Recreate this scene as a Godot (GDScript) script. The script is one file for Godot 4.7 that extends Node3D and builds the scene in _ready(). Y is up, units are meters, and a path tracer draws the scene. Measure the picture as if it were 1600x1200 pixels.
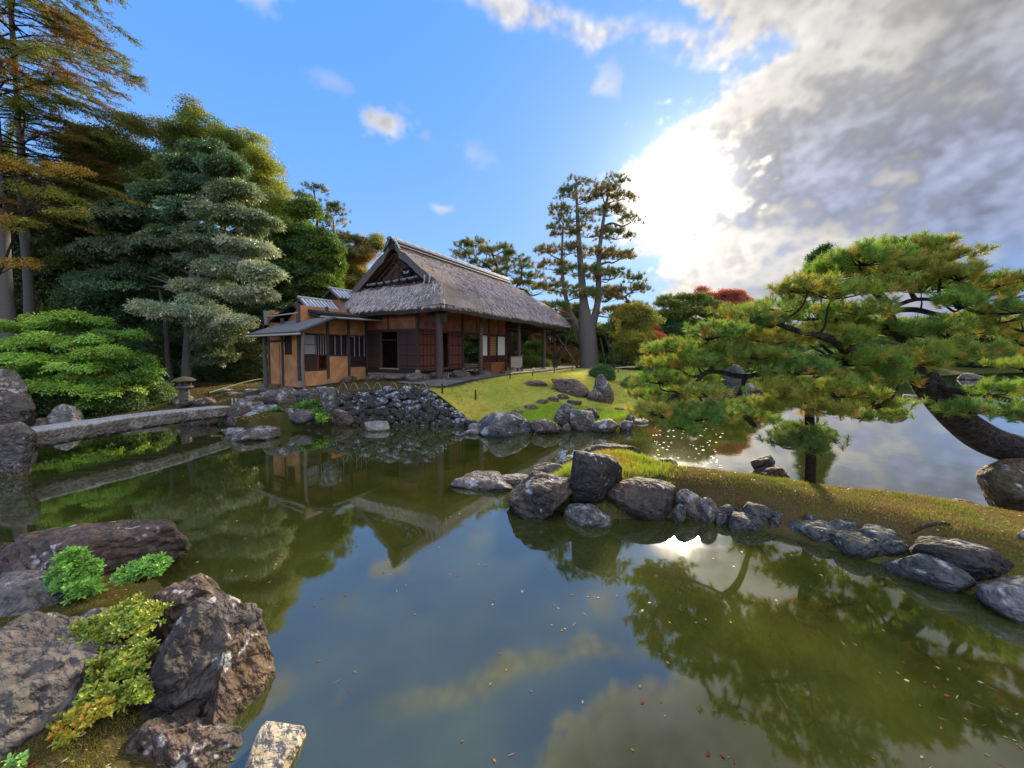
extends Node3D
# A thatched garden pavilion on a pond bank, seen across the water. Metres, y up, water level at y = 0.

const EYE := Vector3(0.0, 2.5, 0.0)
const PITCH := 2.5
const LENS := 580.0
const SHIFT := -0.046

var M := {}
var noise := FastNoiseLite.new()
var ridged := FastNoiseLite.new()
var cellular := FastNoiseLite.new()
var taken := {}
var pond := PackedVector2Array()
var spit := PackedVector2Array()
var CL := {}


# ---------------------------------------------------------------- small helpers
func ray(px: float, py: float) -> Vector3:
	return Vector3((px - 800.0) / LENS, (600.0 - py) / LENS + SHIFT, -1.0).rotated(Vector3.RIGHT, -deg_to_rad(PITCH))


func at(px: float, py: float, depth: float) -> Vector3:      # the point seen there, that far in front
	var d := ray(px, py)
	return EYE + d * (depth / -d.z)


func on(px: float, py: float, h := 0.0) -> Vector3:          # the point of a level plane seen there
	var d := ray(px, py)
	return EYE + d * ((h - EYE.y) / d.y)


func numbered(called: String) -> String:
	var n: int = taken.get(called, 0)
	taken[called] = n + 1
	return called if n == 0 else "%s_%03d" % [called, n]


func tag(o: Node, label: String, category: String, group := "") -> Node:
	o.set_meta("label", label)
	o.set_meta("category", category)
	if group:
		o.set_meta("group", group)
	return o


func thing(called: String, label: String, category: String, where := Vector3.ZERO, turn := 0.0, group := "") -> Node3D:
	var o := Node3D.new()
	o.name = numbered(called)
	add_child(o)
	o.position = where
	o.rotation.y = turn
	tag(o, label, category, group)
	return o


func kind(o: Node, k: String) -> Node:
	o.set_meta("kind", k)
	return o


class Shape:
	var v := PackedVector3Array()
	var c := PackedColorArray()
	var i := PackedInt32Array()
	var uv := PackedVector2Array()

	func point(p: Vector3, col: Color) -> int:
		v.append(p)
		c.append(col)
		return v.size() - 1

	func tri(a: int, b: int, d: int) -> void:   # counter-clockwise from outside; turned for Godot here
		i.append(a)
		i.append(d)
		i.append(b)

	func quad(a: int, b: int, d: int, e: int) -> void:
		tri(a, b, d)
		tri(a, d, e)

	func face4(a: Vector3, b: Vector3, d: Vector3, e: Vector3, col: Color) -> void:
		var n := v.size()
		v.append(a); v.append(b); v.append(d); v.append(e)
		for k in 4:
			c.append(col)
		quad(n, n + 1, n + 2, n + 3)

	func face3(a: Vector3, b: Vector3, d: Vector3, col: Color) -> void:
		var n := v.size()
		v.append(a); v.append(b); v.append(d)
		for k in 3:
			c.append(col)
		tri(n, n + 1, n + 2)

	func block(lo: Vector3, hi: Vector3, col: Color, t := Transform3D(), bevel := 0.0) -> void:
		# a box; with a bevel its corners are cut and it stays one closed skin
		if bevel <= 0.0:
			var p := []
			for k in 8:
				p.append(t * Vector3(hi.x if k & 1 else lo.x, hi.y if k & 2 else lo.y, hi.z if k & 4 else lo.z))
			for f in [[4, 5, 7, 6], [1, 0, 2, 3], [5, 1, 3, 7], [0, 4, 6, 2], [6, 7, 3, 2], [0, 1, 5, 4]]:
				face4(p[f[0]], p[f[1]], p[f[2]], p[f[3]], col)
			return
		var s := (hi - lo) * 0.5
		var m := (hi + lo) * 0.5
		var q := {}
		for k in 8:
			var g := Vector3(1 if k & 1 else -1, 1 if k & 2 else -1, 1 if k & 4 else -1)
			for a in 3:
				var w := s - Vector3.ONE * bevel
				w[a] = s[a]
				q[k * 3 + a] = t * (m + w * g)
		var order := [[4, 5, 7, 6, 2], [1, 0, 2, 3, 2], [5, 1, 3, 7, 0], [0, 4, 6, 2, 0], [6, 7, 3, 2, 1], [0, 1, 5, 4, 1]]
		for f in order:
			face4(q[f[0] * 3 + f[4]], q[f[1] * 3 + f[4]], q[f[2] * 3 + f[4]], q[f[3] * 3 + f[4]], col)
		var mid: Vector3 = t * m
		for k in 8:
			out3(q[k * 3], q[k * 3 + 1], q[k * 3 + 2], mid, col)
			for a in 3:
				var j := k | (1 << a)
				if j != k:
					var b := (a + 1) % 3
					var d := (a + 2) % 3
					out4(q[k * 3 + b], q[j * 3 + b], q[j * 3 + d], q[k * 3 + d], mid, col)

	func out3(a: Vector3, b: Vector3, d: Vector3, mid: Vector3, col: Color) -> void:
		if (b - a).cross(d - a).dot(a - mid) >= 0.0:
			face3(a, b, d, col)
		else:
			face3(a, d, b, col)

	func out4(a: Vector3, b: Vector3, d: Vector3, e: Vector3, mid: Vector3, col: Color) -> void:
		if (b - a).cross(d - a).dot(a - mid) >= 0.0:
			face4(a, b, d, e, col)
		else:
			face4(a, e, d, b, col)

	func tube(path: Array, radii: Array, sides: int, col: Color, rough := 0.0, nz: FastNoiseLite = null, freq := 3.0) -> void:
		var n := path.size()
		var side := Vector3.ZERO
		var first := v.size()
		for k in n:
			var dir: Vector3 = (path[mini(k + 1, n - 1)] - path[maxi(k - 1, 0)]).normalized()
			if k == 0:
				side = dir.cross(Vector3(0.31, 0.2, 0.93)).normalized()
			else:
				side = (side - dir * side.dot(dir)).normalized()
			var up := dir.cross(side)
			for j in sides:
				var an := TAU * j / sides
				var o := side * cos(an) + up * sin(an)
				var r: float = radii[k]
				if nz:
					var s: Vector3 = (path[k] + o * r) * freq
					r *= 1.0 + rough * nz.get_noise_3d(s.x * 10.0, s.y * 5.0, s.z * 10.0)
				v.append(path[k] + o * r)
				c.append(col)
		for k in n - 1:
			for j in sides:
				var a := first + k * sides + j
				var b := first + k * sides + (j + 1) % sides
				quad(a, b, b + sides, a + sides)
		for e in 2:
			var m := v.size()
			v.append(path[(n - 1) * e])
			c.append(col)
			var s0: int = first + (n - 1) * sides * e
			for j in sides:
				if e:
					tri(m, s0 + j, s0 + (j + 1) % sides)
				else:
					tri(m, s0 + (j + 1) % sides, s0 + j)

	func rod(a: Vector3, b: Vector3, r0: float, r1: float, sides: int, col: Color) -> void:
		tube([a, b], [r0, r1], sides, col)

	func lathe(profile: Array, sides: int, col: Color, t := Transform3D()) -> void:   # [radius, height] from the foot up
		var first := v.size()
		for p in profile:
			for j in sides:
				var an := TAU * j / sides
				v.append(t * Vector3(cos(an) * p[0], p[1], -sin(an) * p[0]))
				c.append(col)
		for k in profile.size() - 1:
			for j in sides:
				var a := first + k * sides + j
				var b := first + k * sides + (j + 1) % sides
				quad(a, b, b + sides, a + sides)

	func mesh(smooth := true) -> ArrayMesh:
		var arr := []
		arr.resize(Mesh.ARRAY_MAX)
		arr[Mesh.ARRAY_VERTEX] = v
		arr[Mesh.ARRAY_COLOR] = c
		arr[Mesh.ARRAY_INDEX] = i
		if uv.size() == v.size() and uv.size():
			arr[Mesh.ARRAY_TEX_UV] = uv
		if smooth:
			var n := PackedVector3Array()
			n.resize(v.size())
			for k in range(0, i.size(), 3):
				var a := i[k]
				var b := i[k + 1]
				var d := i[k + 2]
				var f := (v[d] - v[a]).cross(v[b] - v[a])
				n[a] += f
				n[b] += f
				n[d] += f
			for k in n.size():
				n[k] = n[k].normalized()
			arr[Mesh.ARRAY_NORMAL] = n
		var m := ArrayMesh.new()
		m.add_surface_from_arrays(Mesh.PRIMITIVE_TRIANGLES, arr)
		return m


func put(called: String, shape: Variant, mat: Material, parent: Node = self, smooth := true) -> MeshInstance3D:
	var o := MeshInstance3D.new()
	o.mesh = shape if shape is Mesh else shape.mesh(smooth)
	o.material_override = mat
	o.name = numbered(called) if parent == self else called
	parent.add_child(o, true)
	return o


# many copies of one small mesh: leaves, needles, blades, straw
class Swarm:
	var b := PackedFloat32Array()
	var n := 0

	func put(t: Transform3D, c: Color) -> void:
		var x := t.basis.x
		var y := t.basis.y
		var z := t.basis.z
		var o := t.origin
		b.append_array(PackedFloat32Array([x.x, y.x, z.x, o.x, x.y, y.y, z.y, o.y, x.z, y.z, z.z, o.z, c.r, c.g, c.b, 1.0]))
		n += 1

	func node(called: String, m: Mesh, mat: Material, parent: Node) -> MultiMeshInstance3D:
		var mm := MultiMesh.new()
		mm.transform_format = MultiMesh.TRANSFORM_3D
		mm.use_colors = true
		mm.mesh = m
		mm.instance_count = n
		mm.buffer = b
		var o := MultiMeshInstance3D.new()
		o.multimesh = mm
		o.material_override = mat
		o.name = called
		o.set_meta("kind", "stuff")
		parent.add_child(o, true)
		return o


func rng(s: int) -> RandomNumberGenerator:
	var r := RandomNumberGenerator.new()
	r.seed = s * 7919 + 13
	return r


func rand_dir(r: RandomNumberGenerator) -> Vector3:
	var z := r.randf_range(-1.0, 1.0)
	var a := r.randf() * TAU
	var s := sqrt(1.0 - z * z)
	return Vector3(s * cos(a), z, s * sin(a))


func jig(r: RandomNumberGenerator, c: Color, light := 0.2, hue := 0.08) -> Color:
	var l := 1.95 * (1.0 + r.randf_range(-light, light))
	return Color(c.r * l * (1.0 + r.randf_range(-hue, hue)), c.g * l, c.b * l * (1.0 + r.randf_range(-hue, hue)))


func spline(pts: Array, steps: int) -> Array:               # a smooth path through the points
	var out := []
	var n := pts.size()
	for k in n - 1:
		var p0 = pts[maxi(k - 1, 0)]
		var p1 = pts[k]
		var p2 = pts[k + 1]
		var p3 = pts[mini(k + 2, n - 1)]
		for s in steps:
			var t := float(s) / steps
			out.append(0.5 * (2.0 * p1 + (p2 - p0) * t + (2.0 * p0 - 5.0 * p1 + 4.0 * p2 - p3) * t * t + (3.0 * p1 - p0 - 3.0 * p2 + p3) * t * t * t))
	out.append(pts[n - 1])
	return out


func curve(x: float, table: Array) -> float:                # [[x, y], ...] joined by straight lines
	if x <= table[0][0]:
		return table[0][1]
	for k in table.size() - 1:
		if x < table[k + 1][0]:
			return lerpf(table[k][1], table[k + 1][1], (x - table[k][0]) / (table[k + 1][0] - table[k][0]))
	return table[-1][1]


# ---------------------------------------------------------------- materials
func grey_image(freq: float, octaves: int, lo: float, hi: float, seed_: int, size := 256, type := FastNoiseLite.TYPE_SIMPLEX_SMOOTH, fractal := FastNoiseLite.FRACTAL_FBM, power := 1.0) -> Image:
	var n := FastNoiseLite.new()
	n.seed = seed_
	n.noise_type = type
	n.frequency = freq
	n.fractal_type = fractal
	n.fractal_octaves = octaves
	var im := n.get_seamless_image(size, size)
	im.convert(Image.FORMAT_L8)
	var d := im.get_data()
	var lut := PackedByteArray()
	for k in 256:
		lut.append(clampi(int(255.0 * lerpf(lo, hi, pow(k / 255.0, power))), 0, 255))
	for k in d.size():
		d[k] = lut[d[k]]
	return Image.create_from_data(size, size, false, Image.FORMAT_L8, d)


func surface(albedo: Image, bump: Image, scale: Vector3, depth_cm: float, rough: float, spec := 0.4) -> StandardMaterial3D:
	var m := StandardMaterial3D.new()
	m.vertex_color_use_as_albedo = true
	m.roughness = rough
	m.metallic_specular = spec
	m.uv1_triplanar = true
	m.uv1_world_triplanar = true
	m.uv1_scale = scale
	if albedo:
		m.albedo_texture = ImageTexture.create_from_image(albedo)
	if bump:
		m.heightmap_enabled = true
		m.heightmap_texture = ImageTexture.create_from_image(bump)
		m.heightmap_scale = depth_cm
	return m


func own_axes(m: StandardMaterial3D) -> StandardMaterial3D:
	m.uv1_world_triplanar = false
	return m


func plain(rough: float, spec := 0.4) -> StandardMaterial3D:
	var m := StandardMaterial3D.new()
	m.vertex_color_use_as_albedo = true
	m.roughness = rough
	m.metallic_specular = spec
	return m


func leafy(rough: float, through: float) -> StandardMaterial3D:
	var m := plain(rough, 0.45)
	m.backlight_enabled = true
	m.backlight = Color(through, through, through * 0.55).linear_to_srgb()
	m.cull_mode = BaseMaterial3D.CULL_DISABLED
	return m


func make_materials() -> void:
	var rough_a := grey_image(0.03, 6, 0.66, 1.05, 3, 512)
	var rough_b := grey_image(0.018, 6, 0.0, 1.0, 4, 512)
	var fine := grey_image(0.08, 4, 0.74, 1.0, 5, 512)
	var fine_b := grey_image(0.09, 4, 0.0, 1.0, 6, 512)
	M.rock = surface(rough_a, rough_b, Vector3.ONE * 0.9, 9.0, 0.82, 0.4)
	M.stone = surface(rough_a, rough_b, Vector3.ONE * 0.9, 5.0, 0.8, 0.4)
	M.ground = surface(fine, fine_b, Vector3.ONE * 0.8, 2.0, 0.95, 0.2)
	M.gravel = surface(grey_image(0.2, 2, 0.68, 1.0, 8, 512), grey_image(0.2, 2, 0.0, 1.0, 8, 512), Vector3.ONE * 0.7, 1.5, 0.95, 0.2)
	var grain := grey_image(0.05, 4, 0.72, 1.0, 9, 256)
	var grain_b := grey_image(0.05, 4, 0.0, 1.0, 9, 256)
	M.wood = own_axes(surface(grain, grain_b, Vector3(5.0, 0.35, 5.0), 0.4, 0.7, 0.35))
	M.plank = own_axes(surface(grain, grain_b, Vector3(0.4, 6.0, 6.0), 0.4, 0.75, 0.35))
	M.bark = own_axes(surface(grey_image(0.03, 5, 0.45, 1.0, 10, 512), grey_image(0.03, 4, 0.0, 1.0, 10, 512, FastNoiseLite.TYPE_CELLULAR), Vector3(3.0, 1.1, 3.0), 3.0, 0.95, 0.2))
	M.plate_bark = own_axes(surface(grey_image(0.016, 4, 0.25, 1.1, 12, 512, FastNoiseLite.TYPE_CELLULAR), grey_image(0.016, 4, 0.0, 1.0, 12, 512, FastNoiseLite.TYPE_CELLULAR), Vector3(1.6, 1.6, 1.6), 7.0, 0.92, 0.3))
	M.plaster = own_axes(surface(grey_image(0.012, 5, 0.78, 1.0, 13, 256), fine_b, Vector3.ONE * 0.5, 0.3, 0.95, 0.2))
	M.thatch = own_axes(surface(grey_image(0.06, 5, 0.6, 1.0, 14, 512), grey_image(0.06, 5, 0.0, 1.0, 14, 512), Vector3(1.3, 0.55, 0.9), 6.0, 0.95, 0.15))
	M.tile = plain(0.45, 0.5)
	M.paper = leafy(0.9, 0.5)
	M.bamboo = plain(0.45, 0.45)
	M.straw = leafy(0.9, 0.15)
	M.thatch_straw = plain(0.95, 0.15)
	M.leaf = leafy(0.55, 0.8)
	M.glossy_leaf = leafy(0.38, 0.5)
	M.needle = leafy(0.6, 0.7)
	M.dark = plain(0.9, 0.1)
	var w := StandardMaterial3D.new()
	w.albedo_texture = ImageTexture.create_from_image(grey_image(0.012, 5, 0.74, 1.0, 16, 512))
	w.albedo_color = Color(0.050, 0.058, 0.011).linear_to_srgb()
	w.uv1_triplanar = true
	w.uv1_world_triplanar = true
	w.uv1_scale = Vector3.ONE * 0.14
	w.roughness = 0.03
	w.metallic_specular = 0.707
	w.clearcoat_enabled = true
	w.clearcoat = 1.0
	w.clearcoat_roughness = 0.03
	w.heightmap_enabled = true
	w.heightmap_texture = ImageTexture.create_from_image(grey_image(0.011, 3, 0.0, 1.0, 17, 512))
	w.heightmap_scale = 0.28
	M.water = w


# ---------------------------------------------------------------- sky
const SUN_AZ := 24.1
const SUN_EL := 21.3

func sky_light(dir: Vector3) -> Color:
	var az := rad_to_deg(atan2(dir.x, -dir.z))
	var el := rad_to_deg(asin(clampf(dir.y, -1.0, 1.0)))
	var sun := Vector3(sin(deg_to_rad(SUN_AZ)) * cos(deg_to_rad(SUN_EL)), sin(deg_to_rad(SUN_EL)), -cos(deg_to_rad(SUN_AZ)) * cos(deg_to_rad(SUN_EL)))
	var off := rad_to_deg(acos(clampf(dir.dot(sun), -1.0, 1.0)))
	# clear air
	var t := pow(1.0 - clampf(dir.y, 0.0, 1.0), 3.0)
	var air := Color(0.036, 0.123, 0.345).lerp(Color(0.155, 0.252, 0.362), t)
	air = air.lerp(Color(0.23, 0.29, 0.36), exp(-off / 13.0) * 0.55)
	# the noise of the clouds, laid on a layer above the ground
	var k := 1.0 / (maxf(dir.y, 0.0) + 0.16)
	var p := Vector2(dir.x, dir.z) * k * 26.0
	var n1 := noise.get_noise_2d(p.x * 1.4 + 31.0, p.y * 1.4)
	var n2 := noise.get_noise_2d(p.x * 5.0, p.y * 5.0 + 77.0)
	var n3 := noise.get_noise_3d(dir.x * 260.0, dir.y * 400.0, dir.z * 260.0)
	var n4 := noise.get_noise_3d(dir.x * 900.0, dir.y * 1300.0, dir.z * 900.0)
	var n5 := noise.get_noise_3d(dir.x * 3200.0, dir.y * 4200.0, dir.z * 3200.0)
	var fray := n3 * 7.0 + n4 * 5.5 + n5 * 2.6
	# the big bank that fills the west, its edge by the height above the horizon
	var edge := curve(el, [[0, 22], [7, 18.5], [15, 15.5], [22, 15.0], [27, 20.0], [32.5, 31.0], [37, 25.0], [42, 16.0], [50, 4.0], [62, -30.0], [80, -80.0]])
	var bank := (az - edge + fray) if az > -90.0 else -90.0
	bank = minf(bank, (150.0 - az) * 1.0)
	var d := smoothstep(-0.8, 4.2, bank)
	# broken cloud over the rest of the sky, and clear air towards the north-west of it
	var broken := smoothstep(-0.05, 0.3, n1 + n2 * 0.45)
	var clear_part := smoothstep(75.0, 42.0, absf(az + 20.0)) * smoothstep(62.0, 46.0, el)
	broken *= 1.0 - clear_part
	# a thin streak and a few rags of cloud in the clear part
	var streak_el := curve(az, [[-30, 44], [-15, 44.5], [0, 42.0], [10, 39.5], [19, 37.3], [26, 35.5]])
	var rags := smoothstep(2.4, 0.0, absf(el - streak_el + n3 * 2.4 + n2 + n4 * 1.2)) * smoothstep(-32.0, 2.0, az) * (0.42 + 0.9 * n2 + 0.8 * n3 + 0.7 * n4 + 0.4 * n5) * 1.4
	for r in [[-18.0, 29.2, 4.5, 2.1, 1.0], [-10.8, 20.3, 2.3, 0.8, 0.8], [13.2, 34.0, 2.2, 1.6, 0.6], [-33.5, 38.2, 3.2, 1.8, 0.7], [-25.5, 40.5, 2.2, 1.3, 0.6], [-6.0, 27.2, 2.5, 1.2, 0.3], [-25.0, 32.5, 3.5, 1.2, 0.35]]:
		var q := Vector2((az - r[0]) / r[2], (el - r[1]) / r[3])
		q.y += q.x * 0.35
		rags = maxf(rags, smoothstep(1.25, 0.1, q.length() + n3 * 0.9 + n4 * 1.1 + n5 * 0.5) * r[4])
	rags = clampf(rags, 0.0, 1.0)
	var cover := clampf(maxf(maxf(d, broken * 0.95), rags * 0.9), 0.0, 1.0)
	# how the cloud looks: pale and thin at its edge and by the sun, slate grey in its thick parts
	var near_sun := exp(-off * off / 105.0)
	var thick := smoothstep(0.0, 1.0, smoothstep(0.0, 17.0, bank) * (0.56 + 1.15 * n3 + 0.5 * n1 + 0.75 * n4 + 0.5 * n5) * lerpf(1.12, 0.82, smoothstep(24.0, 40.0, el)) + 0.2 * n4)
	if d < 0.5:
		thick = minf(thick, clampf(0.3 + n3, 0.0, 1.0))
	thick *= 1.0 - 0.55 * smoothstep(44.0, 62.0, el)  # unseen overhead cloud thinned so that it adds more fill light
	var high := smoothstep(14.0, 34.0, el)
	var pale := Color(0.245, 0.239, 0.231).lerp(Color(0.36, 0.335, 0.295), near_sun)
	pale *= 1.0 + 4.6 * smoothstep(45.0, 110.0, off)         # clouds facing the sun, mostly out of view, brightened further as added fill light
	var slate := Color(0.086, 0.101, 0.152).lerp(Color(0.105, 0.102, 0.101), high)
	slate = slate.lerp(Color(0.15, 0.15, 0.165), near_sun * 0.5)
	slate *= 0.86 + 0.75 * n4 + 0.45 * n5 + 0.4 * n3
	pale *= 1.0 + 0.35 * n4 + 0.35 * n5
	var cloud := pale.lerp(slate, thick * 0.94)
	# low down on the west the bank thins and lets the evening glow through
	var low := smoothstep(11.0, 2.0, el + n3 * 5.0) * smoothstep(32.0, 16.0, absf(az - 20.0))
	cloud = cloud.lerp(Color(0.225, 0.215, 0.205), low * 0.7)
	var right_gap := smoothstep(44.0, 56.0, az + n3 * 6.0) * smoothstep(16.0, 6.0, el + n3 * 3.0)
	cloud = cloud.lerp(Color(0.075, 0.14, 0.268), right_gap * 0.75)
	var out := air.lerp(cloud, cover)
	# the veiled sun
	var veil := 1.0 - 0.85 * thick * smoothstep(3.0, 11.0, off)
	var core := exp(-pow(off * (1.0 + 0.55 * n4 + 0.35 * n5) / 2.7, 2.0)) * 12.0 + exp(-off / 3.2) * 0.42 * veil + exp(-off / 11.0) * 0.085
	var q2 := Vector2((az - 27.0) / 6.0, (el - 25.5) / 1.5)
	core += exp(-q2.length_squared()) * 0.0
	out += Color(1.0, 0.93, 0.80) * core
	out.a = 1.0
	return out


func make_sky() -> Sky:
	var w := 2048
	var h := 1024
	var px := PackedFloat32Array()
	px.resize(w * h * 3)
	var ground := Color(0.11, 0.12, 0.09)
	for y in h:
		var el := PI * 0.5 - PI * (y + 0.5) / h
		if el < -0.02:
			for x in w:
				var o := (y * w + x) * 3
				px[o] = ground.r; px[o + 1] = ground.g; px[o + 2] = ground.b
			continue
		var step := 1 if el < 1.0 else 4
		for x in range(0, w, 1):
			var o := (y * w + x) * 3
			var far_side := x > w * 0.24 and x < w * 0.76
			if (step > 1 or far_side) and x % 4:
				px[o] = px[o - 3]; px[o + 1] = px[o - 2]; px[o + 2] = px[o - 1]
				continue
			var az := TAU * (x + 0.5) / w
			var ce := cos(el)
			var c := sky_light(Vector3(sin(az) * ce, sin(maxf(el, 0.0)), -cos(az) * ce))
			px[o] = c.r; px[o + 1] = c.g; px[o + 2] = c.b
	var im := Image.create_from_data(w, h, false, Image.FORMAT_RGBF, px.to_byte_array())
	var m := PanoramaSkyMaterial.new()
	m.panorama = ImageTexture.create_from_image(im)
	var s := Sky.new()
	s.sky_material = m
	return s


# ---------------------------------------------------------------- lie of the land
func make_shores() -> void:
	# the pond, clockwise from the rock at the left end of the bridge: far bank, far water on the right, near side
	for p in [[-30, 740], [-40, 690], [40, 672], [150, 668], [250, 664], [330, 662], [352, 664], [392, 682], [440, 672], [520, 662], [600, 659], [735, 664], [790, 672], [870, 668], [950, 664], [1000, 654], [1022, 640], [1060, 626], [1150, 614], [1300, 598], [1450, 587], [1600, 580.5], [1900, 578]]:
		var q := on(p[0], p[1])
		pond.append(Vector2(q.x, q.z))
	for q in [[60, -22], [40, -6], [16, 0.6], [3, 0.6], [-0.2, -0.2], [-0.9, -1.5]]:
		pond.append(Vector2(q[0], q[1]))
	for p in [[290, 1190], [325, 1110], [325, 1020], [275, 955], [240, 905], [40, 915], [-90, 890], [-160, 840]]:
		var q := on(p[0], p[1])
		pond.append(Vector2(q.x, q.z))
	# the grassy spit that reaches in from the right
	for p in [[818, 772], [862, 742], [905, 722], [985, 722], [1060, 742], [1150, 756], [1250, 770], [1350, 782], [1450, 797], [1530, 812], [1620, 812], [1900, 815]]:
		var q := on(p[0], p[1])
		spit.append(Vector2(q.x, q.z))
	for p in [[2300, 1010], [1700, 1010], [1600, 962], [1540, 932], [1450, 902], [1360, 872], [1260, 845], [1180, 822], [1060, 805], [960, 808], [890, 800]]:
		var q := on(p[0], p[1])
		spit.append(Vector2(q.x, q.z))


func inside_by(p: Vector2, poly: PackedVector2Array) -> float:     # distance to the outline, positive inside
	var best := 1e12
	var odd := false
	var n := poly.size()
	var b := poly[n - 1]
	for k in n:
		var a := poly[k]
		var e := b - a
		var w := p - a
		var t := clampf(w.dot(e) / e.length_squared(), 0.0, 1.0)
		best = minf(best, (w - e * t).length_squared())
		if (a.y > p.y) != (b.y > p.y) and p.x < (b.x - a.x) * (p.y - a.y) / (b.y - a.y) + a.x:
			odd = not odd
		b = a
	return sqrt(best) * (1.0 if odd else -1.0)


func land(x: float, z: float) -> float:
	var p := Vector2(x, z)
	var to_spit := inside_by(p, spit)
	var from_pond := -inside_by(p, pond)
	var bumps := noise.get_noise_2d(x * 55.0, z * 55.0) * 0.05
	if to_spit > from_pond and to_spit > -0.6:
		if to_spit < 0.0:
			return -0.7 * smoothstep(0.0, -0.9, to_spit) + 0.02
		return 0.06 + 0.36 * smoothstep(0.0, 0.85, to_spit) + bumps * 0.8
	if from_pond < 0.0:
		return -0.75 * smoothstep(0.0, 0.9, -from_pond) - 0.02
	if z > -6.0:
		return 0.04 + 0.28 * smoothstep(0.0, 0.5, from_pond) + 0.10 * smoothstep(0.8, 3.0, from_pond) + bumps * 0.6
	var foot := curve(x, [[-12, 0.15], [-9.6, 0.3], [-8.2, 0.4], [-6.9, 0.5], [-6.3, 1.1], [-3.0, 1.12], [-1.35, 0.16], [4, 0.12]])
	var top := curve(x, [[-16, 0.8], [-9, 1.0], [-6, 1.22], [6, 1.22], [16, 0.8]])
	var run := curve(x, [[-14, 5.0], [-8, 2.6], [-6, 2.0], [-3, 2.5], [-1, 5.0], [4, 5.5], [14, 7.0]])
	var h := lerpf(foot, top, smoothstep(0.0, run, from_pond))
	if x < -12.0:
		h += smoothstep(4.0, 26.0, from_pond) * 3.2 * smoothstep(-12.0, -17.0, x)
	return h + bumps * smoothstep(0.0, 1.0, from_pond) * (0.3 if x > -12.0 and x < 8.0 else 1.2)


func lawn_share(x: float, z: float) -> float:
	if z > -9.0 or z < -27.0 or x < -4.2 or x > 9.5:
		return 0.0
	var p := Vector2(x, z)
	var back := Vector2(0.477, -0.879)                       # along the house
	var across := (p - Vector2(-3.1, -15.8)).dot(Vector2(0.879, 0.477))
	return smoothstep(1.1, 1.35, across)


func make_ground() -> void:
	var xs := []
	var zs := []
	var x := -34.0
	while x < 30.0:
		xs.append(x)
		x += 0.28 if x > -13.0 and x < 9.0 else 0.7
	var z := -34.0
	while z < 2.0:
		zs.append(z)
		z += 0.24 if z > -22.0 else 0.7
	xs = [-900.0, -400.0, -180.0, -90.0, -60.0, -45.0] + xs + [33.0, 40.0, 50.0, 65.0, 90.0, 160.0, 400.0, 900.0]
	zs = [-900.0, -400.0, -180.0, -110.0, -80.0, -65.0, -54.0, -46.0, -40.0, -36.5] + zs + [4.0, 8.0, 20.0, 60.0, 200.0]
	var s := Shape.new()
	var nx := xs.size()
	for zz in zs:
		for xx in xs:
			var y := land(xx, zz)
			var nn := noise.get_noise_2d(xx * 30.0, zz * 30.0)
			var nf := noise.get_noise_2d(xx * 160.0 + 50.0, zz * 160.0)
			var c := Color(0.085, 0.07, 0.035).lerp(Color(0.05, 0.065, 0.015), clampf(0.5 + nn * 1.4, 0.0, 1.0))   # moss and leaf litter
			c = c.lerp(Color(0.17, 0.11, 0.045), clampf(nf * 1.6, 0.0, 0.7))
			var lw := lawn_share(xx, zz)
			if lw > 0.0:
				c = c.lerp(Color(0.50, 0.44, 0.10).lerp(Color(0.38, 0.42, 0.08), clampf(0.5 + nn * 1.6, 0, 1)), lw)
			elif zz > -12.0 and xx > -1.0:
				c = Color(0.15, 0.10, 0.045).lerp(Color(0.15, 0.145, 0.03), clampf(0.45 + nn * 1.5 + nf, 0.0, 1.0))
			elif xx > 8.0:
				c = Color(0.075, 0.10, 0.022)
			if y < 0.0:
				c = Color(0.07, 0.065, 0.025)
			s.point(Vector3(xx, y, zz), c)
	for j in zs.size() - 1:
		for k in nx - 1:
			var a := j * nx + k
			s.quad(a, a + nx, a + nx + 1, a + 1)
	kind(put("ground", s, M.ground), "structure")
	# the water: one level sheet
	var q := Shape.new()
	q.face4(Vector3(-60, 0, 3), Vector3(120, 0, 3), Vector3(120, 0, -90), Vector3(-60, 0, -90), Color.WHITE)
	kind(put("pond_water", q, M.water), "structure")


# ---------------------------------------------------------------- the thatched pavilion
# its own axes: x runs along the ridge away from the pond, z to the right (towards the lawn), y up from the ground
const HOUSE := Vector3(-3.1, 1.24, -15.8)
const HOUSE_TURN := 61.5
const WOOD := Color(0.085, 0.050, 0.036)
const RED_WOOD := Color(0.17, 0.062, 0.038)
const GREY_WOOD := Color(0.16, 0.13, 0.115)
const OCHRE := Color(0.68, 0.33, 0.15)

var EAVE := 3.02
var RIDGE := 6.14

func plank_box(called: String, lo: Vector3, hi: Vector3, col: Color, mat: Material, parent: Node, bevel := 0.008) -> MeshInstance3D:
	var s := Shape.new()
	var mid := (lo + hi) * 0.5
	s.block(lo - mid, hi - mid, col, Transform3D(), bevel)
	var o := put(called, s, mat, parent)
	o.position = mid
	return o


func inset(k: float) -> float:                               # how far in from the eave the thatch has risen by k
	var low := 0.9 * k / 1.13
	var high := 0.9 + 2.65 * (k - 1.13) / (RIDGE - EAVE - 1.13)
	return lerpf(low, high, smoothstep(0.85, 1.4, k))


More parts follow.
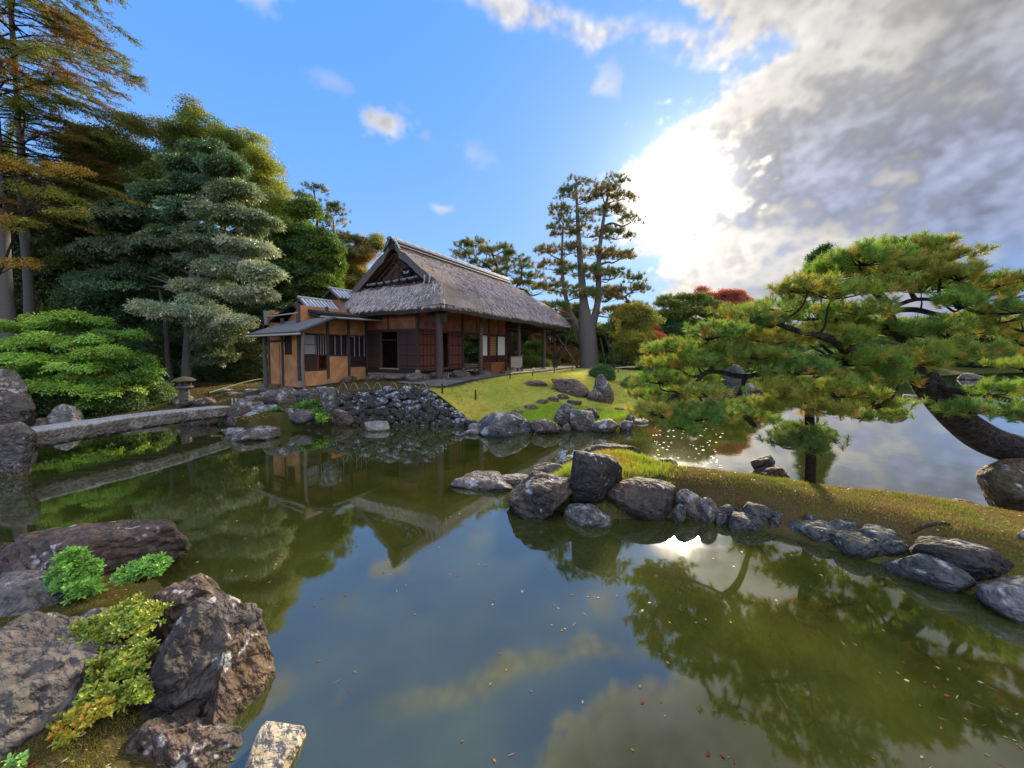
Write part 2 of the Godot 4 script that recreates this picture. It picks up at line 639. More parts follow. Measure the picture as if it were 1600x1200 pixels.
func slab(outer: Callable, inner: Callable, nu: int, nv: int, top: Color, under: Color) -> Shape:
	# a sheet with thickness: outer(s, t) and inner(s, t) give its two faces, s and t from 0 to 1
	var s := Shape.new()
	for face in 2:
		for j in nv + 1:
			for k in nu + 1:
				var p: Vector3 = (outer if face == 0 else inner).call(float(k) / nu, float(j) / nv)
				var l := 1.0
				if face == 0:
					l = 0.8 + 0.5 * (noise.get_noise_3d(p.x * 40.0, p.y * 60.0, p.z * 40.0) + 0.5 * noise.get_noise_3d(p.x * 160.0, p.y * 90.0, p.z * 160.0) + 0.4)
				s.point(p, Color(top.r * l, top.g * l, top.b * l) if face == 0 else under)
	var m := (nu + 1) * (nv + 1)
	for j in nv:
		for k in nu:
			var a := j * (nu + 1) + k
			s.quad(a, a + 1, a + nu + 2, a + nu + 1)
			s.quad(m + a, m + a + nu + 1, m + a + nu + 2, m + a + 1)
	var rim := []
	for k in nu:
		rim.append(k)
	for j in nv:
		rim.append(j * (nu + 1) + nu)
	for k in nu:
		rim.append(nv * (nu + 1) + nu - k)
	for j in nv:
		rim.append((nv - j) * (nu + 1))
	for k in rim.size():
		var a: int = rim[k]
		var b: int = rim[(k + 1) % rim.size()]
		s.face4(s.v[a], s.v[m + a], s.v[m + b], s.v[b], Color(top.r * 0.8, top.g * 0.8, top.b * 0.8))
	return s


func ruffle(p: Vector3, amount: float) -> float:
	return amount * (noise.get_noise_3d(p.x * 90.0, p.y * 90.0, p.z * 90.0) + 0.7 * noise.get_noise_3d(p.x * 330.0 + 9.0, p.y * 200.0, p.z * 330.0))


func build_house() -> void:
	var house := thing("thatched_house", "old thatched pavilion with dark wooden doors and ochre plaster wing, beside the pond", "house", HOUSE, deg_to_rad(HOUSE_TURN))
	build_thatch(house)
	build_gable(house)
	build_ridge(house)
	build_main_rooms(house)
	build_wing(house)


func build_thatch(house: Node3D) -> void:
	var straw := Color(0.38, 0.33, 0.325)
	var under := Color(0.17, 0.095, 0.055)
	var deep := 0.34
	var run := 3.55
	var rise := RIDGE - EAVE
	var up_n := Vector2(rise, run).normalized()               # (sideways, up) of the slope's own normal
	for side in [1.0, -1.0]:
		var outer := func(s: float, t: float) -> Vector3:
			var y := EAVE + rise * t
			var k := (y - EAVE)
			var gap := 1.0 - smoothstep(1.06, 1.22, k)
			var left := lerpf(-0.03, -0.95 + k * 0.84, gap)
			left -= 0.06 * sin(t * PI) * (1.0 - gap)
			var right := 14.2 - inset(k) * 1.1
			var sag := 0.0 - 0.10 * pow(absf(s - 0.5) * 2.0, 3.0) * (1.0 - t) * -1.0
			var p := Vector3(lerpf(left, right, s), y + sag, -2.65 + side * (run - inset(k)))
			p.z += side * 0.09 * (1.0 - t) * sin(s * PI)
			var r := ruffle(p, 0.05)
			if t < 0.01:
				r = ruffle(p, 0.05)
				p.y += r
				p.z += side * r
				return p
			return p + Vector3(0, up_n.y * r, side * up_n.x * r)
		var inner := func(s: float, t: float) -> Vector3:
			var p: Vector3 = outer.call(s, t)
			var d := deep * (0.55 if t > 0.9 else 1.0)
			return p - Vector3(0, d * lerpf(0.62, 1.15, smoothstep(0.0, 0.14, t)), side * lerpf(0.30, 0.0, smoothstep(0.0, 0.14, t)))
		var shape: Shape
		if side > 0:
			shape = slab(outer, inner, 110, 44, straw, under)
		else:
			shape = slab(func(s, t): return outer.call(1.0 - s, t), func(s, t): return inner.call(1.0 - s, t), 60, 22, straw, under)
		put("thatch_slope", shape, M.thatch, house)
	# the skirt below the gable, towards the pond
	var rr := func(k: float) -> float: return k * (run / rise)
	var sk_o := func(s: float, t: float) -> Vector3:
		var k := 1.16 * t
		var y := EAVE + k + 0.10 * pow(absf(s - 0.5) * 2.0, 3.0) * (1.0 - t) * 1.0
		var a: float = 3.55 - inset(k)
		var p := Vector3(-0.95 + k * 0.84 - 0.07 * sin(PI * s) * (1.0 - t), y, -2.65 - a + 2.0 * a * s)
		var r := ruffle(p, 0.05)
		return p + Vector3(-r * 0.7, r * 0.7, 0)
	var sk_i := func(s: float, t: float) -> Vector3:
		var p: Vector3 = sk_o.call(s, t)
		return p + Vector3(lerpf(0.30, 0.0, smoothstep(0.0, 0.25, t)), -deep * lerpf(0.62, 1.0, smoothstep(0.0, 0.25, t)), 0)
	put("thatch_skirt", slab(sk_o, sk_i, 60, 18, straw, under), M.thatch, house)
	# the hip at the far end
	var hp_o := func(s: float, t: float) -> Vector3:
		var k := rise * t
		var a: float = 3.55 - inset(k) + 0.02
		var p := Vector3(14.2 - inset(k) * 1.1, EAVE + k, -2.65 + a - 2.0 * a * s)
		var r := ruffle(p, 0.05)
		return p + Vector3(r * 0.7, r * 0.7, 0)
	var hp_i := func(s: float, t: float) -> Vector3:
		var p: Vector3 = hp_o.call(s, t)
		return p + Vector3(-0.3 * (1.0 - t), -deep * lerpf(0.62, 1.0, t), 0)
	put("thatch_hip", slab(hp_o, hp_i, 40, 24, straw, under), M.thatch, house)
	# single straws that stand out of the roof
	var blade := Shape.new()
	blade.block(Vector3(-0.5, -0.5, -0.5), Vector3(0.5, 0.5, 0.5), Color.WHITE)
	var bm := blade.mesh(false)
	var r := rng(40)
	var sw := Swarm.new()
	for k in 15000:
		var s := r.randf()
		var t := pow(r.randf(), 1.1)
		var which := r.randf()
		var p: Vector3
		var down: Vector3
		var n: Vector3
		if which < 0.74:
			t *= 0.98
			var kk := t * rise
			var left := (-0.95 + kk * 0.84) if kk < 1.12 else -0.06
			p = Vector3(lerpf(left, 14.2 - inset(kk) * 1.1, s), EAVE + kk, -2.65 + run - inset(kk) + 0.09 * (1.0 - t) * sin(s * PI))
			var sl := inset(kk + 0.05) - inset(kk - 0.05)
			down = Vector3(0, -0.1, sl).normalized()
			n = Vector3(0, sl, 0.1).normalized()
		else:
			var a: float = 3.55 - inset(1.13 * t)
			p = Vector3(-0.95 + 0.95 * t - 0.07 * sin(PI * s) * (1.0 - t), EAVE + 1.13 * t, -2.65 - a + 2.0 * a * s)
			down = Vector3(-0.84, -1.0, 0).normalized()
			n = Vector3(-1.0, 0.84, 0).normalized()
		var yaw := r.randfn(0.0, 0.28)
		var d := (down.rotated(n, yaw) + n * r.randf_range(-0.02, 0.12)).normalized()
		var side_ := d.cross(n).normalized()
		var length := r.randf_range(0.10, 0.42)
		var thick := r.randf_range(0.006, 0.016)
		var c := Color(0.38, 0.34, 0.35).lerp(Color(0.60, 0.55, 0.53), pow(r.randf(), 2.0))
		if r.randf() < 0.3:
			c = Color(0.17, 0.135, 0.13)
		sw.put(Transform3D(Basis(side_ * thick, n * thick, d * length), p + n * (0.005 + ruffle(p, 0.05))), c)
	sw.node("straw", bm, M.thatch_straw, house)
	# tufts of loose pale straw at the corner, and the two hanging twists
	var tw := Swarm.new()
	for spot in [[0.0, 4.22, -0.1, 9, 0.4], [-0.2, 4.0, 0.08, 12, 0.5], [-0.4, 3.75, 0.25, 12, 0.5], [-0.4, 3.7, -0.3, 9, 0.5], [-0.6, 3.5, 0.4, 9, 0.4], [-0.88, 3.12, 0.80, 6, 0.4], [-0.7, 3.36, 0.1, 7, 0.4]]:
		for k in spot[3]:
			var d := Vector3(r.randfn(-0.45, 0.4), -0.8, r.randfn(0.35, 0.4)).normalized()
			var p := Vector3(spot[0], spot[1], spot[2]) + Vector3(r.randfn(0, 0.16), r.randfn(0.03, 0.03), r.randfn(0, 0.16))
			var q := d.cross(Vector3(0.3, 0.2, 0.9)).normalized()
			tw.put(Transform3D(Basis(q * 0.011, d.cross(q) * 0.011, d * r.randf_range(0.2, spot[4])), p), jig(r, Color(0.27, 0.23, 0.19), 0.3))
	tw.node("loose_straw", bm, M.thatch_straw, house)
	for z in [-0.62, -0.34]:
		var s := Shape.new()
		s.tube(spline([Vector3(-0.06, 4.50, z - 0.1), Vector3(-0.16, 4.42, z), Vector3(-0.2, 4.2, z + 0.02), Vector3(-0.30, 3.95, z)], 4), spline([0.03, 0.04, 0.035, 0.015], 4), 6, Color(0.33, 0.29, 0.25))
		put("straw_twist", s, M.straw, house)


func build_gable(house: Node3D) -> void:
	var u := 0.42
	var dark := Color(0.14, 0.068, 0.048)
	var s := Shape.new()
	s.face3(Vector3(u, 4.05, -2.65 - 2.5), Vector3(u, 4.05, -2.65 + 2.5), Vector3(u, 5.95, -2.65), dark)
	s.face3(Vector3(u + 0.1, 4.05, -2.65 + 2.5), Vector3(u + 0.1, 4.05, -2.65 - 2.5), Vector3(u + 0.1, 5.95, -2.65), dark)
	put("gable_wall", s, M.wood, house, false)
	# inner lining boards that follow the slopes
	for d in [-1.0, 1.0]:
		for q in [[0.32, 1.75, 4.25, 0.0, 5.55], [0.20, 2.1, 4.22, 0.0, 5.72]]:
			var b := Shape.new()
			var a := Vector3(q[0], q[2], -2.65 + d * q[1])
			var e := Vector3(q[0], q[4], -2.65)
			b.tube([a, e], [0.07, 0.06], 4, Color(0.075, 0.042, 0.032))
			put("gable_board", b, M.wood, house, false)
	for z in [-3.6, -3.1, -2.65, -2.2, -1.7]:
		var b := Shape.new()
		b.rod(Vector3(0.34, 4.2, z), Vector3(0.34, 5.75 - absf(z + 2.65) * 0.85, z), 0.022, 0.022, 5, Color(0.14, 0.085, 0.055))
		put("gable_lath", b, M.wood, house)
	for d in [-1.0, 1.0]:
		var b := Shape.new()
		b.rod(Vector3(0.27, 4.3, -2.65 + d * 1.1), Vector3(0.27, 5.35, -2.65 - d * 0.2), 0.025, 0.025, 5, Color(0.17, 0.11, 0.075))
		put("gable_lath", b, M.wood, house)
	var sill := Shape.new()
	sill.block(Vector3(-0.02, 3.95, -2.65 - 2.5), Vector3(0.5, 4.22, -2.65 + 2.5), Color(0.20, 0.15, 0.135), Transform3D(), 0.05)
	put("gable_sill", sill, M.thatch, house, false)
	# the dark six-sided plate with a pale pair of leaves on it
	var t := Transform3D(Basis(Vector3.UP, -PI / 2.0), Vector3(0.22, 4.78, -2.0))
	var plate := Shape.new()
	for k in 6:
		var a0 := TAU * k / 6.0
		var a1 := TAU * (k + 1) / 6.0
		var p0 := Vector3(cos(a0) * 0.36, sin(a0) * 0.24, 0)
		var p1 := Vector3(cos(a1) * 0.36, sin(a1) * 0.24, 0)
		plate.face3(t * Vector3(0, 0, 0.05), t * (p0 + Vector3(0, 0, 0.05)), t * (p1 + Vector3(0, 0, 0.05)), Color(0.02, 0.016, 0.02))
		plate.face4(t * (p0 + Vector3(0, 0, -0.05)), t * (p1 + Vector3(0, 0, -0.05)), t * (p1 + Vector3(0, 0, 0.05)), t * (p0 + Vector3(0, 0, 0.05)), Color(0.03, 0.02, 0.02))
	var pl := put("gable_ornament", plate, M.dark, house, false)
	for d in [-1.0, 1.0]:
		var w := Shape.new()
		var mid := Vector3(d * 0.095, 0.02, 0.062)
		for k in 8:
			var a0 := TAU * k / 8.0
			var a1 := TAU * (k + 1) / 8.0
			var rx := 0.085
			w.face3(t * mid, t * (mid + Vector3(cos(a0) * rx, sin(a0) * 0.06 + cos(a0) * d * 0.04, -0.004)), t * (mid + Vector3(cos(a1) * rx, sin(a1) * 0.06 + cos(a1) * d * 0.04, -0.004)), Color(0.35, 0.33, 0.36))
		put("leaf_emblem", w, M.dark, pl, false)
	# the jointed bamboo pole along the foot of the gable
	var pole := Shape.new()
	var path := []
	var rad := []
	for k in 29:
		path.append(Vector3(0.02 + 0.1 * sin(k * 0.1), 4.44 + 0.004 * k - 0.05, -4.35 + k * 0.112))
		rad.append(0.055 if k % 4 else 0.064)
	pole.tube(path, rad, 8, Color(0.20, 0.20, 0.25))
	put("gable_pole", pole, M.bamboo, house)
	var r := rng(77)
	for k in 7:
		var b := Shape.new()
		var z := -4.2 + k * 0.48
		b.tube([Vector3(0.03, 4.42, z - 0.02), Vector3(0.03, 4.42, z + 0.02)], [0.07, 0.07], 8, Color(0.03, 0.025, 0.025))
		put("rope_binding", b, M.dark, house)


func build_ridge(house: Node3D) -> void:
	# a cap of bark with tiles and bamboo poles along it
	var s := Shape.new()
	var bark := Color(0.13, 0.085, 0.07)
	var x0 := -0.08
	var x1 := 10.5
	for d in [-1.0, 1.0]:
		var n := 40
		for k in n:
			var a := lerpf(x0, x1, float(k) / n)
			var b := lerpf(x0, x1, float(k + 1) / n)
			var p := [Vector3(a, RIDGE + 0.16, -2.65 + d * 0.05), Vector3(a, RIDGE - 0.36, -2.65 + d * 0.50), Vector3(b, RIDGE - 0.36, -2.65 + d * 0.50), Vector3(b, RIDGE + 0.16, -2.65 + d * 0.05)]
			if d > 0:
				s.face4(p[0], p[1], p[2], p[3], bark)
			else:
				s.face4(p[3], p[2], p[1], p[0], bark)
	put("ridge_cover", s, M.thatch, house, false)
	var grey := Color(0.27, 0.285, 0.32)
	for d in [-1.0, 1.0]:
		for q in [[0.17, 0.07, 0.05], [0.34, -0.13, 0.035]]:
			var b := Shape.new()
			b.rod(Vector3(x0 - 0.06, RIDGE + q[1], -2.65 + d * q[0]), Vector3(x1, RIDGE + q[1], -2.65 + d * q[0]), q[2], q[2], 8, grey)
			put("ridge_pole", b, M.tile, house)
	# curved cap tiles
	var r := rng(5)
	var count := 38
	for k in count:
		var a := lerpf(x0 - 0.1, x1, float(k) / count)
		var len := (x1 - x0) / count
		var t := Shape.new()
		for j in 8:
			var a0 := PI * j / 8.0 - 0.12
			var a1 := PI * (j + 1) / 8.0 + (0.12 if j == 7 else 0.0)
			var lift := 0.012 * (k % 2)
			var p0 := Vector3(0, sin(a0) * (0.12 + lift), cos(a0) * (0.17 + lift))
			var p1 := Vector3(0, sin(a1) * (0.12 + lift), cos(a1) * (0.17 + lift))
			var o := Vector3(a, RIDGE + 0.15, -2.65)
			var e := Vector3(len * 1.04, 0, 0)
			t.face4(o + p0, o + p0 + e, o + p1 + e, o + p1, jig(r, grey, 0.08))
			t.face3(o + Vector3(0.0, 0, 0), o + p0, o + p1, Color(0.16, 0.16, 0.18))
		put("ridge_tile", t, M.tile, house, false)
	# the end of the ridge: a dark board between the two slopes
	var e := Shape.new()
	e.face3(Vector3(x0 + 0.04, RIDGE - 0.3, -3.1), Vector3(x0 + 0.04, RIDGE - 0.3, -2.2), Vector3(x0 + 0.04, RIDGE + 0.15, -2.65), Color(0.05, 0.03, 0.03))
	put("ridge_end", e, M.wood, house, false)
	for d in [-1.0, 1.0]:
		var b := Shape.new()
		b.tube([Vector3(x0, RIDGE + 0.22, -2.65), Vector3(x0, RIDGE + 0.1, -2.65 + d * 0.22), Vector3(x0, RIDGE - 0.36, -2.65 + d * 0.54)], [0.055, 0.05, 0.04], 6, grey)
		put("ridge_end_tile", b, M.tile, house)


func post(called: String, x: float, z: float, h: float, radius: float, col: Color, parent: Node, mat: Material, lean := 0.0, base := 0.0) -> void:
	var s := Shape.new()
	var path := []
	var rad := []
	for k in 13:
		var t := k / 12.0
		path.append(Vector3(0.02 * sin(t * 5.0 + x), base + (h - base) * t, lean * t + 0.015 * sin(t * 4.0 + z)))
		rad.append(radius * (1.08 - 0.14 * t) * (1.0 + 0.03 * sin(t * 23.0 + x)))
	s.tube(path, rad, 10, col, 0.06, noise, 8.0)
	put(called, s, mat, parent).position = Vector3(x, 0, z)


func build_main_rooms(house: Node3D) -> void:
	# log posts that carry the eave, each on its stone
	for q in [[0.0, 0.0, 0.145], [3.2, 0.0, 0.105], [7.35, 0.0, 0.11], [11.1, 0.0, 0.11]]:
		post("log_post", q[0], q[1], 3.1, q[2], Color(0.20, 0.145, 0.125), house, M.bark)
		var st := Shape.new()
		st.lathe([[0.0, -0.2], [0.28, -0.2], [0.3, 0.0], [0.24, 0.06], [0.0, 0.075]], 10, Color(0.2, 0.175, 0.16), Transform3D(Basis(), Vector3(q[0], 0, q[1])))
		put("post_stone", st, M.stone, house)
	# squared posts and beams of the rooms
	for q in [[0.0, -1.2], [0.0, -4.7], [3.3, -1.2], [5.85, -1.2], [7.9, -1.2], [7.9, -5.3], [3.3, -5.3], [5.8, -5.3], [13.0, -5.3], [13.2, -0.1]]:
		plank_box("post", Vector3(q[0] - 0.07, 0.0, q[1] - 0.07), Vector3(q[0] + 0.07, 3.2, q[1] + 0.07), WOOD, M.wood, house)
	for q in [[0.0, -1.2], [3.3, -1.2]]:
		plank_box("post_foot", Vector3(q[0] - 0.085, -0.1, q[1] - 0.085), Vector3(q[0] + 0.085, 0.42, q[1] + 0.085), Color(0.4, 0.37, 0.38), M.wood, house)
	plank_box("lintel", Vector3(-0.06, 2.12, -4.7), Vector3(0.06, 2.24, -1.2), WOOD, M.plank, house)
	plank_box("lintel", Vector3(0.0, 2.12, -1.26), Vector3(8.0, 2.24, -1.14), WOOD, M.plank, house)
	plank_box("eave_beam", Vector3(-0.3, 2.98, -0.09), Vector3(13.4, 3.14, 0.09), Color(0.09, 0.055, 0.04), M.plank, house)
	plank_box("eave_beam", Vector3(-0.4, 2.98, -5.4), Vector3(-0.24, 3.12, 0.1), Color(0.09, 0.055, 0.04), M.plank, house)
	plank_box("eave_beam", Vector3(7.9, 2.6, -1.28), Vector3(13.3, 2.72, -1.12), WOOD, M.plank, house)
	# rafters under the eave beyond the rooms
	for k in 12:
		var x := 8.3 + k * 0.45
		var s := Shape.new()
		s.rod(Vector3(x, 2.72, 0.75), Vector3(x, 4.0, -1.0), 0.035, 0.035, 6, Color(0.16, 0.09, 0.06))
		put("rafter", s, M.wood, house)
	# upper plaster panels under the eave
	for q in [[-4.63, -3.0], [-2.9, -1.27]]:
		plank_box("plaster_panel", Vector3(-0.025, 2.24, q[0]), Vector3(0.03, 3.2, q[1]), Color(0.33, 0.14, 0.075), M.plaster, house)
	plank_box("panel_post", Vector3(-0.05, 2.24, -3.0), Vector3(0.05, 3.2, -2.9), WOOD, M.wood, house)
	for q in [[0.07, 3.23], [3.37, 5.78], [5.92, 7.83]]:
		plank_box("plaster_panel", Vector3(q[0], 2.24, -1.225), Vector3(q[1], 3.2, -1.175), Color(0.31, 0.125, 0.075), M.plaster, house)
	for x in [1.6, 4.6, 6.9]:
		plank_box("panel_post", Vector3(x - 0.03, 2.24, -1.24), Vector3(x + 0.03, 3.2, -1.15), WOOD, M.wood, house)
	# a hanging board under the corner
	plank_box("hanging_board", Vector3(-0.05, 2.45, -0.62), Vector3(0.02, 2.92, 0.42), Color(0.075, 0.055, 0.048), M.plank, house, 0.02)
	# front towards the pond: board shutters either side of a dark doorway
	var f := 0.46
	for q in [[-4.62, -4.06], [-4.04, -3.5], [-2.3, -1.8], [-1.78, -1.28]]:
		var d := plank_box("board_door", Vector3(-0.03, f, q[0]), Vector3(0.02, 2.12, q[1]), Color(0.085, 0.048, 0.04), M.wood, house)
		for k in 4:
			plank_box("door_rail", Vector3(-0.035, -0.75 + k * 0.48, -0.26), Vector3(-0.022, -0.70 + k * 0.48, 0.26), Color(0.055, 0.034, 0.03), M.plank, d, 0.0)
		plank_box("door_stile", Vector3(-0.035, -0.83, -0.27), Vector3(-0.024, 0.83, -0.23), Color(0.055, 0.034, 0.03), M.wood, d, 0.0)
	for z in [-3.46, -2.34]:
		plank_box("door_frame", Vector3(-0.05, f, z - 0.04), Vector3(0.05, 2.12, z + 0.04), Color(0.12, 0.085, 0.07), M.wood, house)
	plank_box("door_sill", Vector3(-0.10, f - 0.06, -3.5), Vector3(0.08, f, -2.3), Color(0.42, 0.29, 0.17), M.plank, house)
	plank_box("floor_beam", Vector3(-0.08, 0.24, -4.68), Vector3(0.08, 0.40, -1.22), Color(0.05, 0.034, 0.03), M.plank, house)
	plank_box("transom", Vector3(-0.03, 1.72, -3.42), Vector3(0.0, 1.78, -2.38), Color(0.06, 0.045, 0.04), M.plank, house)
	# bamboo lattice between floor and ground
	var r := rng(8)
	for k in 58:
		var z := -4.62 + k * 0.0585
		var s := Shape.new()
		s.rod(Vector3(0.0, -0.12, z), Vector3(0.0, 0.24, z), 0.017, 0.017, 5, jig(r, Color(0.22, 0.20, 0.24), 0.3))
		put("lattice_bar", s, M.bamboo, house)
	plank_box("foundation_board", Vector3(0.06, -0.2, -4.66), Vector3(0.1, 0.24, -1.25), Color(0.06, 0.045, 0.045), M.plank, house)
	plank_box("lattice_rail", Vector3(-0.035, 0.06, -4.66), Vector3(0.035, 0.1, -1.25), Color(0.12, 0.1, 0.1), M.plank, house)
	# side towards the lawn: red-brown board doors and a dark gap
	for q in [[0.08, 0.58], [0.6, 1.08], [2.2, 2.7], [2.72, 3.22]]:
		var d := plank_box("board_door", Vector3(q[0], f, -1.23), Vector3(q[1], 2.12, -1.18), RED_WOOD, M.wood, house)
		for k in 4:
			plank_box("door_rail", Vector3(-0.24, -0.75 + k * 0.48, 0.022), Vector3(0.24, -0.70 + k * 0.48, 0.036), Color(0.06, 0.022, 0.015), M.plank, d, 0.0)
		plank_box("door_stile", Vector3(-0.02, -0.83, 0.022), Vector3(0.02, 0.83, 0.034), Color(0.06, 0.022, 0.015), M.wood, d, 0.0)
	for x in [1.12, 2.16]:
		plank_box("door_frame", Vector3(x - 0.035, f, -1.26), Vector3(x + 0.035, 2.12, -1.15), Color(0.10, 0.045, 0.03), M.wood, house)
	plank_box("veranda_sill", Vector3(0.05, f - 0.10, -1.32), Vector3(3.25, f, -0.98), Color(0.11, 0.05, 0.035), M.plank, house)
	plank_box("floor_beam", Vector3(0.05, 0.2, -1.24), Vector3(3.25, 0.34, -1.16), Color(0.06, 0.04, 0.035), M.plank, house)
	for k in 22:
		var x := 0.14 + k * 0.142
		var s := Shape.new()
		s.rod(Vector3(x, -0.1, -1.2), Vector3(x, 0.2, -1.2), 0.026, 0.026, 5, jig(r, Color(0.34, 0.30, 0.29), 0.3))
		put("lattice_bar", s, M.bamboo, house)
	plank_box("foundation_board", Vector3(0.05, -0.2, -1.32), Vector3(3.25, 0.2, -1.28), Color(0.12, 0.10, 0.09), M.plank, house)
	# inside: floor, back walls, ceiling
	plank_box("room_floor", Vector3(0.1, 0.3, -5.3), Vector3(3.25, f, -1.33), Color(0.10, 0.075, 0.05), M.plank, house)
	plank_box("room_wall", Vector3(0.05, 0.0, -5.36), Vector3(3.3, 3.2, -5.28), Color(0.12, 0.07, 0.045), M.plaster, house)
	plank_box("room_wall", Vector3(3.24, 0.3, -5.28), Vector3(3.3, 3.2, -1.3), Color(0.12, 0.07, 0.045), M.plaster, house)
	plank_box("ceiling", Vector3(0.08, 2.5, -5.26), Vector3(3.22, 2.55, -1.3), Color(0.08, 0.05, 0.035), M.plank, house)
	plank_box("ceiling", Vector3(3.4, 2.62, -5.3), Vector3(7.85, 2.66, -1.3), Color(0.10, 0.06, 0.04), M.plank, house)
	# the open room: raised floor, transoms, paper screens
	plank_box("open_floor", Vector3(3.4, 0.36, -5.2), Vector3(5.4, 0.46, -1.12), Color(0.22, 0.135, 0.08), M.plank, house)
	plank_box("open_floor", Vector3(5.4, 0.30, -5.2), Vector3(7.85, 0.38, -2.6), Color(0.16, 0.10, 0.06), M.plank, house)
	plank_box("floor_edge", Vector3(3.4, 0.26, -1.2), Vector3(5.4, 0.32, -1.06), Color(0.11, 0.07, 0.05), M.plank, house)
	for x in [3.5, 4.4, 5.3]:
		plank_box("floor_post", Vector3(x - 0.05, -0.05, -1.2), Vector3(x + 0.05, 0.28, -1.1), Color(0.35, 0.32, 0.3), M.wood, house)
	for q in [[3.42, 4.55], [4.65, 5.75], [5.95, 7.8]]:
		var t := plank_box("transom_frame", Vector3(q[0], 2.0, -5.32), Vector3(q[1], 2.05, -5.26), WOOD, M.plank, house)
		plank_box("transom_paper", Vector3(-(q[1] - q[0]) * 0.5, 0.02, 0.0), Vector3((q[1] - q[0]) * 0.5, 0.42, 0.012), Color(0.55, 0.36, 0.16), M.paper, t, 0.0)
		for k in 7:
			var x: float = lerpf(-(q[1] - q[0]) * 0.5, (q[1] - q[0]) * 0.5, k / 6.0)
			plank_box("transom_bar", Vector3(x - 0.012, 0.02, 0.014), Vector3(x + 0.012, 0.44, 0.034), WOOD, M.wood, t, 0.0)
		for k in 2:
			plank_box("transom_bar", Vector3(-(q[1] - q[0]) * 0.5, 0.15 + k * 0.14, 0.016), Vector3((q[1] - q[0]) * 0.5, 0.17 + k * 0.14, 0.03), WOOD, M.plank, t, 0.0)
	# white papered screens with dark skirting boards
	for q in [[4.92, 5.76], [6.85, 7.82]]:
		var sc := plank_box("paper_screen", Vector3(q[0], 0.98, -1.24), Vector3(q[1], 2.12, -1.20), Color(0.74, 0.73, 0.72), M.paper, house)
		var w: float = (q[1] - q[0]) * 0.5
		plank_box("screen_frame", Vector3(-w, -0.6, -0.025), Vector3(-w + 0.05, 0.58, 0.03), WOOD, M.wood, sc, 0.0)
		plank_box("screen_frame", Vector3(w - 0.05, -0.6, -0.025), Vector3(w, 0.58, 0.03), WOOD, M.wood, sc, 0.0)
		plank_box("screen_frame", Vector3(-w, -0.6, -0.026), Vector3(w, -0.56, 0.031), WOOD, M.plank, sc, 0.0)
		plank_box("screen_board", Vector3(-w, -1.1, -0.02), Vector3(w, -0.6, 0.02), Color(0.07, 0.025, 0.02), M.wood, sc, 0.0)
	var am := plank_box("lattice_screen", Vector3(6.12, 0.98, -1.26), Vector3(6.75, 2.12, -1.235), Color(0.60, 0.30, 0.11), M.paper, house)
	for k in 5:
		plank_box("screen_bar", Vector3(-0.30 + k * 0.142, -0.57, 0.014), Vector3(-0.282 + k * 0.142, 0.57, 0.03), WOOD, M.wood, am, 0.0)
	for k in 9:
		plank_box("screen_bar", Vector3(-0.315, -0.57 + k * 0.14, 0.016), Vector3(0.315, -0.553 + k * 0.14, 0.028), WOOD, M.plank, am, 0.0)
	plank_box("screen_board", Vector3(-0.315, -1.1, -0.015), Vector3(0.315, -0.58, 0.015), Color(0.07, 0.025, 0.02), M.wood, am, 0.0)
	# low brown chest-like hearth surround, and the bamboo side fence
	plank_box("hearth_box", Vector3(4.55, 0.02, -0.72), Vector3(6.1, 0.62, -0.2), Color(0.24, 0.095, 0.04), M.plaster, house, 0.02)
	plank_box("hearth_wall", Vector3(6.1, 0.0, -1.1), Vector3(7.0, 0.58, -0.9), Color(0.10, 0.06, 0.045), M.plaster, house, 0.02)


func lean_roof(called: String, a: Vector3, b: Vector3, c: Vector3, d: Vector3, thick: float, col: Color, mat: Material, parent: Node) -> MeshInstance3D:
	# a thin sloping roof through its eave a-b and its top d-c
	var s := Shape.new()
	var n := (b - a).cross(d - a).normalized()
	if n.y < 0:
		n = -n
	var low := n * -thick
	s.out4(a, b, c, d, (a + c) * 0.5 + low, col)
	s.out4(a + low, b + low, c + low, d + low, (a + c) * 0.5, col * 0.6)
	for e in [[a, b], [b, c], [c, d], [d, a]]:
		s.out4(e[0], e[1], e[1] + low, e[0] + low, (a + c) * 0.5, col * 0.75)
	return put(called, s, mat, parent, false)


func tile_rows(parent: Node, a: Vector3, b: Vector3, c: Vector3, d: Vector3, count: int) -> void:
	# round tiles running from the top d-c down to the eave a-b
	var r := rng(int(a.x * 100.0) + count)
	for k in count:
		var t := (k + 0.5) / count
		var s := Shape.new()
		var lo := a.lerp(b, t) + Vector3(0, 0.03, 0)
		var hi := d.lerp(c, t) + Vector3(0, 0.03, 0)
		var path := []
		var rad := []
		for j in 9:
			path.append(hi.lerp(lo, j / 8.0))
			rad.append(0.045 if j % 2 else 0.053)
		s.tube(path, rad, 7, jig(r, Color(0.20, 0.215, 0.25), 0.15))
		put("tile_row", s, M.tile, parent)


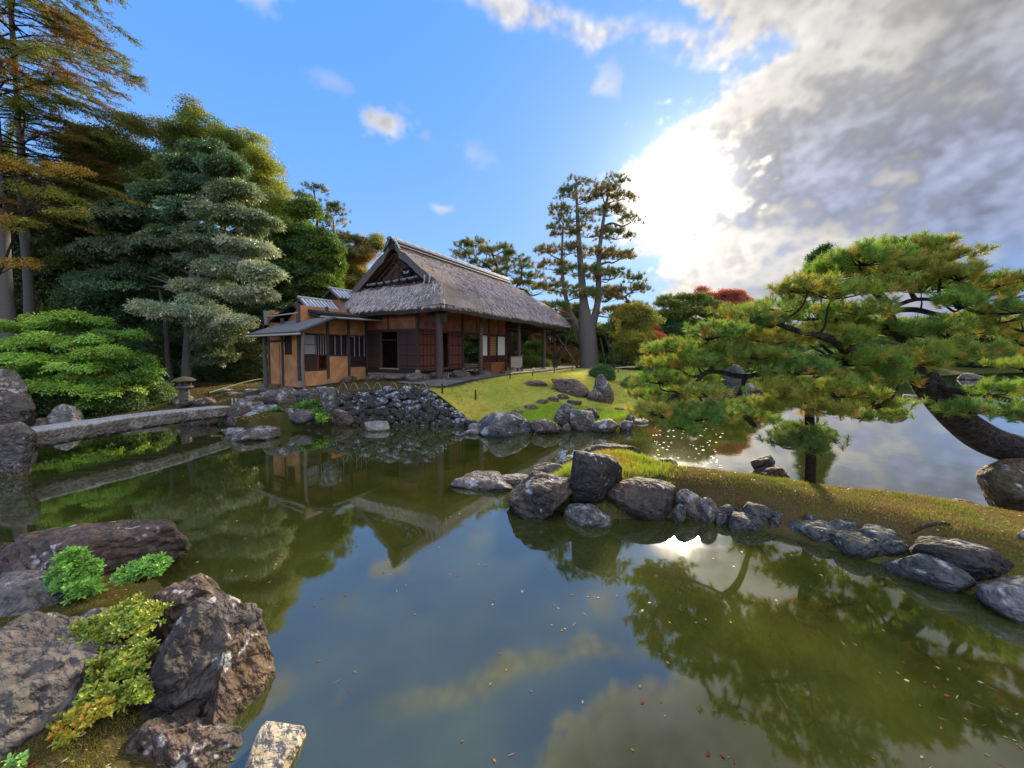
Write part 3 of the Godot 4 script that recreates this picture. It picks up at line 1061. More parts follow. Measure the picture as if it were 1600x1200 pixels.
func build_wing(house: Node3D) -> void:
	var o := OCHRE
	var wood := Color(0.085, 0.06, 0.05)
	var sw := -4.40                                            # the plane of the side wall
	var fu := -3.35                                            # the plane of the front wall
	var g := -0.22
	# side wall, towards the lawn: plaster with three barred windows
	for q in [[-0.12, -1.05, "tall"], [-1.05, -2.1, "panel"], [-2.1, -3.3, "low"]]:
		var x1: float = q[0]
		var x0: float = q[1]
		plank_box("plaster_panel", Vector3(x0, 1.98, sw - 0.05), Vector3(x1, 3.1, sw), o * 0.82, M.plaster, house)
		var bottom := 0.5 if q[2] == "tall" else (0.42 if q[2] == "low" else 1.02)
		plank_box("plaster_panel", Vector3(x0, g, sw - 0.05), Vector3(x1, bottom, sw), o, M.plaster, house)
		plank_box("window_sill", Vector3(x0, bottom, sw - 0.06), Vector3(x1, bottom + 0.06, sw + 0.03), wood, M.plank, house)
		plank_box("window_head", Vector3(x0, 1.93, sw - 0.06), Vector3(x1, 1.98, sw + 0.02), wood, M.plank, house)
		var lo := 1.08
		if q[2] == "tall":
			lo = 0.98
			plank_box("window_board", Vector3(x0 + 0.02, 0.56, sw - 0.05), Vector3(x1 - 0.02, 0.98, sw - 0.01), Color(0.05, 0.032, 0.03), M.wood, house)
		if q[2] == "low":
			plank_box("window_board", Vector3(x0 + 0.05, 0.48, sw - 0.05), Vector3(x0 + 0.72, 1.06, sw - 0.01), Color(0.075, 0.042, 0.035), M.wood, house)
			plank_box("window_post", Vector3(x0 + 0.72, 0.48, sw - 0.04), Vector3(x0 + 0.78, 1.06, sw + 0.01), Color(0.20, 0.09, 0.05), M.wood, house)
			plank_box("window_rail", Vector3(x0, 1.05, sw - 0.06), Vector3(x1, 1.1, sw + 0.02), wood, M.plank, house)
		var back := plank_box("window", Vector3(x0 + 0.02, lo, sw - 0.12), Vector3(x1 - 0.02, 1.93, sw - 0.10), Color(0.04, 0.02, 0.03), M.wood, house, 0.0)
		var w: float = (x1 - x0 - 0.04) * 0.5
		var bars := 4 if q[2] != "low" else 5
		for k in bars:
			var bx := lerpf(-w + 0.05, w - 0.03, float(k) / (bars - 1)) if q[2] != "low" else lerpf(0.08, w - 0.05, k / 4.0)
			var s := Shape.new()
			s.rod(Vector3(bx, lo - 1.5 + (1.5 - (lo + 1.93) * 0.5), 0.09), Vector3(bx, 1.93 - (lo + 1.93) * 0.5, 0.09), 0.016, 0.016, 6, Color(0.36, 0.31, 0.31))
			put("window_bar", s, M.bamboo, back)
		if q[2] == "low":
			plank_box("window_paper", Vector3(-w, -0.38, 0.07), Vector3(0.03, 0.4, 0.09), Color(0.40, 0.39, 0.39), M.paper, back, 0.0)
			plank_box("paper_rail", Vector3(-w, -0.01, 0.092), Vector3(0.03, 0.015, 0.104), wood, M.plank, back, 0.0)
	for x in [0.0, -1.05, -2.1, -3.35]:
		plank_box("post", Vector3(x - 0.06, g, sw - 0.06), Vector3(x + 0.06, 3.15, sw + 0.05), GREY_WOOD * 0.6, M.wood, house)
		plank_box("post_foot", Vector3(x - 0.065, g - 0.1, sw - 0.065), Vector3(x + 0.065, g + 0.26, sw + 0.058), Color(0.36, 0.33, 0.31), M.wood, house)
	for q in [[-2.1, -4.38], [-1.05, -4.36], [0.05, -4.36]]:
		var st := Shape.new()
		st.lathe([[0.0, -0.3], [0.3, -0.3], [0.32, -0.05], [0.25, 0.02], [0.0, 0.03]], 9, Color(0.21, 0.17, 0.15), Transform3D(Basis().scaled(Vector3(1, 1, 0.8)), Vector3(q[0], g + 0.02, q[1])))
		put("post_stone", st, M.stone, house)
	# front wall, towards the pond
	plank_box("plaster_panel", Vector3(fu - 0.02, g, sw - 1.05), Vector3(fu + 0.04, 2.3, sw - 0.06), o * 0.95, M.plaster, house)
	plank_box("plaster_panel", Vector3(fu - 0.02, g, sw - 2.05), Vector3(fu + 0.04, 1.62, sw - 1.05), o, M.plaster, house)
	plank_box("crawl_door", Vector3(fu - 0.05, g + 0.02, sw - 1.95), Vector3(fu - 0.022, 1.55, sw - 1.3), o * 0.92, M.plaster, house, 0.006)
	plank_box("door_rail", Vector3(fu - 0.07, 1.62, sw - 2.05), Vector3(fu + 0.05, 1.70, sw - 0.9), wood, M.plank, house)
	plank_box("door_rail", Vector3(fu - 0.05, 1.86, sw - 2.05), Vector3(fu + 0.05, 1.90, sw - 0.9), wood, M.plank, house)
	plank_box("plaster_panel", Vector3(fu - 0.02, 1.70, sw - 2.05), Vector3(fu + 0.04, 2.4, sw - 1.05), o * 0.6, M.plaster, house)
	plank_box("window_board", Vector3(fu - 0.03, 1.1, sw - 0.95), Vector3(fu + 0.03, 1.95, sw - 0.45), Color(0.035, 0.025, 0.022), M.wood, house)
	for z in [sw - 1.1, sw - 2.08]:
		plank_box("post", Vector3(fu - 0.06, g, z - 0.05), Vector3(fu + 0.05, 2.6, z + 0.05), GREY_WOOD * 0.6, M.wood, house)
	plank_box("wing_wall", Vector3(fu + 0.04, g, sw - 2.1), Vector3(0.0, 3.0, sw - 2.04), o * 0.9, M.plaster, house)
	plank_box("threshold_stone", Vector3(fu - 0.62, g - 0.2, sw - 1.9), Vector3(fu - 0.15, g + 0.1, sw - 1.15), Color(0.24, 0.19, 0.15), M.stone, house, 0.05)
	plank_box("threshold_stone", Vector3(-3.1, g - 0.2, sw + 0.25), Vector3(-2.4, g + 0.06, sw + 0.62), Color(0.24, 0.19, 0.15), M.stone, house, 0.05)
	# thin peeled posts of the porch
	post("porch_post", -4.1, -2.95, 2.05, 0.06, GREY_WOOD * 1.3, house, M.wood, 0.0, g)
	post("porch_post", -4.0, -5.62, 2.05, 0.075, GREY_WOOD * 0.8, house, M.wood, 0.0, g)
	# porch roof of bark shingles
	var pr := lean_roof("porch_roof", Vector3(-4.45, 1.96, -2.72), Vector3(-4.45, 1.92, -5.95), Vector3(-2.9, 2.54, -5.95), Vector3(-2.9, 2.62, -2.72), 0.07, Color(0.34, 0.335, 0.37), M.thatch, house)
	var e := Shape.new()
	e.rod(Vector3(-4.42, 1.86, -2.6), Vector3(-4.42, 1.83, -6.15), 0.04, 0.04, 7, Color(0.34, 0.30, 0.26))
	put("porch_beam", e, M.bamboo, house)
	for k in 15:
		var s := Shape.new()
		var z := -2.85 - k * 0.21
		s.rod(Vector3(-4.4, 1.88, z), Vector3(-3.0, 2.46, z), 0.022, 0.022, 5, Color(0.10, 0.065, 0.05))
		put("rafter", s, M.wood, pr)
	# body of the wing above the porch: gable with plaster, shingled slopes
	var ridge_z := sw - 1.15
	var gb := Shape.new()
	gb.face4(Vector3(-2.7, 2.3, ridge_z - 1.9), Vector3(-2.7, 2.3, sw), Vector3(-2.7, 2.95, sw), Vector3(-2.7, 2.75, ridge_z - 1.2), o * 0.85)
	gb.face3(Vector3(-2.7, 2.72, ridge_z - 1.2), Vector3(-2.7, 2.95, sw - 0.1), Vector3(-2.7, 3.15, ridge_z + 0.1), o * 0.85)
	put("wing_gable", gb, M.plaster, house, false)
	var dark := Color(0.075, 0.068, 0.07)
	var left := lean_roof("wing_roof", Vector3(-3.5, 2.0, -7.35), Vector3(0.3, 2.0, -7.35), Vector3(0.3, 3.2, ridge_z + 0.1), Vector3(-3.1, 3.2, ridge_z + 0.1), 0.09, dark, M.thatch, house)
	for k in 9:
		var s := Shape.new()
		var t := k / 8.0
		s.rod(Vector3(-3.42, lerpf(2.0, 3.05, t), lerpf(-7.25, ridge_z - 0.15, t)), Vector3(-2.7, lerpf(2.0, 3.05, t), lerpf(-7.25, ridge_z - 0.15, t)), 0.025, 0.025, 5, Color(0.15, 0.12, 0.11))
		put("rafter", s, M.wood, left)
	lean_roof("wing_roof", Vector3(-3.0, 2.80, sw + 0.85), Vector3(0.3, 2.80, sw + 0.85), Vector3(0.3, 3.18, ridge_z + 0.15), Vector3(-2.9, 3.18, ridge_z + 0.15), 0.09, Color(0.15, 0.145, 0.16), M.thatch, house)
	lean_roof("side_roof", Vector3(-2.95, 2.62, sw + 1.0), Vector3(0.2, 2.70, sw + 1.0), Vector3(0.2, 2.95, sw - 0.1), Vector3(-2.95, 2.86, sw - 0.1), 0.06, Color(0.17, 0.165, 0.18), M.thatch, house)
	var gut := Shape.new()
	gut.rod(Vector3(-3.1, 2.60, sw + 1.04), Vector3(0.2, 2.66, sw + 1.04), 0.04, 0.04, 7, Color(0.33, 0.29, 0.25))
	put("gutter_pole", gut, M.bamboo, house)
	var gp := Shape.new()
	gp.rod(Vector3(-3.6, 2.68, -6.2), Vector3(-3.5, 2.75, -4.2), 0.03, 0.03, 6, Color(0.30, 0.27, 0.24))
	put("gutter_pole", gp, M.bamboo, house)
	var gs := Shape.new()
	gs.rod(Vector3(-3.6, 2.35, -6.2), Vector3(-3.6, 2.92, -6.2), 0.09, 0.11, 8, Color(0.24, 0.22, 0.21))
	put("gutter_box", gs, M.wood, house)
	# two small raised tiled roofs with plaster under them
	for q in [[-2.75, -1.2, 3.08, ridge_z + 0.25, 0.62], [-0.95, 0.9, 3.78, ridge_z - 0.25, 0.7]]:
		var x0: float = q[0]
		var x1: float = q[1]
		var y: float = q[2]
		var z: float = q[3]
		var hw: float = q[4]
		plank_box("clerestory_wall", Vector3(x0 + 0.22, y - 0.75, z - hw + 0.2), Vector3(x1 - 0.05, y - 0.02, z + hw - 0.22), o * 0.9, M.plaster, house)
		var a := Vector3(x0, y - 0.06, z + hw)
		var b := Vector3(x1, y - 0.06, z + hw)
		var c := Vector3(x1, y + 0.40, z)
		var d := Vector3(x0, y + 0.40, z)
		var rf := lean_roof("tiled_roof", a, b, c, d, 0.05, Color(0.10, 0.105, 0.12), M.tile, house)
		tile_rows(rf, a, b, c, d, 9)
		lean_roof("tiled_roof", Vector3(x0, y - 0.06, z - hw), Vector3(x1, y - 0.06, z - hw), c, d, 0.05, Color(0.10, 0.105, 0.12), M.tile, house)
		var rg := Shape.new()
		rg.rod(Vector3(x0 - 0.05, y + 0.44, z), Vector3(x1, y + 0.44, z), 0.085, 0.085, 8, Color(0.24, 0.255, 0.29))
		put("tiled_ridge", rg, M.tile, house)
		var gb2 := Shape.new()
		gb2.face3(Vector3(x0 + 0.18, y - 0.08, z - hw + 0.15), Vector3(x0 + 0.18, y - 0.08, z + hw - 0.15), Vector3(x0 + 0.18, y + 0.34, z), Color(0.06, 0.045, 0.04))
		put("clerestory_gable", gb2, M.wood, house, false)
		for dd in [-1.0, 1.0]:
			var bb := Shape.new()
			bb.rod(Vector3(x0 + 0.02, y - 0.10, z + dd * (hw - 0.02)), Vector3(x0 + 0.02, y + 0.36, z), 0.04, 0.05, 5, Color(0.13, 0.12, 0.13))
			put("barge_board", bb, M.wood, house)


# ---------------------------------------------------------------- stones
const GREY := Color(0.195, 0.178, 0.165)
const BROWN := Color(0.19, 0.135, 0.112)
const DARK := Color(0.052, 0.045, 0.043)
const PALE := Color(0.42, 0.40, 0.385)
const BLUE := Color(0.145, 0.148, 0.16)
const TAN := Color(0.30, 0.18, 0.085)
const LICHEN := Color(0.58, 0.59, 0.62)

func ball(n: int) -> Array:                                   # [directions, quads] of a cube blown up into a ball
	var key := "ball%d" % n
	if CL.has(key):
		return CL[key]
	var dirs := PackedVector3Array()
	var quads := PackedInt32Array()
	var seen := {}
	for f in 6:
		var ax := f / 2
		var sg := 1.0 if f % 2 == 0 else -1.0
		var grid := []
		for j in n + 1:
			for k in n + 1:
				var a := tan((2.0 * k / n - 1.0) * PI / 4.0)
				var b := tan((2.0 * j / n - 1.0) * PI / 4.0)
				var p := Vector3.ZERO
				p[ax] = sg
				p[(ax + 1) % 3] = a * sg
				p[(ax + 2) % 3] = b
				p = p.normalized()
				var h := Vector3i((p * 4000.0).round())
				if not seen.has(h):
					seen[h] = dirs.size()
					dirs.append(p)
				grid.append(seen[h])
		for j in n:
			for k in n:
				var o := j * (n + 1) + k
				quads.append_array(PackedInt32Array([grid[o], grid[o + 1], grid[o + n + 2], grid[o + n + 1]]))
	CL[key] = [dirs, quads]
	return CL[key]


# size: half extents; opts: n (fineness), cuts, flat (a level top at that share), col, lichen (share of pale spots, most on top), rough, layers, wet (height of the water above the stone's middle), lean
func rock_shape(s: int, size: Vector3, o := {}) -> Shape:
	var r := rng(s)
	var sh := Shape.new()
	var n: int = o.get("n", 12)
	var b := ball(n)
	var dirs: PackedVector3Array = b[0]
	var quads: PackedInt32Array = b[1]
	var planes := []
	for k in int(o.get("cuts", 14)):
		var d := rand_dir(r)
		d.y *= 0.75
		planes.append([d.normalized(), r.randf_range(0.52, 0.86)])
	if o.has("flat"):
		planes.append([Vector3(r.randf_range(-0.12, 0.12), 1, r.randf_range(-0.1, 0.12)).normalized(), o.flat])
	for q in o.get("planes", []):
		planes.append([q[0].normalized(), q[1]])
	var rough: float = o.get("rough", 0.10)
	var layers: float = o.get("layers", 0.0)
	var col: Color = o.get("col", GREY)
	var col2: Color = o.get("col2", BROWN)
	var lich: float = o.get("lichen", 0.25)
	var lich_col: Color = o.get("lichen_col", LICHEN)
	var wet: float = o.get("wet", -100.0)
	var moss: float = o.get("moss", 0.0)
	var soft: float = o.get("soft", 34.0)
	var mottle: float = o.get("mottle", 1.0)
	var off := Vector3(r.randf() * 900.0, r.randf() * 900.0, r.randf() * 900.0)
	var m := minf(size.x, minf(size.y, size.z))
	var big := (size.x + size.y + size.z) / 3.0
	var slant := Vector3(r.randf_range(-0.35, 0.35), 1.0, r.randf_range(-0.35, 0.35))
	if o.has("slant"):
		slant = o.slant
	var radii := PackedFloat32Array()
	var ext := Vector3.ZERO
	var lo := Vector3.ZERO
	var hi := Vector3.ZERO
	for d in dirs:
		var acc := exp(-soft * 1.0)
		for q in planes:
			var c: float = d.dot(q[0])
			if c > 0.05:
				acc += exp(-soft * (q[1] / c))
		var rad := minf(-log(acc) / soft, 1.15)
		radii.append(rad)
		lo = lo.min(d * rad)
		hi = hi.max(d * rad)
	ext = (hi - lo) * 0.5
	var mid := (hi + lo) * 0.5
	for di in dirs.size():
		var d := dirs[di]
		var p := (d * radii[di] - mid) / ext * size
		var g := p / big * 42.0 + off
		var f := ridged.get_noise_3d(g.x, g.y, g.z) * 0.55 + noise.get_noise_3d(g.x * 0.9, g.y * 0.9, g.z * 0.9)
		var fine := noise.get_noise_3d(g.x * 5.0, g.y * 5.0, g.z * 5.0)
		var tiny := noise.get_noise_3d(g.x * 16.0, g.y * 16.0, g.z * 16.0)
		var st := 0.0
		if layers > 0.0:
			var lay := p.dot(slant) / big * 4.5 + noise.get_noise_3d(g.x, g.y, g.z) * 1.5
			st = (absf(fposmod(lay, 1.0) - 0.5) * 2.0 - 0.5) * layers
		p += d * m * (rough * 1.7 * f + rough * 0.55 * fine + rough * 0.2 * tiny + st * 0.20)
		# colour: mottled, with pale lichen and a dark band where the water wets it
		var t := clampf(0.5 + 1.3 * noise.get_noise_3d(g.x * 1.3 + 40.0, g.y * 1.3, g.z * 1.3), 0.0, 1.0)
		var c := col.lerp(col2, t * 0.8)
		var l := 0.78 + mottle * (0.6 * fine + 0.4 * f + 0.5 * tiny)
		c = Color(c.r * l, c.g * l, c.b * l)
		if lich > 0.0:
			var spot := noise.get_noise_3d(g.x * 3.2 + 200.0, g.y * 3.2, g.z * 3.2) + 0.6 * noise.get_noise_3d(g.x * 11.0, g.y * 11.0 + 30.0, g.z * 11.0)
			spot += d.y * 0.28
			var th := 0.75 - lich
			c = c.lerp(lich_col, smoothstep(th, th + 0.14, spot) * 0.85)
		if moss > 0.0:
			var spot := noise.get_noise_3d(g.x * 1.6 + 500.0, g.y * 1.6, g.z * 1.6) + d.y * 0.3
			c = c.lerp(Color(0.085, 0.10, 0.015), smoothstep(0.6 - moss, 0.85 - moss, spot) * 0.9)
		if p.y < wet + 0.05 + 0.03 * fine:
			c = c.lerp(o.get("band", Color(0.05, 0.045, 0.03)), smoothstep(wet + 0.07, wet + 0.02, p.y) * 0.75)
		sh.point(p, c)
	for k in range(0, quads.size(), 4):
		sh.quad(quads[k], quads[k + 1], quads[k + 2], quads[k + 3])
	return sh


# a stone seen with its foot at (px, py) on a level h, w and t pixels wide and tall
func rock(label: String, px: float, py: float, w: float, t: float, h := 0.0, o := {}, category := "rock", group := "", called := "rock") -> MeshInstance3D:
	var foot := on(px, py, h)
	var depth := -foot.z
	var width := w * depth / LENS
	var deep: float = width * o.get("deep", 0.8)
	depth += deep * 0.42
	var tall := maxf(at(px, py - t, depth).y - h, 0.05)
	var sink: float = o.get("sink", 0.12 + 0.12 * tall)
	var c := at(px, py, depth)
	c.y = h + (tall - sink) * 0.5
	var size := Vector3(width * 0.53, (tall + sink) * 0.5 * 1.04, deep * 0.5)
	var s: int = int(px * 3.0 + py * 7.0)
	var oo := o.duplicate()
	if h < 0.05 and not o.has("wet"):
		oo.wet = -c.y
	if not o.has("n"):
		oo.n = clampi(int(w * 0.24), 6, 26)
	var m := put(called, rock_shape(int(o.get("seed", s)), size, oo), M.rock)
	m.position = c
	m.rotation.y = o.get("turn", 0.0)
	tag(m, label, category, group)
	return m


func near_rock(label: String, px: float, depth: float, y: float, half: Vector3, o := {}, category := "rock") -> void:
	var c := at(px, 600.0, depth)
	c.y = y
	var oo := o.duplicate()
	if not oo.has("wet"):
		oo.wet = -y
	var m := put("rock", rock_shape(int(o.get("seed", int(px * 5.0 + depth * 100.0))), half, oo), M.rock)
	m.position = c
	tag(m, label, category)


func ground_h(px: float, py: float, guess := 0.6) -> float:   # height of the ground seen there
	var h := guess
	for k in 14:
		var p := on(px, py, h)
		h = lerpf(h, land(p.x, p.z), 0.6)
	return h


func rock_on_land(label: String, px: float, py: float, w: float, t: float, o := {}, category := "rock", group := "", called := "rock") -> MeshInstance3D:
	return rock(label, px, py, w, t, ground_h(px, py), o, category, group, called)


func build_rocks() -> void:
	# far bank, from the bridge to the lawn
	var shore := "stones along the far shore"
	rock("big dark boulder with a rusty waterline band at the left end of the bridge", 14, 746, 78, 84, 0.0, {"lichen": 0.3, "col": GREY, "band": TAN, "n": 26, "deep": 0.5, "cuts": 10}, "boulder")
	rock("tall grey boulder speckled with pale lichen, behind the bridge at the left", 2, 668, 108, 90, 0.25, {"lichen": 0.42, "col": GREY, "n": 22, "cuts": 8, "planes": [[Vector3(0.8, 0.75, 0.2), 0.55]]}, "boulder")
	rock("pale irregular stone at the water's edge behind the bridge", 108, 670, 40, 34, 0.0, {"col": PALE * 0.75, "col2": PALE * 0.5, "lichen": 0.3, "cuts": 13, "rough": 0.2, "n": 14})
	rock("low dark stone beside the pale stone behind the bridge", 66, 672, 46, 18, 0.0, {"lichen": 0.15})
	rock("low mossy bank stone left of the brown leaf patch, behind the bridge", 205, 667, 50, 18, 0.0, {"moss": 0.4})
	rock("squat dark stone under the far part of the bridge", 250, 665, 44, 14, 0.0, {"lichen": 0.1})
	rock("dark foundation stone under the right end of the bridge", 318, 666, 46, 22, 0.0, {"lichen": 0.1, "col": DARK, "flat": 0.7})
	rock("squared upright stone that carries the right end of the bridge", 377, 668, 44, 40, 0.0, {"lichen": 0.28, "flat": 0.8, "cuts": 6, "col2": BROWN * 0.9}, "stone block")
	rock_on_land("small round stone behind the bridge beside the lantern's foot", 284, 634, 30, 17, {"lichen": 0.35})
	rock_on_land("long low brown stone behind the bridge, right of the lantern", 322, 634, 46, 14, {"lichen": 0.2, "col": BROWN})
	rock_on_land("rounded lilac grey boulder in front of the porch post", 440, 634, 48, 27, {"lichen": 0.35, "n": 14})
	rock_on_land("long grey stone behind the rounded boulder by the porch", 476, 628, 58, 20, {"lichen": 0.3, "col": BLUE})
	rock_on_land("sloping pale slab at the left end of the stone wall", 512, 636, 34, 30, {"lichen": 0.5, "flat": 0.5})
	rock("flat pale slab between the bridge stone and the fern", 418, 646, 60, 13, 0.45, {"lichen": 0.5, "col": PALE * 0.8, "flat": 0.55}, "stone slab")
	rock("broad flat-topped brown and white rock at the water right of the bridge", 427, 671, 82, 27, 0.0, {"lichen": 0.45, "flat": 0.6, "col2": TAN, "n": 18, "layers": 0.5})
	rock("low layered rock in the water in front of the flat-topped rock", 398, 690, 74, 20, 0.0, {"lichen": 0.4, "layers": 0.7, "flat": 0.6, "n": 16})
	rock("small white flat stone in the water by the bridge end", 365, 680, 32, 10, 0.0, {"col": PALE, "lichen": 0.5, "flat": 0.5})
	rock("dark rounded rock with a pale crown, left of the stone wall", 486, 667, 58, 24, 0.0, {"lichen": 0.3, "n": 16})
	rock("upper dark rock behind the fern, above the rounded rock", 472, 655, 54, 18, 0.3, {"lichen": 0.25, "col": BLUE})
	rock("smooth dark rock at the left foot of the stone wall", 535, 666, 56, 26, 0.0, {"lichen": 0.12, "col": BROWN * 0.7, "n": 16})
	rock("lone white flat stone lying in the water before the stone wall", 590, 674, 42, 14, 0.0, {"col": PALE, "col2": PALE * 0.7, "lichen": 0.3, "flat": 0.62, "cuts": 5, "rough": 0.05})
	rock("lowest of the white slabs at the right foot of the stone wall", 738, 679, 24, 8, 0.0, {"col": PALE, "lichen": 0.5, "flat": 0.5}, "stone slab")
	rock("white slab on top of its stack at the right foot of the stone wall", 741, 672, 20, 10, 0.06, {"col": PALE, "lichen": 0.5, "flat": 0.5}, "stone slab")
	rock("large boulder with a frosty white crown, at the foot of the lawn", 790, 683, 90, 37, 0.0, {"lichen": 0.44, "col": BLUE, "col2": GREY, "n": 22, "flat": 0.8}, "boulder")
	rock("brown grey stone right of the white-crowned boulder", 855, 679, 46, 23, 0.0, {"lichen": 0.3, "col": BROWN, "n": 14})
	rock("small dark stone wedged between larger shore stones under the lawn", 883, 675, 18, 13, 0.0, {"lichen": 0.15})
	rock("upright greenish lichen stone above the shore stones", 881, 664, 32, 34, 0.1, {"lichen": 0.42, "lichen_col": Color(0.36, 0.40, 0.36), "n": 14})
	rock("blocky flat-topped stone right of the upright lichen stone", 911, 674, 38, 33, 0.0, {"lichen": 0.2, "flat": 0.75, "n": 14, "moss": 0.1})
	rock("small angular stone in the grass behind the blocky shore stone", 926, 650, 20, 13, 0.3, {"lichen": 0.3})
	rock("pale brown cracked stone at the right of the lawn shore", 947, 678, 44, 22, 0.0, {"lichen": 0.4, "col2": TAN * 0.7, "n": 14})
	rock("sloping grey stone at the right end of the lawn shore", 978, 674, 24, 17, 0.0, {"lichen": 0.3, "flat": 0.5})
	rock("little upright stone above the right end of the lawn shore", 984, 661, 14, 16, 0.1, {"lichen": 0.25})
	rock("flat white stone in the shallows at the lawn's right corner", 1000, 662, 26, 7, 0.0, {"col": PALE, "lichen": 0.4, "flat": 0.5})
	# on the lawn
	rock_on_land("wide flat-topped rock on the lawn, left of the tall stone", 890, 618, 56, 25, {"lichen": 0.15, "flat": 0.6, "n": 16, "layers": 0.4, "col": BROWN})
	rock_on_land("tall square standing stone on the lawn", 943, 630, 31, 44, {"lichen": 0.28, "flat": 0.85, "cuts": 6, "n": 16, "deep": 0.9}, "standing stone")
	rock_on_land("smaller stone leaning on the tall standing stone", 930, 629, 24, 22, {"lichen": 0.2})
	var steps := [[810, 648, 22, 7, "stepping stone nearest the white-crowned boulder"], [828, 641, 23, 9, "dark round stepping stone, lowest of the row in the open grass"], [848, 632, 20, 8, "second stepping stone up the lawn from the shore"], [864, 627, 17, 7, "third stepping stone up the lawn from the shore"], [880, 624, 20, 8, "stepping stone just below the wide flat-topped lawn rock"], [898, 634, 22, 9, "stepping stone right of the row, above the blocky shore stone"], [866, 617, 18, 6, "stepping stone left of the wide flat-topped lawn rock"], [848, 612, 16, 6, "small stepping stone in the upper lawn, right one of two"], [828, 614, 18, 5, "small stepping stone in the upper lawn, left one of two"], [836, 600, 40, 5, "long flat stepping stone beside the gravel path"], [968, 643, 16, 6, "lone flat stone in the bright grass at the right of the lawn"]]
	for q in steps:
		rock_on_land(q[4], q[0], q[1], q[2], q[3], {"lichen": 0.2, "flat": 0.5, "col": BROWN, "sink": 0.12}, "stepping stone", "stepping stones across the lawn", "stepping_stone")
	# behind the pine, on the shore that runs to the right
	for q in [[1073, 618, 44, 13, "bluish stone on the shore seen under the pine, leftmost"], [1102, 611, 26, 16, "small stone on the shore seen under the pine branches"], [1147, 612, 30, 42, "tall dark stone on the shore seen through the pine"], [1120, 616, 30, 10, "low stone on the shore left of the tall dark stone"], [1172, 612, 34, 12, "low grey stone on the shore right of the tall dark stone"]]:
		rock(q[4], q[0], q[1], q[2], q[3], 0.05, {"lichen": 0.2, "col": BLUE}, "rock", shore)
	# the spit
	rock("broad pale layered slab in the water off the tip of the spit", 752, 766, 96, 22, 0.0, {"col": PALE * 0.62, "col2": Color(0.24, 0.2, 0.17), "lichen": 0.3, "flat": 0.5, "layers": 0.8, "n": 20, "deep": 0.75}, "stone slab")
	rock("smaller pale slab behind the broad one at the tip of the spit", 800, 758, 66, 15, 0.0, {"col": PALE * 0.62, "col2": Color(0.24, 0.2, 0.17), "lichen": 0.3, "flat": 0.5, "layers": 0.7, "n": 16}, "stone slab")
	rock("large brown and slate rock at the tip of the spit", 846, 812, 106, 64, 0.0, {"lichen": 0.14, "n": 34, "col": DARK * 1.3, "col2": BROWN * 0.8, "flat": 0.62, "layers": 0.3, "deep": 0.9})
	rock("low pale cracked rock in the water before the tall dark rock", 920, 825, 74, 32, 0.0, {"lichen": 0.3, "col": Color(0.17, 0.175, 0.165), "col2": Color(0.22, 0.22, 0.2), "layers": 0.6, "n": 20})
	rock("tall dark cube-like rock standing at the head of the spit", 932, 797, 86, 86, 0.10, {"lichen": 0.12, "n": 34, "col": DARK, "col2": DARK * 0.8, "flat": 0.8, "cuts": 8, "deep": 0.85})
	rock("flat-topped dark brown rock on the far side of the spit's head", 950, 729, 104, 34, 0.05, {"lichen": 0.06, "n": 24, "flat": 0.6, "col": BROWN * 0.8, "col2": DARK, "deep": 0.6, "layers": 0.3})
	rock("bluish rock at the tip of the spit among the bright grass", 858, 752, 54, 28, 0.0, {"lichen": 0.28, "col": BLUE, "n": 16})
	rock("small bluish rock between the grass and the flat-topped rock", 888, 728, 42, 16, 0.0, {"lichen": 0.28, "col": BLUE, "n": 14})
	rock("smooth rounded boulder right of the tall dark rock", 1000, 812, 110, 60, 0.0, {"lichen": 0.12, "n": 34, "col": DARK * 1.1, "col2": BROWN * 0.8, "cuts": 6, "rough": 0.06, "soft": 14.0}, "boulder")
	rock("dark low rock on the water side behind the spit", 1034, 734, 56, 18, 0.0, {"lichen": 0.04, "col": DARK, "n": 14})
	rock("two-peaked brown rock standing in the water behind the spit", 1191, 757, 72, 30, 0.0, {"lichen": 0.05, "col": BROWN * 0.9, "col2": TAN * 0.5, "n": 20, "layers": 0.5})
	rock("upper peak stone on the rock in the water behind the spit", 1192, 738, 36, 26, 0.12, {"lichen": 0.08, "col": GREY * 0.8, "n": 14})
	rock("big mossy brown rock under the pine trunk at the right edge", 1588, 806, 96, 82, 0.12, {"lichen": 0.12, "col": Color(0.16, 0.115, 0.07), "col2": Color(0.11, 0.10, 0.06), "n": 26, "moss": 0.2, "deep": 0.9})
	rock("rock with a jagged pale crest, first of the spit's edging stones", 1080, 812, 44, 46, 0.0, {"lichen": 0.3, "col": GREY, "n": 16, "cuts": 12})
	rock("rounded rock against the jagged edging stone", 1106, 818, 34, 40, 0.0, {"lichen": 0.2, "n": 14})
	var row := [[1059, 808, 18, 20, "small square stone left of the jagged edging stone"], [1132, 806, 24, 16, "small blue-grey stone, upper, right of the jagged edging stone"], [1150, 806, 18, 14, "small stone beside the blue-grey one in the spit's edging"], [1128, 822, 20, 18, "lower small stone right of the rounded edging rock"], [1160, 830, 60, 28, "wide wedge-shaped stone low in the spit's edging"], [1178, 812, 38, 26, "greenish upright stone above the wide wedge in the edging"], [1196, 812, 16, 16, "little stone between two larger edging stones"], [1210, 830, 22, 20, "small cracked stone in the middle of the edging, lower"], [1216, 814, 22, 14, "small flat stone in the middle of the edging, upper"], [1243, 818, 36, 30, "block-shaped slate stone on top of the edging"], [1243, 838, 42, 22, "wide stone under the slate block in the edging"], [1264, 834, 26, 30, "stone leaning on the right of the slate block"], [1286, 824, 32, 14, "flat slab at the top of the edging past the slate block"]]
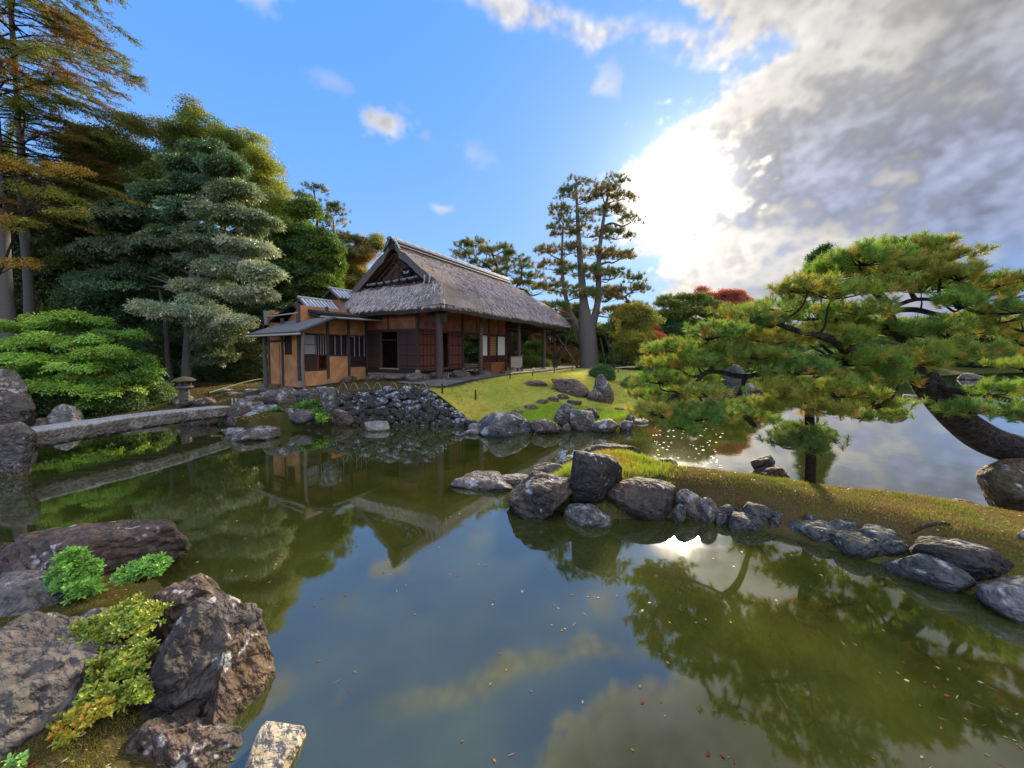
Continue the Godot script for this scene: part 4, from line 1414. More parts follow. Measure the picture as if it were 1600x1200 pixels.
	for q in row:
		rock(q[4], q[0], q[1], q[2], q[3], 0.0 if q[1] > 815 else 0.1, {"lichen": 0.14, "col": Color(0.095, 0.10, 0.10), "col2": Color(0.14, 0.135, 0.12), "n": 12, "flat": 0.75}, "edging stone", "stones edging the spit", "edging_stone")
	var slabs := [[1284, 852, 58, 25, 0.0, "flat greenish slab with a pale fleck, at the bend of the edging"], [1318, 838, 68, 20, 0.12, "long dark slab lying behind the greenish slab"], [1340, 874, 62, 28, 0.0, "broad low greenish slab in the water, second past the bend"], [1366, 852, 62, 20, 0.14, "long slate slab above the broad greenish one"], [1384, 880, 56, 28, 0.0, "sloping slab between the broad slab and the large grey rock"], [1392, 858, 30, 12, 0.14, "small pale slab next to the green weed"], [1368, 858, 14, 12, 0.13, "pebble lying on the slabs of the edging"]]
	for q in slabs:
		rock(q[5], q[0], q[1], q[2], q[3] * 1.3, q[4], {"lichen": 0.12, "col": Color(0.115, 0.125, 0.12), "col2": Color(0.16, 0.165, 0.15), "flat": 0.55, "n": 14, "layers": 0.3}, "edging stone", "stones edging the spit", "edging_stone")
	rock("large pale grey sloping rock low at the water, right part of the edging", 1450, 922, 112, 54, 0.0, {"lichen": 0.1, "col": Color(0.15, 0.155, 0.16), "col2": Color(0.10, 0.105, 0.10), "n": 24, "soft": 14.0, "rough": 0.06, "turn": -0.5, "deep": 0.6})
	rock("large dark slate rock above the pale sloping rock", 1494, 904, 112, 54, 0.1, {"lichen": 0.1, "col": DARK * 1.4, "col2": DARK, "n": 24, "flat": 0.7, "turn": -0.5, "deep": 0.55})
	rock("pale rock at the right edge where the edging leaves the picture", 1582, 972, 112, 70, 0.0, {"lichen": 0.16, "col": Color(0.2, 0.2, 0.21), "col2": GREY, "n": 24, "deep": 0.8})
	rock_on_land("white stone in the grass of the spit at the right edge", 1606, 846, 24, 18, {"col": PALE, "lichen": 0.3})
	for q in [[1238, 768, 34, 8, "thin dark stone on the far rim of the spit, left one"], [1355, 779, 26, 8, "small dark stone on the far rim of the spit, middle one"], [1378, 783, 20, 6, "smallest dark stone on the far rim of the spit"], [1510, 796, 36, 12, "brown stone on the far rim of the spit before the mossy rock"], [1130, 751, 24, 6, "thin stone on the far rim of the spit behind the boulder"]]:
		rock(q[4], q[0], q[1], q[2], q[3], 0.05, {"lichen": 0.05, "col": DARK, "n": 8, "flat": 0.6})
	# further out on the water
	rock("white flat stone in the far water behind the pine's prop", 1284, 674, 44, 10, 0.0, {"col": PALE, "lichen": 0.4, "flat": 0.5})
	rock("jagged dark rock in the far water right of the pine's prop", 1396, 650, 44, 17, 0.0, {"lichen": 0.2, "col": DARK})
	rock("rounded grey rock near the far hedge", 1518, 594, 34, 11, 0.0, {"lichen": 0.1, "col": GREY})
	rock("thin white stone in the far water left of the pine trunk", 1424, 622, 20, 5, 0.0, {"col": PALE, "lichen": 0.5, "flat": 0.4})
	# the near bank on the left
	near_rock("brown flat-topped rock at the back of the near bank, behind the green shrubs", 138, 3.95, 0.16, Vector3(0.82, 0.40, 0.45), {"lichen": 0.05, "n": 64, "col": Color(0.18, 0.125, 0.10), "col2": Color(0.075, 0.058, 0.055), "flat": 0.62, "layers": 0.5, "slant": Vector3(0.25, 1, 0.1), "cuts": 16})
	near_rock("dark rounded rock at the left edge behind the flat lilac rock", -14, 3.95, 0.15, Vector3(0.30, 0.30, 0.3), {"lichen": 0.05, "n": 20, "col": DARK * 1.3})
	near_rock("smooth lilac grey flat rock at the left edge of the near bank", 16, 3.2, 0.28, Vector3(0.44, 0.22, 0.26), {"lichen": 0.02, "n": 64, "col": Color(0.22, 0.20, 0.205), "col2": Color(0.13, 0.115, 0.115), "flat": 0.6, "layers": 0.15, "rough": 0.09})
	near_rock("large grey rock filling the lower left corner", -8, 2.22, 0.24, Vector3(0.44, 0.42, 0.50), {"lichen": 0.05, "n": 80, "mottle": 0.7, "col": Color(0.18, 0.168, 0.172), "col2": Color(0.10, 0.092, 0.095), "layers": 0.45, "cuts": 16, "rough": 0.12, "slant": Vector3(1, 0.6, 0.2), "seed": 71})
	near_rock("angular grey rock with a split crest, tallest on the near bank", 276, 2.60, 0.10, Vector3(0.35, 0.46, 0.42), {"lichen": 0.06, "n": 84, "mottle": 0.75, "col": Color(0.115, 0.104, 0.103), "col2": Color(0.06, 0.052, 0.05), "cuts": 15, "rough": 0.15, "layers": 0.55, "slant": Vector3(1.0, 0.35, 0.3), "planes": [[Vector3(0.75, 0.8, 0.25), 0.55], [Vector3(-0.8, 0.55, 0.5), 0.5]], "seed": 88})
	near_rock("rough dark rock behind the tallest angular rock", 272, 3.05, 0.22, Vector3(0.27, 0.33, 0.20), {"lichen": 0.06, "n": 56, "col": Color(0.08, 0.068, 0.066), "layers": 0.7, "cuts": 14, "slant": Vector3(1, 0.4, 0), "flat": 0.6})
	near_rock("tan and rust coloured rock at the waterline right of the tallest rock", 352, 2.60, 0.03, Vector3(0.18, 0.34, 0.30), {"lichen": 0.10, "n": 64, "col": Color(0.15, 0.10, 0.065), "col2": Color(0.085, 0.06, 0.055), "layers": 0.8, "slant": Vector3(1.0, 0.5, 0.2), "cuts": 15, "rough": 0.16, "planes": [[Vector3(0.7, 0.7, 0.1), 0.5]]})
	near_rock("low dark streaked rock at the bottom edge before the angular rock", 252, 2.16, 0.02, Vector3(0.34, 0.24, 0.22), {"lichen": 0.22, "n": 56, "col": Color(0.07, 0.065, 0.07), "layers": 0.6, "slant": Vector3(0.9, 0.6, 0.2)})
	near_rock("cream white cracked stone at the bottom edge", 402, 2.14, -0.12, Vector3(0.15, 0.22, 0.2), {"lichen": 0.0, "n": 56, "col": Color(0.58, 0.54, 0.46), "col2": Color(0.46, 0.40, 0.31), "flat": 0.45, "mottle": 0.3, "wet": 0.02, "rough": 0.05, "cuts": 4, "planes": [[Vector3(1, 0.1, 0), 0.6], [Vector3(-1, 0.15, 0.2), 0.6], [Vector3(0.1, 0.2, 1), 0.65], [Vector3(0, 0.1, -1), 0.6]]}, "stone")
	for q in [[205, 985, 34, 22, "small grey stone half hidden behind the yellow-green shrub"], [60, 985, 26, 14, "small stone in the moss behind the lower left rock"], [150, 972, 40, 16, "dark gravelly stone under the taller green shrub"]]:
		rock(q[4], q[0], q[1], q[2], q[3], 0.42, {"lichen": 0.1, "n": 12, "sink": 0.1})


func build_bridge() -> void:
	var b := thing("stone_bridge", "long single slab of weathered stone bridging the water at the left", "bridge", Vector3(-10.3, 0.0, -8.2))
	# the slab runs away from the viewer
	var s := Shape.new()
	var nl := 70
	var ring := []
	for q in [[0.0, 0.0], [0.0, 0.12], [0.0, 0.24], [0.0, 0.36], [0.03, 0.41], [0.12, 0.425], [0.28, 0.43], [0.45, 0.43], [0.6, 0.425], [0.68, 0.40], [0.70, 0.3], [0.70, 0.0]]:
		ring.append(Vector2(-q[0], q[1] * 0.9))
	var nr := ring.size()
	for k in nl + 1:
		var t := float(k) / nl
		var z := lerpf(0.55, -4.0, t)
		var x := lerpf(0.0, 1.07, t)
		var y := 0.38 + 0.05 * sin(t * PI) - 0.04 * t
		for j in nr:
			var q: Vector2 = ring[j]
			var p := Vector3(x + q.x, y + q.y * lerpf(1.06, 0.9, t), z)
			var n := ridged.get_noise_3d(p.x * 60.0, p.y * 60.0, p.z * 60.0) * 0.5 + noise.get_noise_3d(p.x * 150.0, p.y * 150.0, p.z * 150.0)
			p.x += n * 0.022
			p.y += n * 0.016
			var f := noise.get_noise_3d(p.x * 200.0, p.y * 120.0, p.z * 200.0)
			var c := Color(0.20, 0.17, 0.15).lerp(Color(0.31, 0.285, 0.265), clampf(0.5 + f * 1.6, 0, 1))
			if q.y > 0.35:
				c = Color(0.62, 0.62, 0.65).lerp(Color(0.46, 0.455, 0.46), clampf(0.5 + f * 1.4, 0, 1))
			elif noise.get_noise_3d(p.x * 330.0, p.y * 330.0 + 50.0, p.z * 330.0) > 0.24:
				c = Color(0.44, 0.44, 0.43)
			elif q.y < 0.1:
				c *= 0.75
			s.point(p, c)
	for k in nl:
		for j in nr:
			var a := k * nr + j
			var e := k * nr + (j + 1) % nr
			s.quad(a, a + nr, e + nr, e)
	for e in 2:
		var o := nl * nr * e
		for j in range(1, nr - 1):
			if e:
				s.tri(o, o + j + 1, o + j)
			else:
				s.tri(o, o + j, o + j + 1)
	put("bridge_slab", s, M.rock, b)


func build_wall() -> void:
	var w := thing("stone_retaining_wall", "dry stone wall of grey and white stones holding up the pavilion's bank", "stone wall", Vector3.ZERO)
	var a := on(508, 663)
	var e := on(737, 667)
	var along := (e - a)
	var length := along.length()
	along = along.normalized()
	var out := Vector3(-along.z, 0, along.x)                  # towards the water
	if out.z < 0:
		out = -out
	var top := func(x: float) -> float:
		var px := lerpf(508.0, 737.0, x / length)
		return curve(px, [[508, 0.78], [522, 1.02], [600, 1.22], [655, 1.26], [672, 1.18], [700, 0.72], [722, 0.36], [737, 0.12]])
	# dark earth behind the stones
	var core := Shape.new()
	for k in 41:
		var x := length * k / 40.0
		var h: float = top.call(x) - 0.08
		for q in [[-0.2, -0.05], [h, -0.20], [h, -0.55]]:
			core.point(a + along * x + Vector3(0, q[0], 0) + out * (q[1] - 0.02), Color(0.03, 0.028, 0.022))
	for k in 40:
		for j in 2:
			var o := k * 3 + j
			core.quad(o, o + 3, o + 4, o + 1)
	put("wall_core", core, M.ground, w)
	var variants := []
	for k in 26:
		var pale := k % 13 > 6
		var o := {"n": 7, "cuts": 12, "planes": [[Vector3(0.1 * (k % 3 - 1), 0.1, 1), 0.5]], "rough": 0.12, "lichen": 0.50 if pale else 0.14, "lichen_col": Color(0.56, 0.60, 0.68), "col": Color(0.11, 0.11, 0.12) if pale else Color(0.075, 0.068, 0.06), "col2": Color(0.085, 0.072, 0.06), "soft": 30.0}
		variants.append(rock_shape(300 + k, Vector3.ONE, o).mesh())
	var r := rng(21)
	var laid := []
	for k in 2600:
		var t := float(k) / 2600.0
		var rad := lerpf(0.165, 0.055, pow(t, 0.6)) * r.randf_range(0.85, 1.1)
		var x := r.randf_range(-0.05, length + 0.05)
		var limit: float = top.call(x)
		var y := r.randf_range(-0.02, 1.3)
		if y + rad * 0.45 > limit:
			continue
		var free := true
		for q in laid:
			var dx: float = (q[0] - x) * 0.78
			var dy: float = q[1] - y
			var near: float = (q[2] + rad) * 0.70
			if dx * dx + dy * dy < near * near:
				free = false
				break
		if not free:
			continue
		laid.append([x, y, rad])
		var high := clampf(y / 1.2, 0.0, 1.0)
		var left_part := 1.0 - smoothstep(0.55, 0.8, x / length)
		var pale := r.randf() < 0.05 + 0.58 * smoothstep(0.2, 0.6, high) * left_part
		if y + rad * 1.9 > limit:
			pale = r.randf() < 0.8
		var pick := 0
		while true:
			pick = r.randi() % variants.size()
			if (pick % 13 > 6) == pale:
				break
		var o := MeshInstance3D.new()
		o.mesh = variants[pick]
		o.material_override = M.stone
		o.name = "stone"
		var p := a + along * x + Vector3(0, y, 0) + out * (-0.11 * high - 0.05 + r.randf_range(-0.02, 0.03))
		var bs := Basis(along * rad * 1.30, Vector3.UP * rad * 1.02, out * (0.07 + rad * 0.35))
		o.transform = Transform3D(bs.rotated(out, r.randf_range(-0.5, 0.5)), p)
		w.add_child(o, true)


# ---------------------------------------------------------------- lantern, fences, path
func build_lantern() -> void:
	var g := 0.62
	var foot := on(289, 626, g)
	var t := thing("stone_lantern", "small stone lantern with a mossy mushroom cap under the tree", "stone lantern", foot)
	var c := Color(0.15, 0.14, 0.125)
	var s := Shape.new()
	s.lathe([[0.0, -0.15], [0.17, -0.15], [0.165, 0.1], [0.15, 0.42], [0.0, 0.43]], 14, c)
	put("lantern_post", s, M.rock, t)
	s = Shape.new()
	s.lathe([[0.0, 0.42], [0.15, 0.42], [0.27, 0.47], [0.285, 0.52], [0.26, 0.56], [0.0, 0.57]], 14, c * 1.15)
	put("lantern_platform", s, M.rock, t)
	s = Shape.new()
	for k in 6:
		var a := TAU * k / 6.0
		s.block(Vector3(-0.045, 0.56, -0.03), Vector3(0.045, 0.73, 0.03), c, Transform3D(Basis(Vector3.UP, a), Vector3(sin(a) * 0.17, 0, cos(a) * 0.17)), 0.006)
	s.block(Vector3(-0.10, 0.56, -0.10), Vector3(0.10, 0.60, 0.10), c, Transform3D(), 0.01)
	s.block(Vector3(-0.10, 0.70, -0.10), Vector3(0.10, 0.735, 0.10), c, Transform3D(), 0.01)
	put("fire_box", s, M.rock, t, false)
	s = Shape.new()
	s.lathe([[0.0, 0.71], [0.2, 0.72], [0.335, 0.73], [0.35, 0.76], [0.30, 0.82], [0.18, 0.88], [0.06, 0.905], [0.0, 0.91]], 18, Color(0.15, 0.13, 0.07))
	put("lantern_cap", s, M.rock, t)


func stake_rail(label: String, a: Vector3, b: Vector3, stakes: Array, high: float, col: Color) -> void:
	var t := thing("bamboo_rail", label, "low fence", Vector3.ZERO)
	for q in stakes:
		var p := a.lerp(b, q)
		p.y = land(p.x, p.z)
		var s := Shape.new()
		s.rod(Vector3(0, -0.1, 0), Vector3(0, high + 0.05, 0), 0.032, 0.03, 7, Color(0.06, 0.045, 0.035))
		put("stake", s, M.wood, t).position = p
	var s := Shape.new()
	var path := []
	for k in 9:
		var p := a.lerp(b, k / 8.0)
		p.y = land(p.x, p.z) + high
		path.append(p)
	s.tube(path, [0.03, 0.028, 0.03, 0.026, 0.029, 0.026, 0.028, 0.026, 0.027], 7, col)
	put("rail", s, M.bamboo, t)


func hoop(label: String, p: Vector3, along: Vector3, wide: float, tall: float) -> void:
	var s := Shape.new()
	var path := []
	var rad := []
	for k in 15:
		var t := k / 14.0
		path.append(along * (t - 0.5) * wide + Vector3(0, sin(t * PI) * tall - 0.04, 0))
		rad.append(0.0075)
	s.tube(path, rad, 6, Color(0.33, 0.28, 0.18))
	var m := put("bamboo_hoop", s, M.bamboo)
	m.position = p
	tag(m, label, "bamboo hoop", "bamboo hoops along the path edge")


func build_garden() -> void:
	build_lantern()
	# gravel apron and path in front of the pavilion
	var s := Shape.new()
	var back := Vector3(0.477, 0, -0.879)
	var right := Vector3(0.879, 0, 0.477)
	var p0 := Vector3(-3.1, 0, -15.8)
	var nu := 60
	for k in nu + 1:
		var u := lerpf(-1.6, 17.5, float(k) / nu)
		for j in 5:
			var w := lerpf(-0.9, 1.05, j / 4.0) + 0.06 * sin(u * 1.3 + j)
			if u > 14.0:
				w += (u - 14.0) * 0.55
			var p := p0 + back * u + right * w
			p.y = land(p.x, p.z) + 0.035
			var f := noise.get_noise_2d(p.x * 120.0, p.z * 120.0)
			s.point(p, Color(0.26, 0.26, 0.275).lerp(Color(0.17, 0.155, 0.14), clampf(0.4 + f * 1.5, 0, 1)))
	for k in nu:
		for j in 4:
			var a := k * 5 + j
			s.quad(a, a + 1, a + 6, a + 5)
	kind(put("gravel_path", s, M.gravel), "structure")
	# large flat stones along the eave line
	for q in [[0.75, -0.65, 0.5, 0.26, "rough grey stepping stone beside the corner log post"], [2.0, -0.45, 0.55, 0.30, "big pale block of stone before the veranda doors"], [3.9, -0.2, 0.75, 0.24, "long brown step stone before the open room"], [5.6, 0.1, 0.5, 0.14, "low flat stone before the brown hearth box"], [-0.75, -0.6, 0.55, 0.28, "rounded stone at the pond corner of the pavilion"], [-0.7, -1.9, 0.5, 0.22, "low stone under the lattice of the pavilion's front, right one"], [-0.65, -3.2, 0.45, 0.2, "low stone under the lattice of the pavilion's front, left one"], [-1.2, -4.3, 0.4, 0.2, "small stone at the wing's corner by the bamboo hoops"]]:
		var p: Vector3 = p0 + back * q[0] + right * q[1]
		p.y = land(p.x, p.z) + q[3] * 0.2
		var m := put("step_stone", rock_shape(int(q[0] * 100 + 500), Vector3(q[2], q[3], q[2] * 0.7), {"n": 10, "flat": 0.62, "lichen": 0.12, "col": Color(0.21, 0.18, 0.16), "col2": Color(0.15, 0.12, 0.10)}), M.rock)
		m.position = p
		m.rotation.y = deg_to_rad(HOUSE_TURN)
		tag(m, q[4], "step stone")
	# bamboo hoops along the top of the stone wall, then along the path
	var words := ["first", "second", "third", "fourth", "fifth", "sixth", "seventh", "eighth", "ninth", "tenth"]
	var k := 0
	for q in [536, 553, 571, 590, 615, 637, 661]:
		var p := on(q, 605.5, 1.22)
		p.y = 1.2
		hoop("%s bamboo hoop from the left, on top of the stone wall" % words[k], p, Vector3(1, 0, 0.25).normalized(), 0.34, 0.23)
		k += 1
	k = 0
	for q in [[833, 582], [851, 581], [872, 579.5], [886, 579]]:
		var p := on(q[0], q[1], 1.22)
		p.y = land(p.x, p.z)
		hoop("%s bamboo hoop from the left, beside the path past the pavilion" % words[k], p, back, 1.3, 0.30)
		k += 1
	k = 0
	for q in [[691, 606, 0.38], [743, 602.5, 0.38]]:
		var p := on(q[0], q[1], 1.15)
		p.y = land(p.x, p.z)
		var st := Shape.new()
		st.rod(Vector3(0, -0.1, 0), Vector3(0, q[2], 0), 0.035, 0.032, 7, Color(0.05, 0.038, 0.03))
		var m := put("edge_stake", st, M.wood)
		m.position = p
		tag(m, ["short dark stake at the lawn's edge by the stone wall", "short dark stake at the lawn's edge before the hearth box"][k], "stake")
		k += 1
	# edging board between lawn and gravel
	var eb := Shape.new()
	for j in 30:
		var u := lerpf(-1.4, 14.0, j / 29.0)
		var p := p0 + back * u + right * 1.16
		p.y = land(p.x, p.z)
		for q in [[0.0, -0.05], [0.0, 0.07], [0.05, 0.07], [0.05, -0.05]]:
			eb.point(p - right * q[0] + Vector3(0, q[1], 0), Color(0.05, 0.04, 0.035))
	for j in 29:
		for i in 3:
			var a := j * 4 + i
			eb.quad(a, a + 4, a + 5, a + 1)
	kind(put("path_edging", eb, M.wood), "structure")
	stake_rail("low bamboo rail on two dark stakes beside the gravel path", on(797, 592, 1.22), on(832, 588.5, 1.22), [0.0, 1.0], 0.26, Color(0.50, 0.46, 0.28))
	stake_rail("second bamboo rail further along the path, towards the big pine", on(866, 583, 1.2), on(894, 580, 1.2), [0.0, 1.0], 0.25, Color(0.46, 0.38, 0.24))
	stake_rail("short bamboo rail by the path under the pine's left edge", on(962, 583, 1.1), on(996, 579, 1.1), [0.1], 0.30, Color(0.55, 0.47, 0.30))
	stake_rail("yellow bamboo rail on a dark stake behind the lantern, left of the porch", on(326, 612, 0.9), on(412, 603, 0.95), [0.0, 0.99], 0.32, Color(0.42, 0.44, 0.16))
	for q in [[363, 632, "thin white stake at the bridge's right end, left one of a pair"], [369, 632, "thin white stake at the bridge's right end, right one of a pair"]]:
		var p := on(q[0], q[1], 0.65)
		var st := Shape.new()
		st.rod(Vector3(0, -0.2, 0), Vector3(0, 0.22, 0), 0.016, 0.014, 6, Color(0.60, 0.58, 0.45))
		var m := put("white_stake", st, M.bamboo)
		m.position = p
		tag(m, q[2], "stake")
	# paving stones on the way from the bridge to the porch
	var where := [[372, 617, 34, "leftmost paving stone on the way to the porch"], [392, 612, 30, "paving stone on the way to the porch, beside the red leaves"], [404, 622, 34, "pale paving stone below the porch's left post"], [424, 616, 30, "paving stone right below the porch"], [388, 626, 36, "wide paving stone just past the bridge"], [350, 612, 30, "flat stone left of the paving, below the bamboo rail"], [415, 633, 50, "long pale paving slab next to the rounded boulder"]]
	for q in where:
		rock_on_land(q[3], q[0], q[1], q[2], 4, {"lichen": 0.4, "col": PALE * 0.6, "flat": 0.4, "sink": 0.14, "n": 8}, "paving stone", "paving stones towards the porch", "paving_stone")
	# bamboo wicker side fence by the open room
	var f := thing("wicker_fence", "low wicker panel of pale reeds beside the open room", "screen fence", HOUSE, deg_to_rad(HOUSE_TURN))
	var col := Color(0.33, 0.27, 0.22)
	var fx := 5.9
	for i in 30:
		var st := Shape.new()
		var x := fx + 0.03 + i * 0.0475
		st.rod(Vector3(x, 0.30, 0.22), Vector3(x, 0.92, 0.22), 0.021, 0.021, 5, Color(col.r * (0.8 + 0.4 * fmod(i * 0.37, 1.0)), col.g * (0.8 + 0.4 * fmod(i * 0.37, 1.0)), col.b * (0.8 + 0.4 * fmod(i * 0.37, 1.0))))
		put("reed", st, M.bamboo, f)
	for y in [0.36, 0.62, 0.90]:
		var st := Shape.new()
		st.rod(Vector3(fx, y, 0.25), Vector3(fx + 1.45, y, 0.25), 0.018, 0.018, 6, Color(0.36, 0.29, 0.22))
		put("fence_rail", st, M.bamboo, f)
	for x in [fx - 0.03, fx + 1.47]:
		var st := Shape.new()
		st.rod(Vector3(x, -0.05, 0.22), Vector3(x, 0.97, 0.22), 0.05, 0.045, 8, Color(0.07, 0.05, 0.045))
		put("fence_post", st, M.wood, f)
	var bs := thing("pale_stand", "small pale grey stand beside the wicker panel", "stand", HOUSE + Vector3(0, 0, 0), deg_to_rad(HOUSE_TURN))
	for x in [6.0, 6.5]:
		plank_box("stand_leg", Vector3(x - 0.03, -0.02, 0.42), Vector3(x + 0.03, 0.30, 0.5), Color(0.42, 0.42, 0.44), M.wood, bs)
	plank_box("stand_top", Vector3(5.9, 0.30, 0.38), Vector3(6.6, 0.35, 0.56), Color(0.42, 0.42, 0.44), M.plank, bs)


# ---------------------------------------------------------------- leaves
func leaf_clump(s: int, n: int, flat: float, length: float, width: float, upward := 0.5) -> ArrayMesh:
	# a loose handful of leaves in a ball of radius 1
	var key := "clump%d" % s
	if CL.has(key):
		return CL[key]
	var r := rng(s)
	var sh := Shape.new()
	for k in n:
		var p := rand_dir(r) * pow(r.randf(), 0.45)
		p.y *= flat
		var d := (Vector3(p.x, 0.0, p.z).normalized() * 0.8 + rand_dir(r) * 0.8 + Vector3(0, -0.1, 0)).normalized()
		var nn := (Vector3.UP * upward + rand_dir(r) * 0.8).normalized()
		var side := d.cross(nn).normalized()
		var l := length * r.randf_range(0.7, 1.25)
		var w := width * r.randf_range(0.75, 1.2)
		var bend := nn * -0.12 * l
		var v := r.randf_range(0.72, 1.25)
		var c := Color(v, v, v * r.randf_range(0.85, 1.05))
		var q := sh.v.size()
		sh.point(p, c)
		sh.point(p + d * l * 0.45 + side * w * 0.5, c)
		sh.point(p + d * l + bend, c)
		sh.point(p + d * l * 0.45 - side * w * 0.5, c)
		sh.quad(q, q + 1, q + 2, q + 3)
	CL[key] = sh.mesh(false)
	return CL[key]


func spray(s: int, n: int) -> ArrayMesh:
	# a drooping conifer branchlet along +z, about 1 long
	var key := "spray%d" % s
	if CL.has(key):
		return CL[key]
	var r := rng(s)
	var sh := Shape.new()
	for k in n:
		var t := r.randf()
		var p := Vector3(r.randfn(0, 0.10), -0.25 * t * t + r.randfn(0, 0.04), t)
		var d := Vector3(r.randf_range(-1, 1), r.randf_range(-0.7, 0.1), r.randf_range(0.1, 0.9)).normalized()
		var l := r.randf_range(0.14, 0.30) * (1.1 - 0.5 * t)
		var side := d.cross(Vector3.UP + rand_dir(r) * 0.5).normalized() * l * 0.14
		var v := r.randf_range(0.7, 1.3)
		var c := Color(v, v * r.randf_range(0.9, 1.05), v)
		var q := sh.v.size()
		sh.point(p, c)
		sh.point(p + d * l * 0.5 + side, c)
		sh.point(p + d * l, c)
		sh.point(p + d * l * 0.5 - side, c)
		sh.quad(q, q + 1, q + 2, q + 3)
	sh.tube([Vector3.ZERO, Vector3(0, -0.07, 0.5), Vector3(0, -0.25, 1.0)], [0.012, 0.009, 0.004], 3, Color(0.5, 0.35, 0.3))
	CL[key] = sh.mesh(false)
	return CL[key]


func needle_tuft(s: int, n: int, length: float, width: float, spread: float) -> ArrayMesh:
	# needles fanning out around +y
	var key := "tuft%d" % s
	if CL.has(key):
		return CL[key]
	var r := rng(s)
	var sh := Shape.new()
	for k in n:
		var tilt := pow(r.randf(), 0.6) * spread
		var az := r.randf() * TAU
		var d := Vector3(sin(tilt) * cos(az), cos(tilt), sin(tilt) * sin(az))
		var o := Vector3(0, r.randf_range(-0.55, 0.25) * length, 0)
		var l := length * r.randf_range(0.7, 1.15)
		var side := d.cross(rand_dir(r)).normalized() * width * 0.5
		var v := r.randf_range(0.65, 1.35)
		var c := Color(v * r.randf_range(0.9, 1.2), v, v * 0.95)
		var q := sh.v.size()
		var droop := Vector3(0, -0.10 * l * sin(tilt), 0)
		sh.point(o + side, c)
		sh.point(o - side, c)
		sh.point(o + d * l * 0.6 - side * 0.8, c)
		sh.point(o + d * l * 0.6 + side * 0.8, c)
		sh.point(o + d * l + droop, c)
		sh.quad(q, q + 1, q + 2, q + 3)
		sh.tri(q + 3, q + 2, q + 4)
	CL[key] = sh.mesh(false)
	return CL[key]


func turned(r: RandomNumberGenerator, up: Vector3, scale: float) -> Basis:
	var side := up.cross(rand_dir(r)).normalized()
	return Basis(side * scale, up * scale, side.cross(up) * scale)


func trunk_part(called: String, parent: Node, path: Array, radii: Array, col: Color, mat: Material, sides := 9, rough := 0.12) -> void:
	var s := Shape.new()
	var q := spline(path, 5)
	var rr := spline(radii, 5)
	s.tube(q, rr, sides, col, rough, noise, 5.0)
	put(called, s, mat, parent)


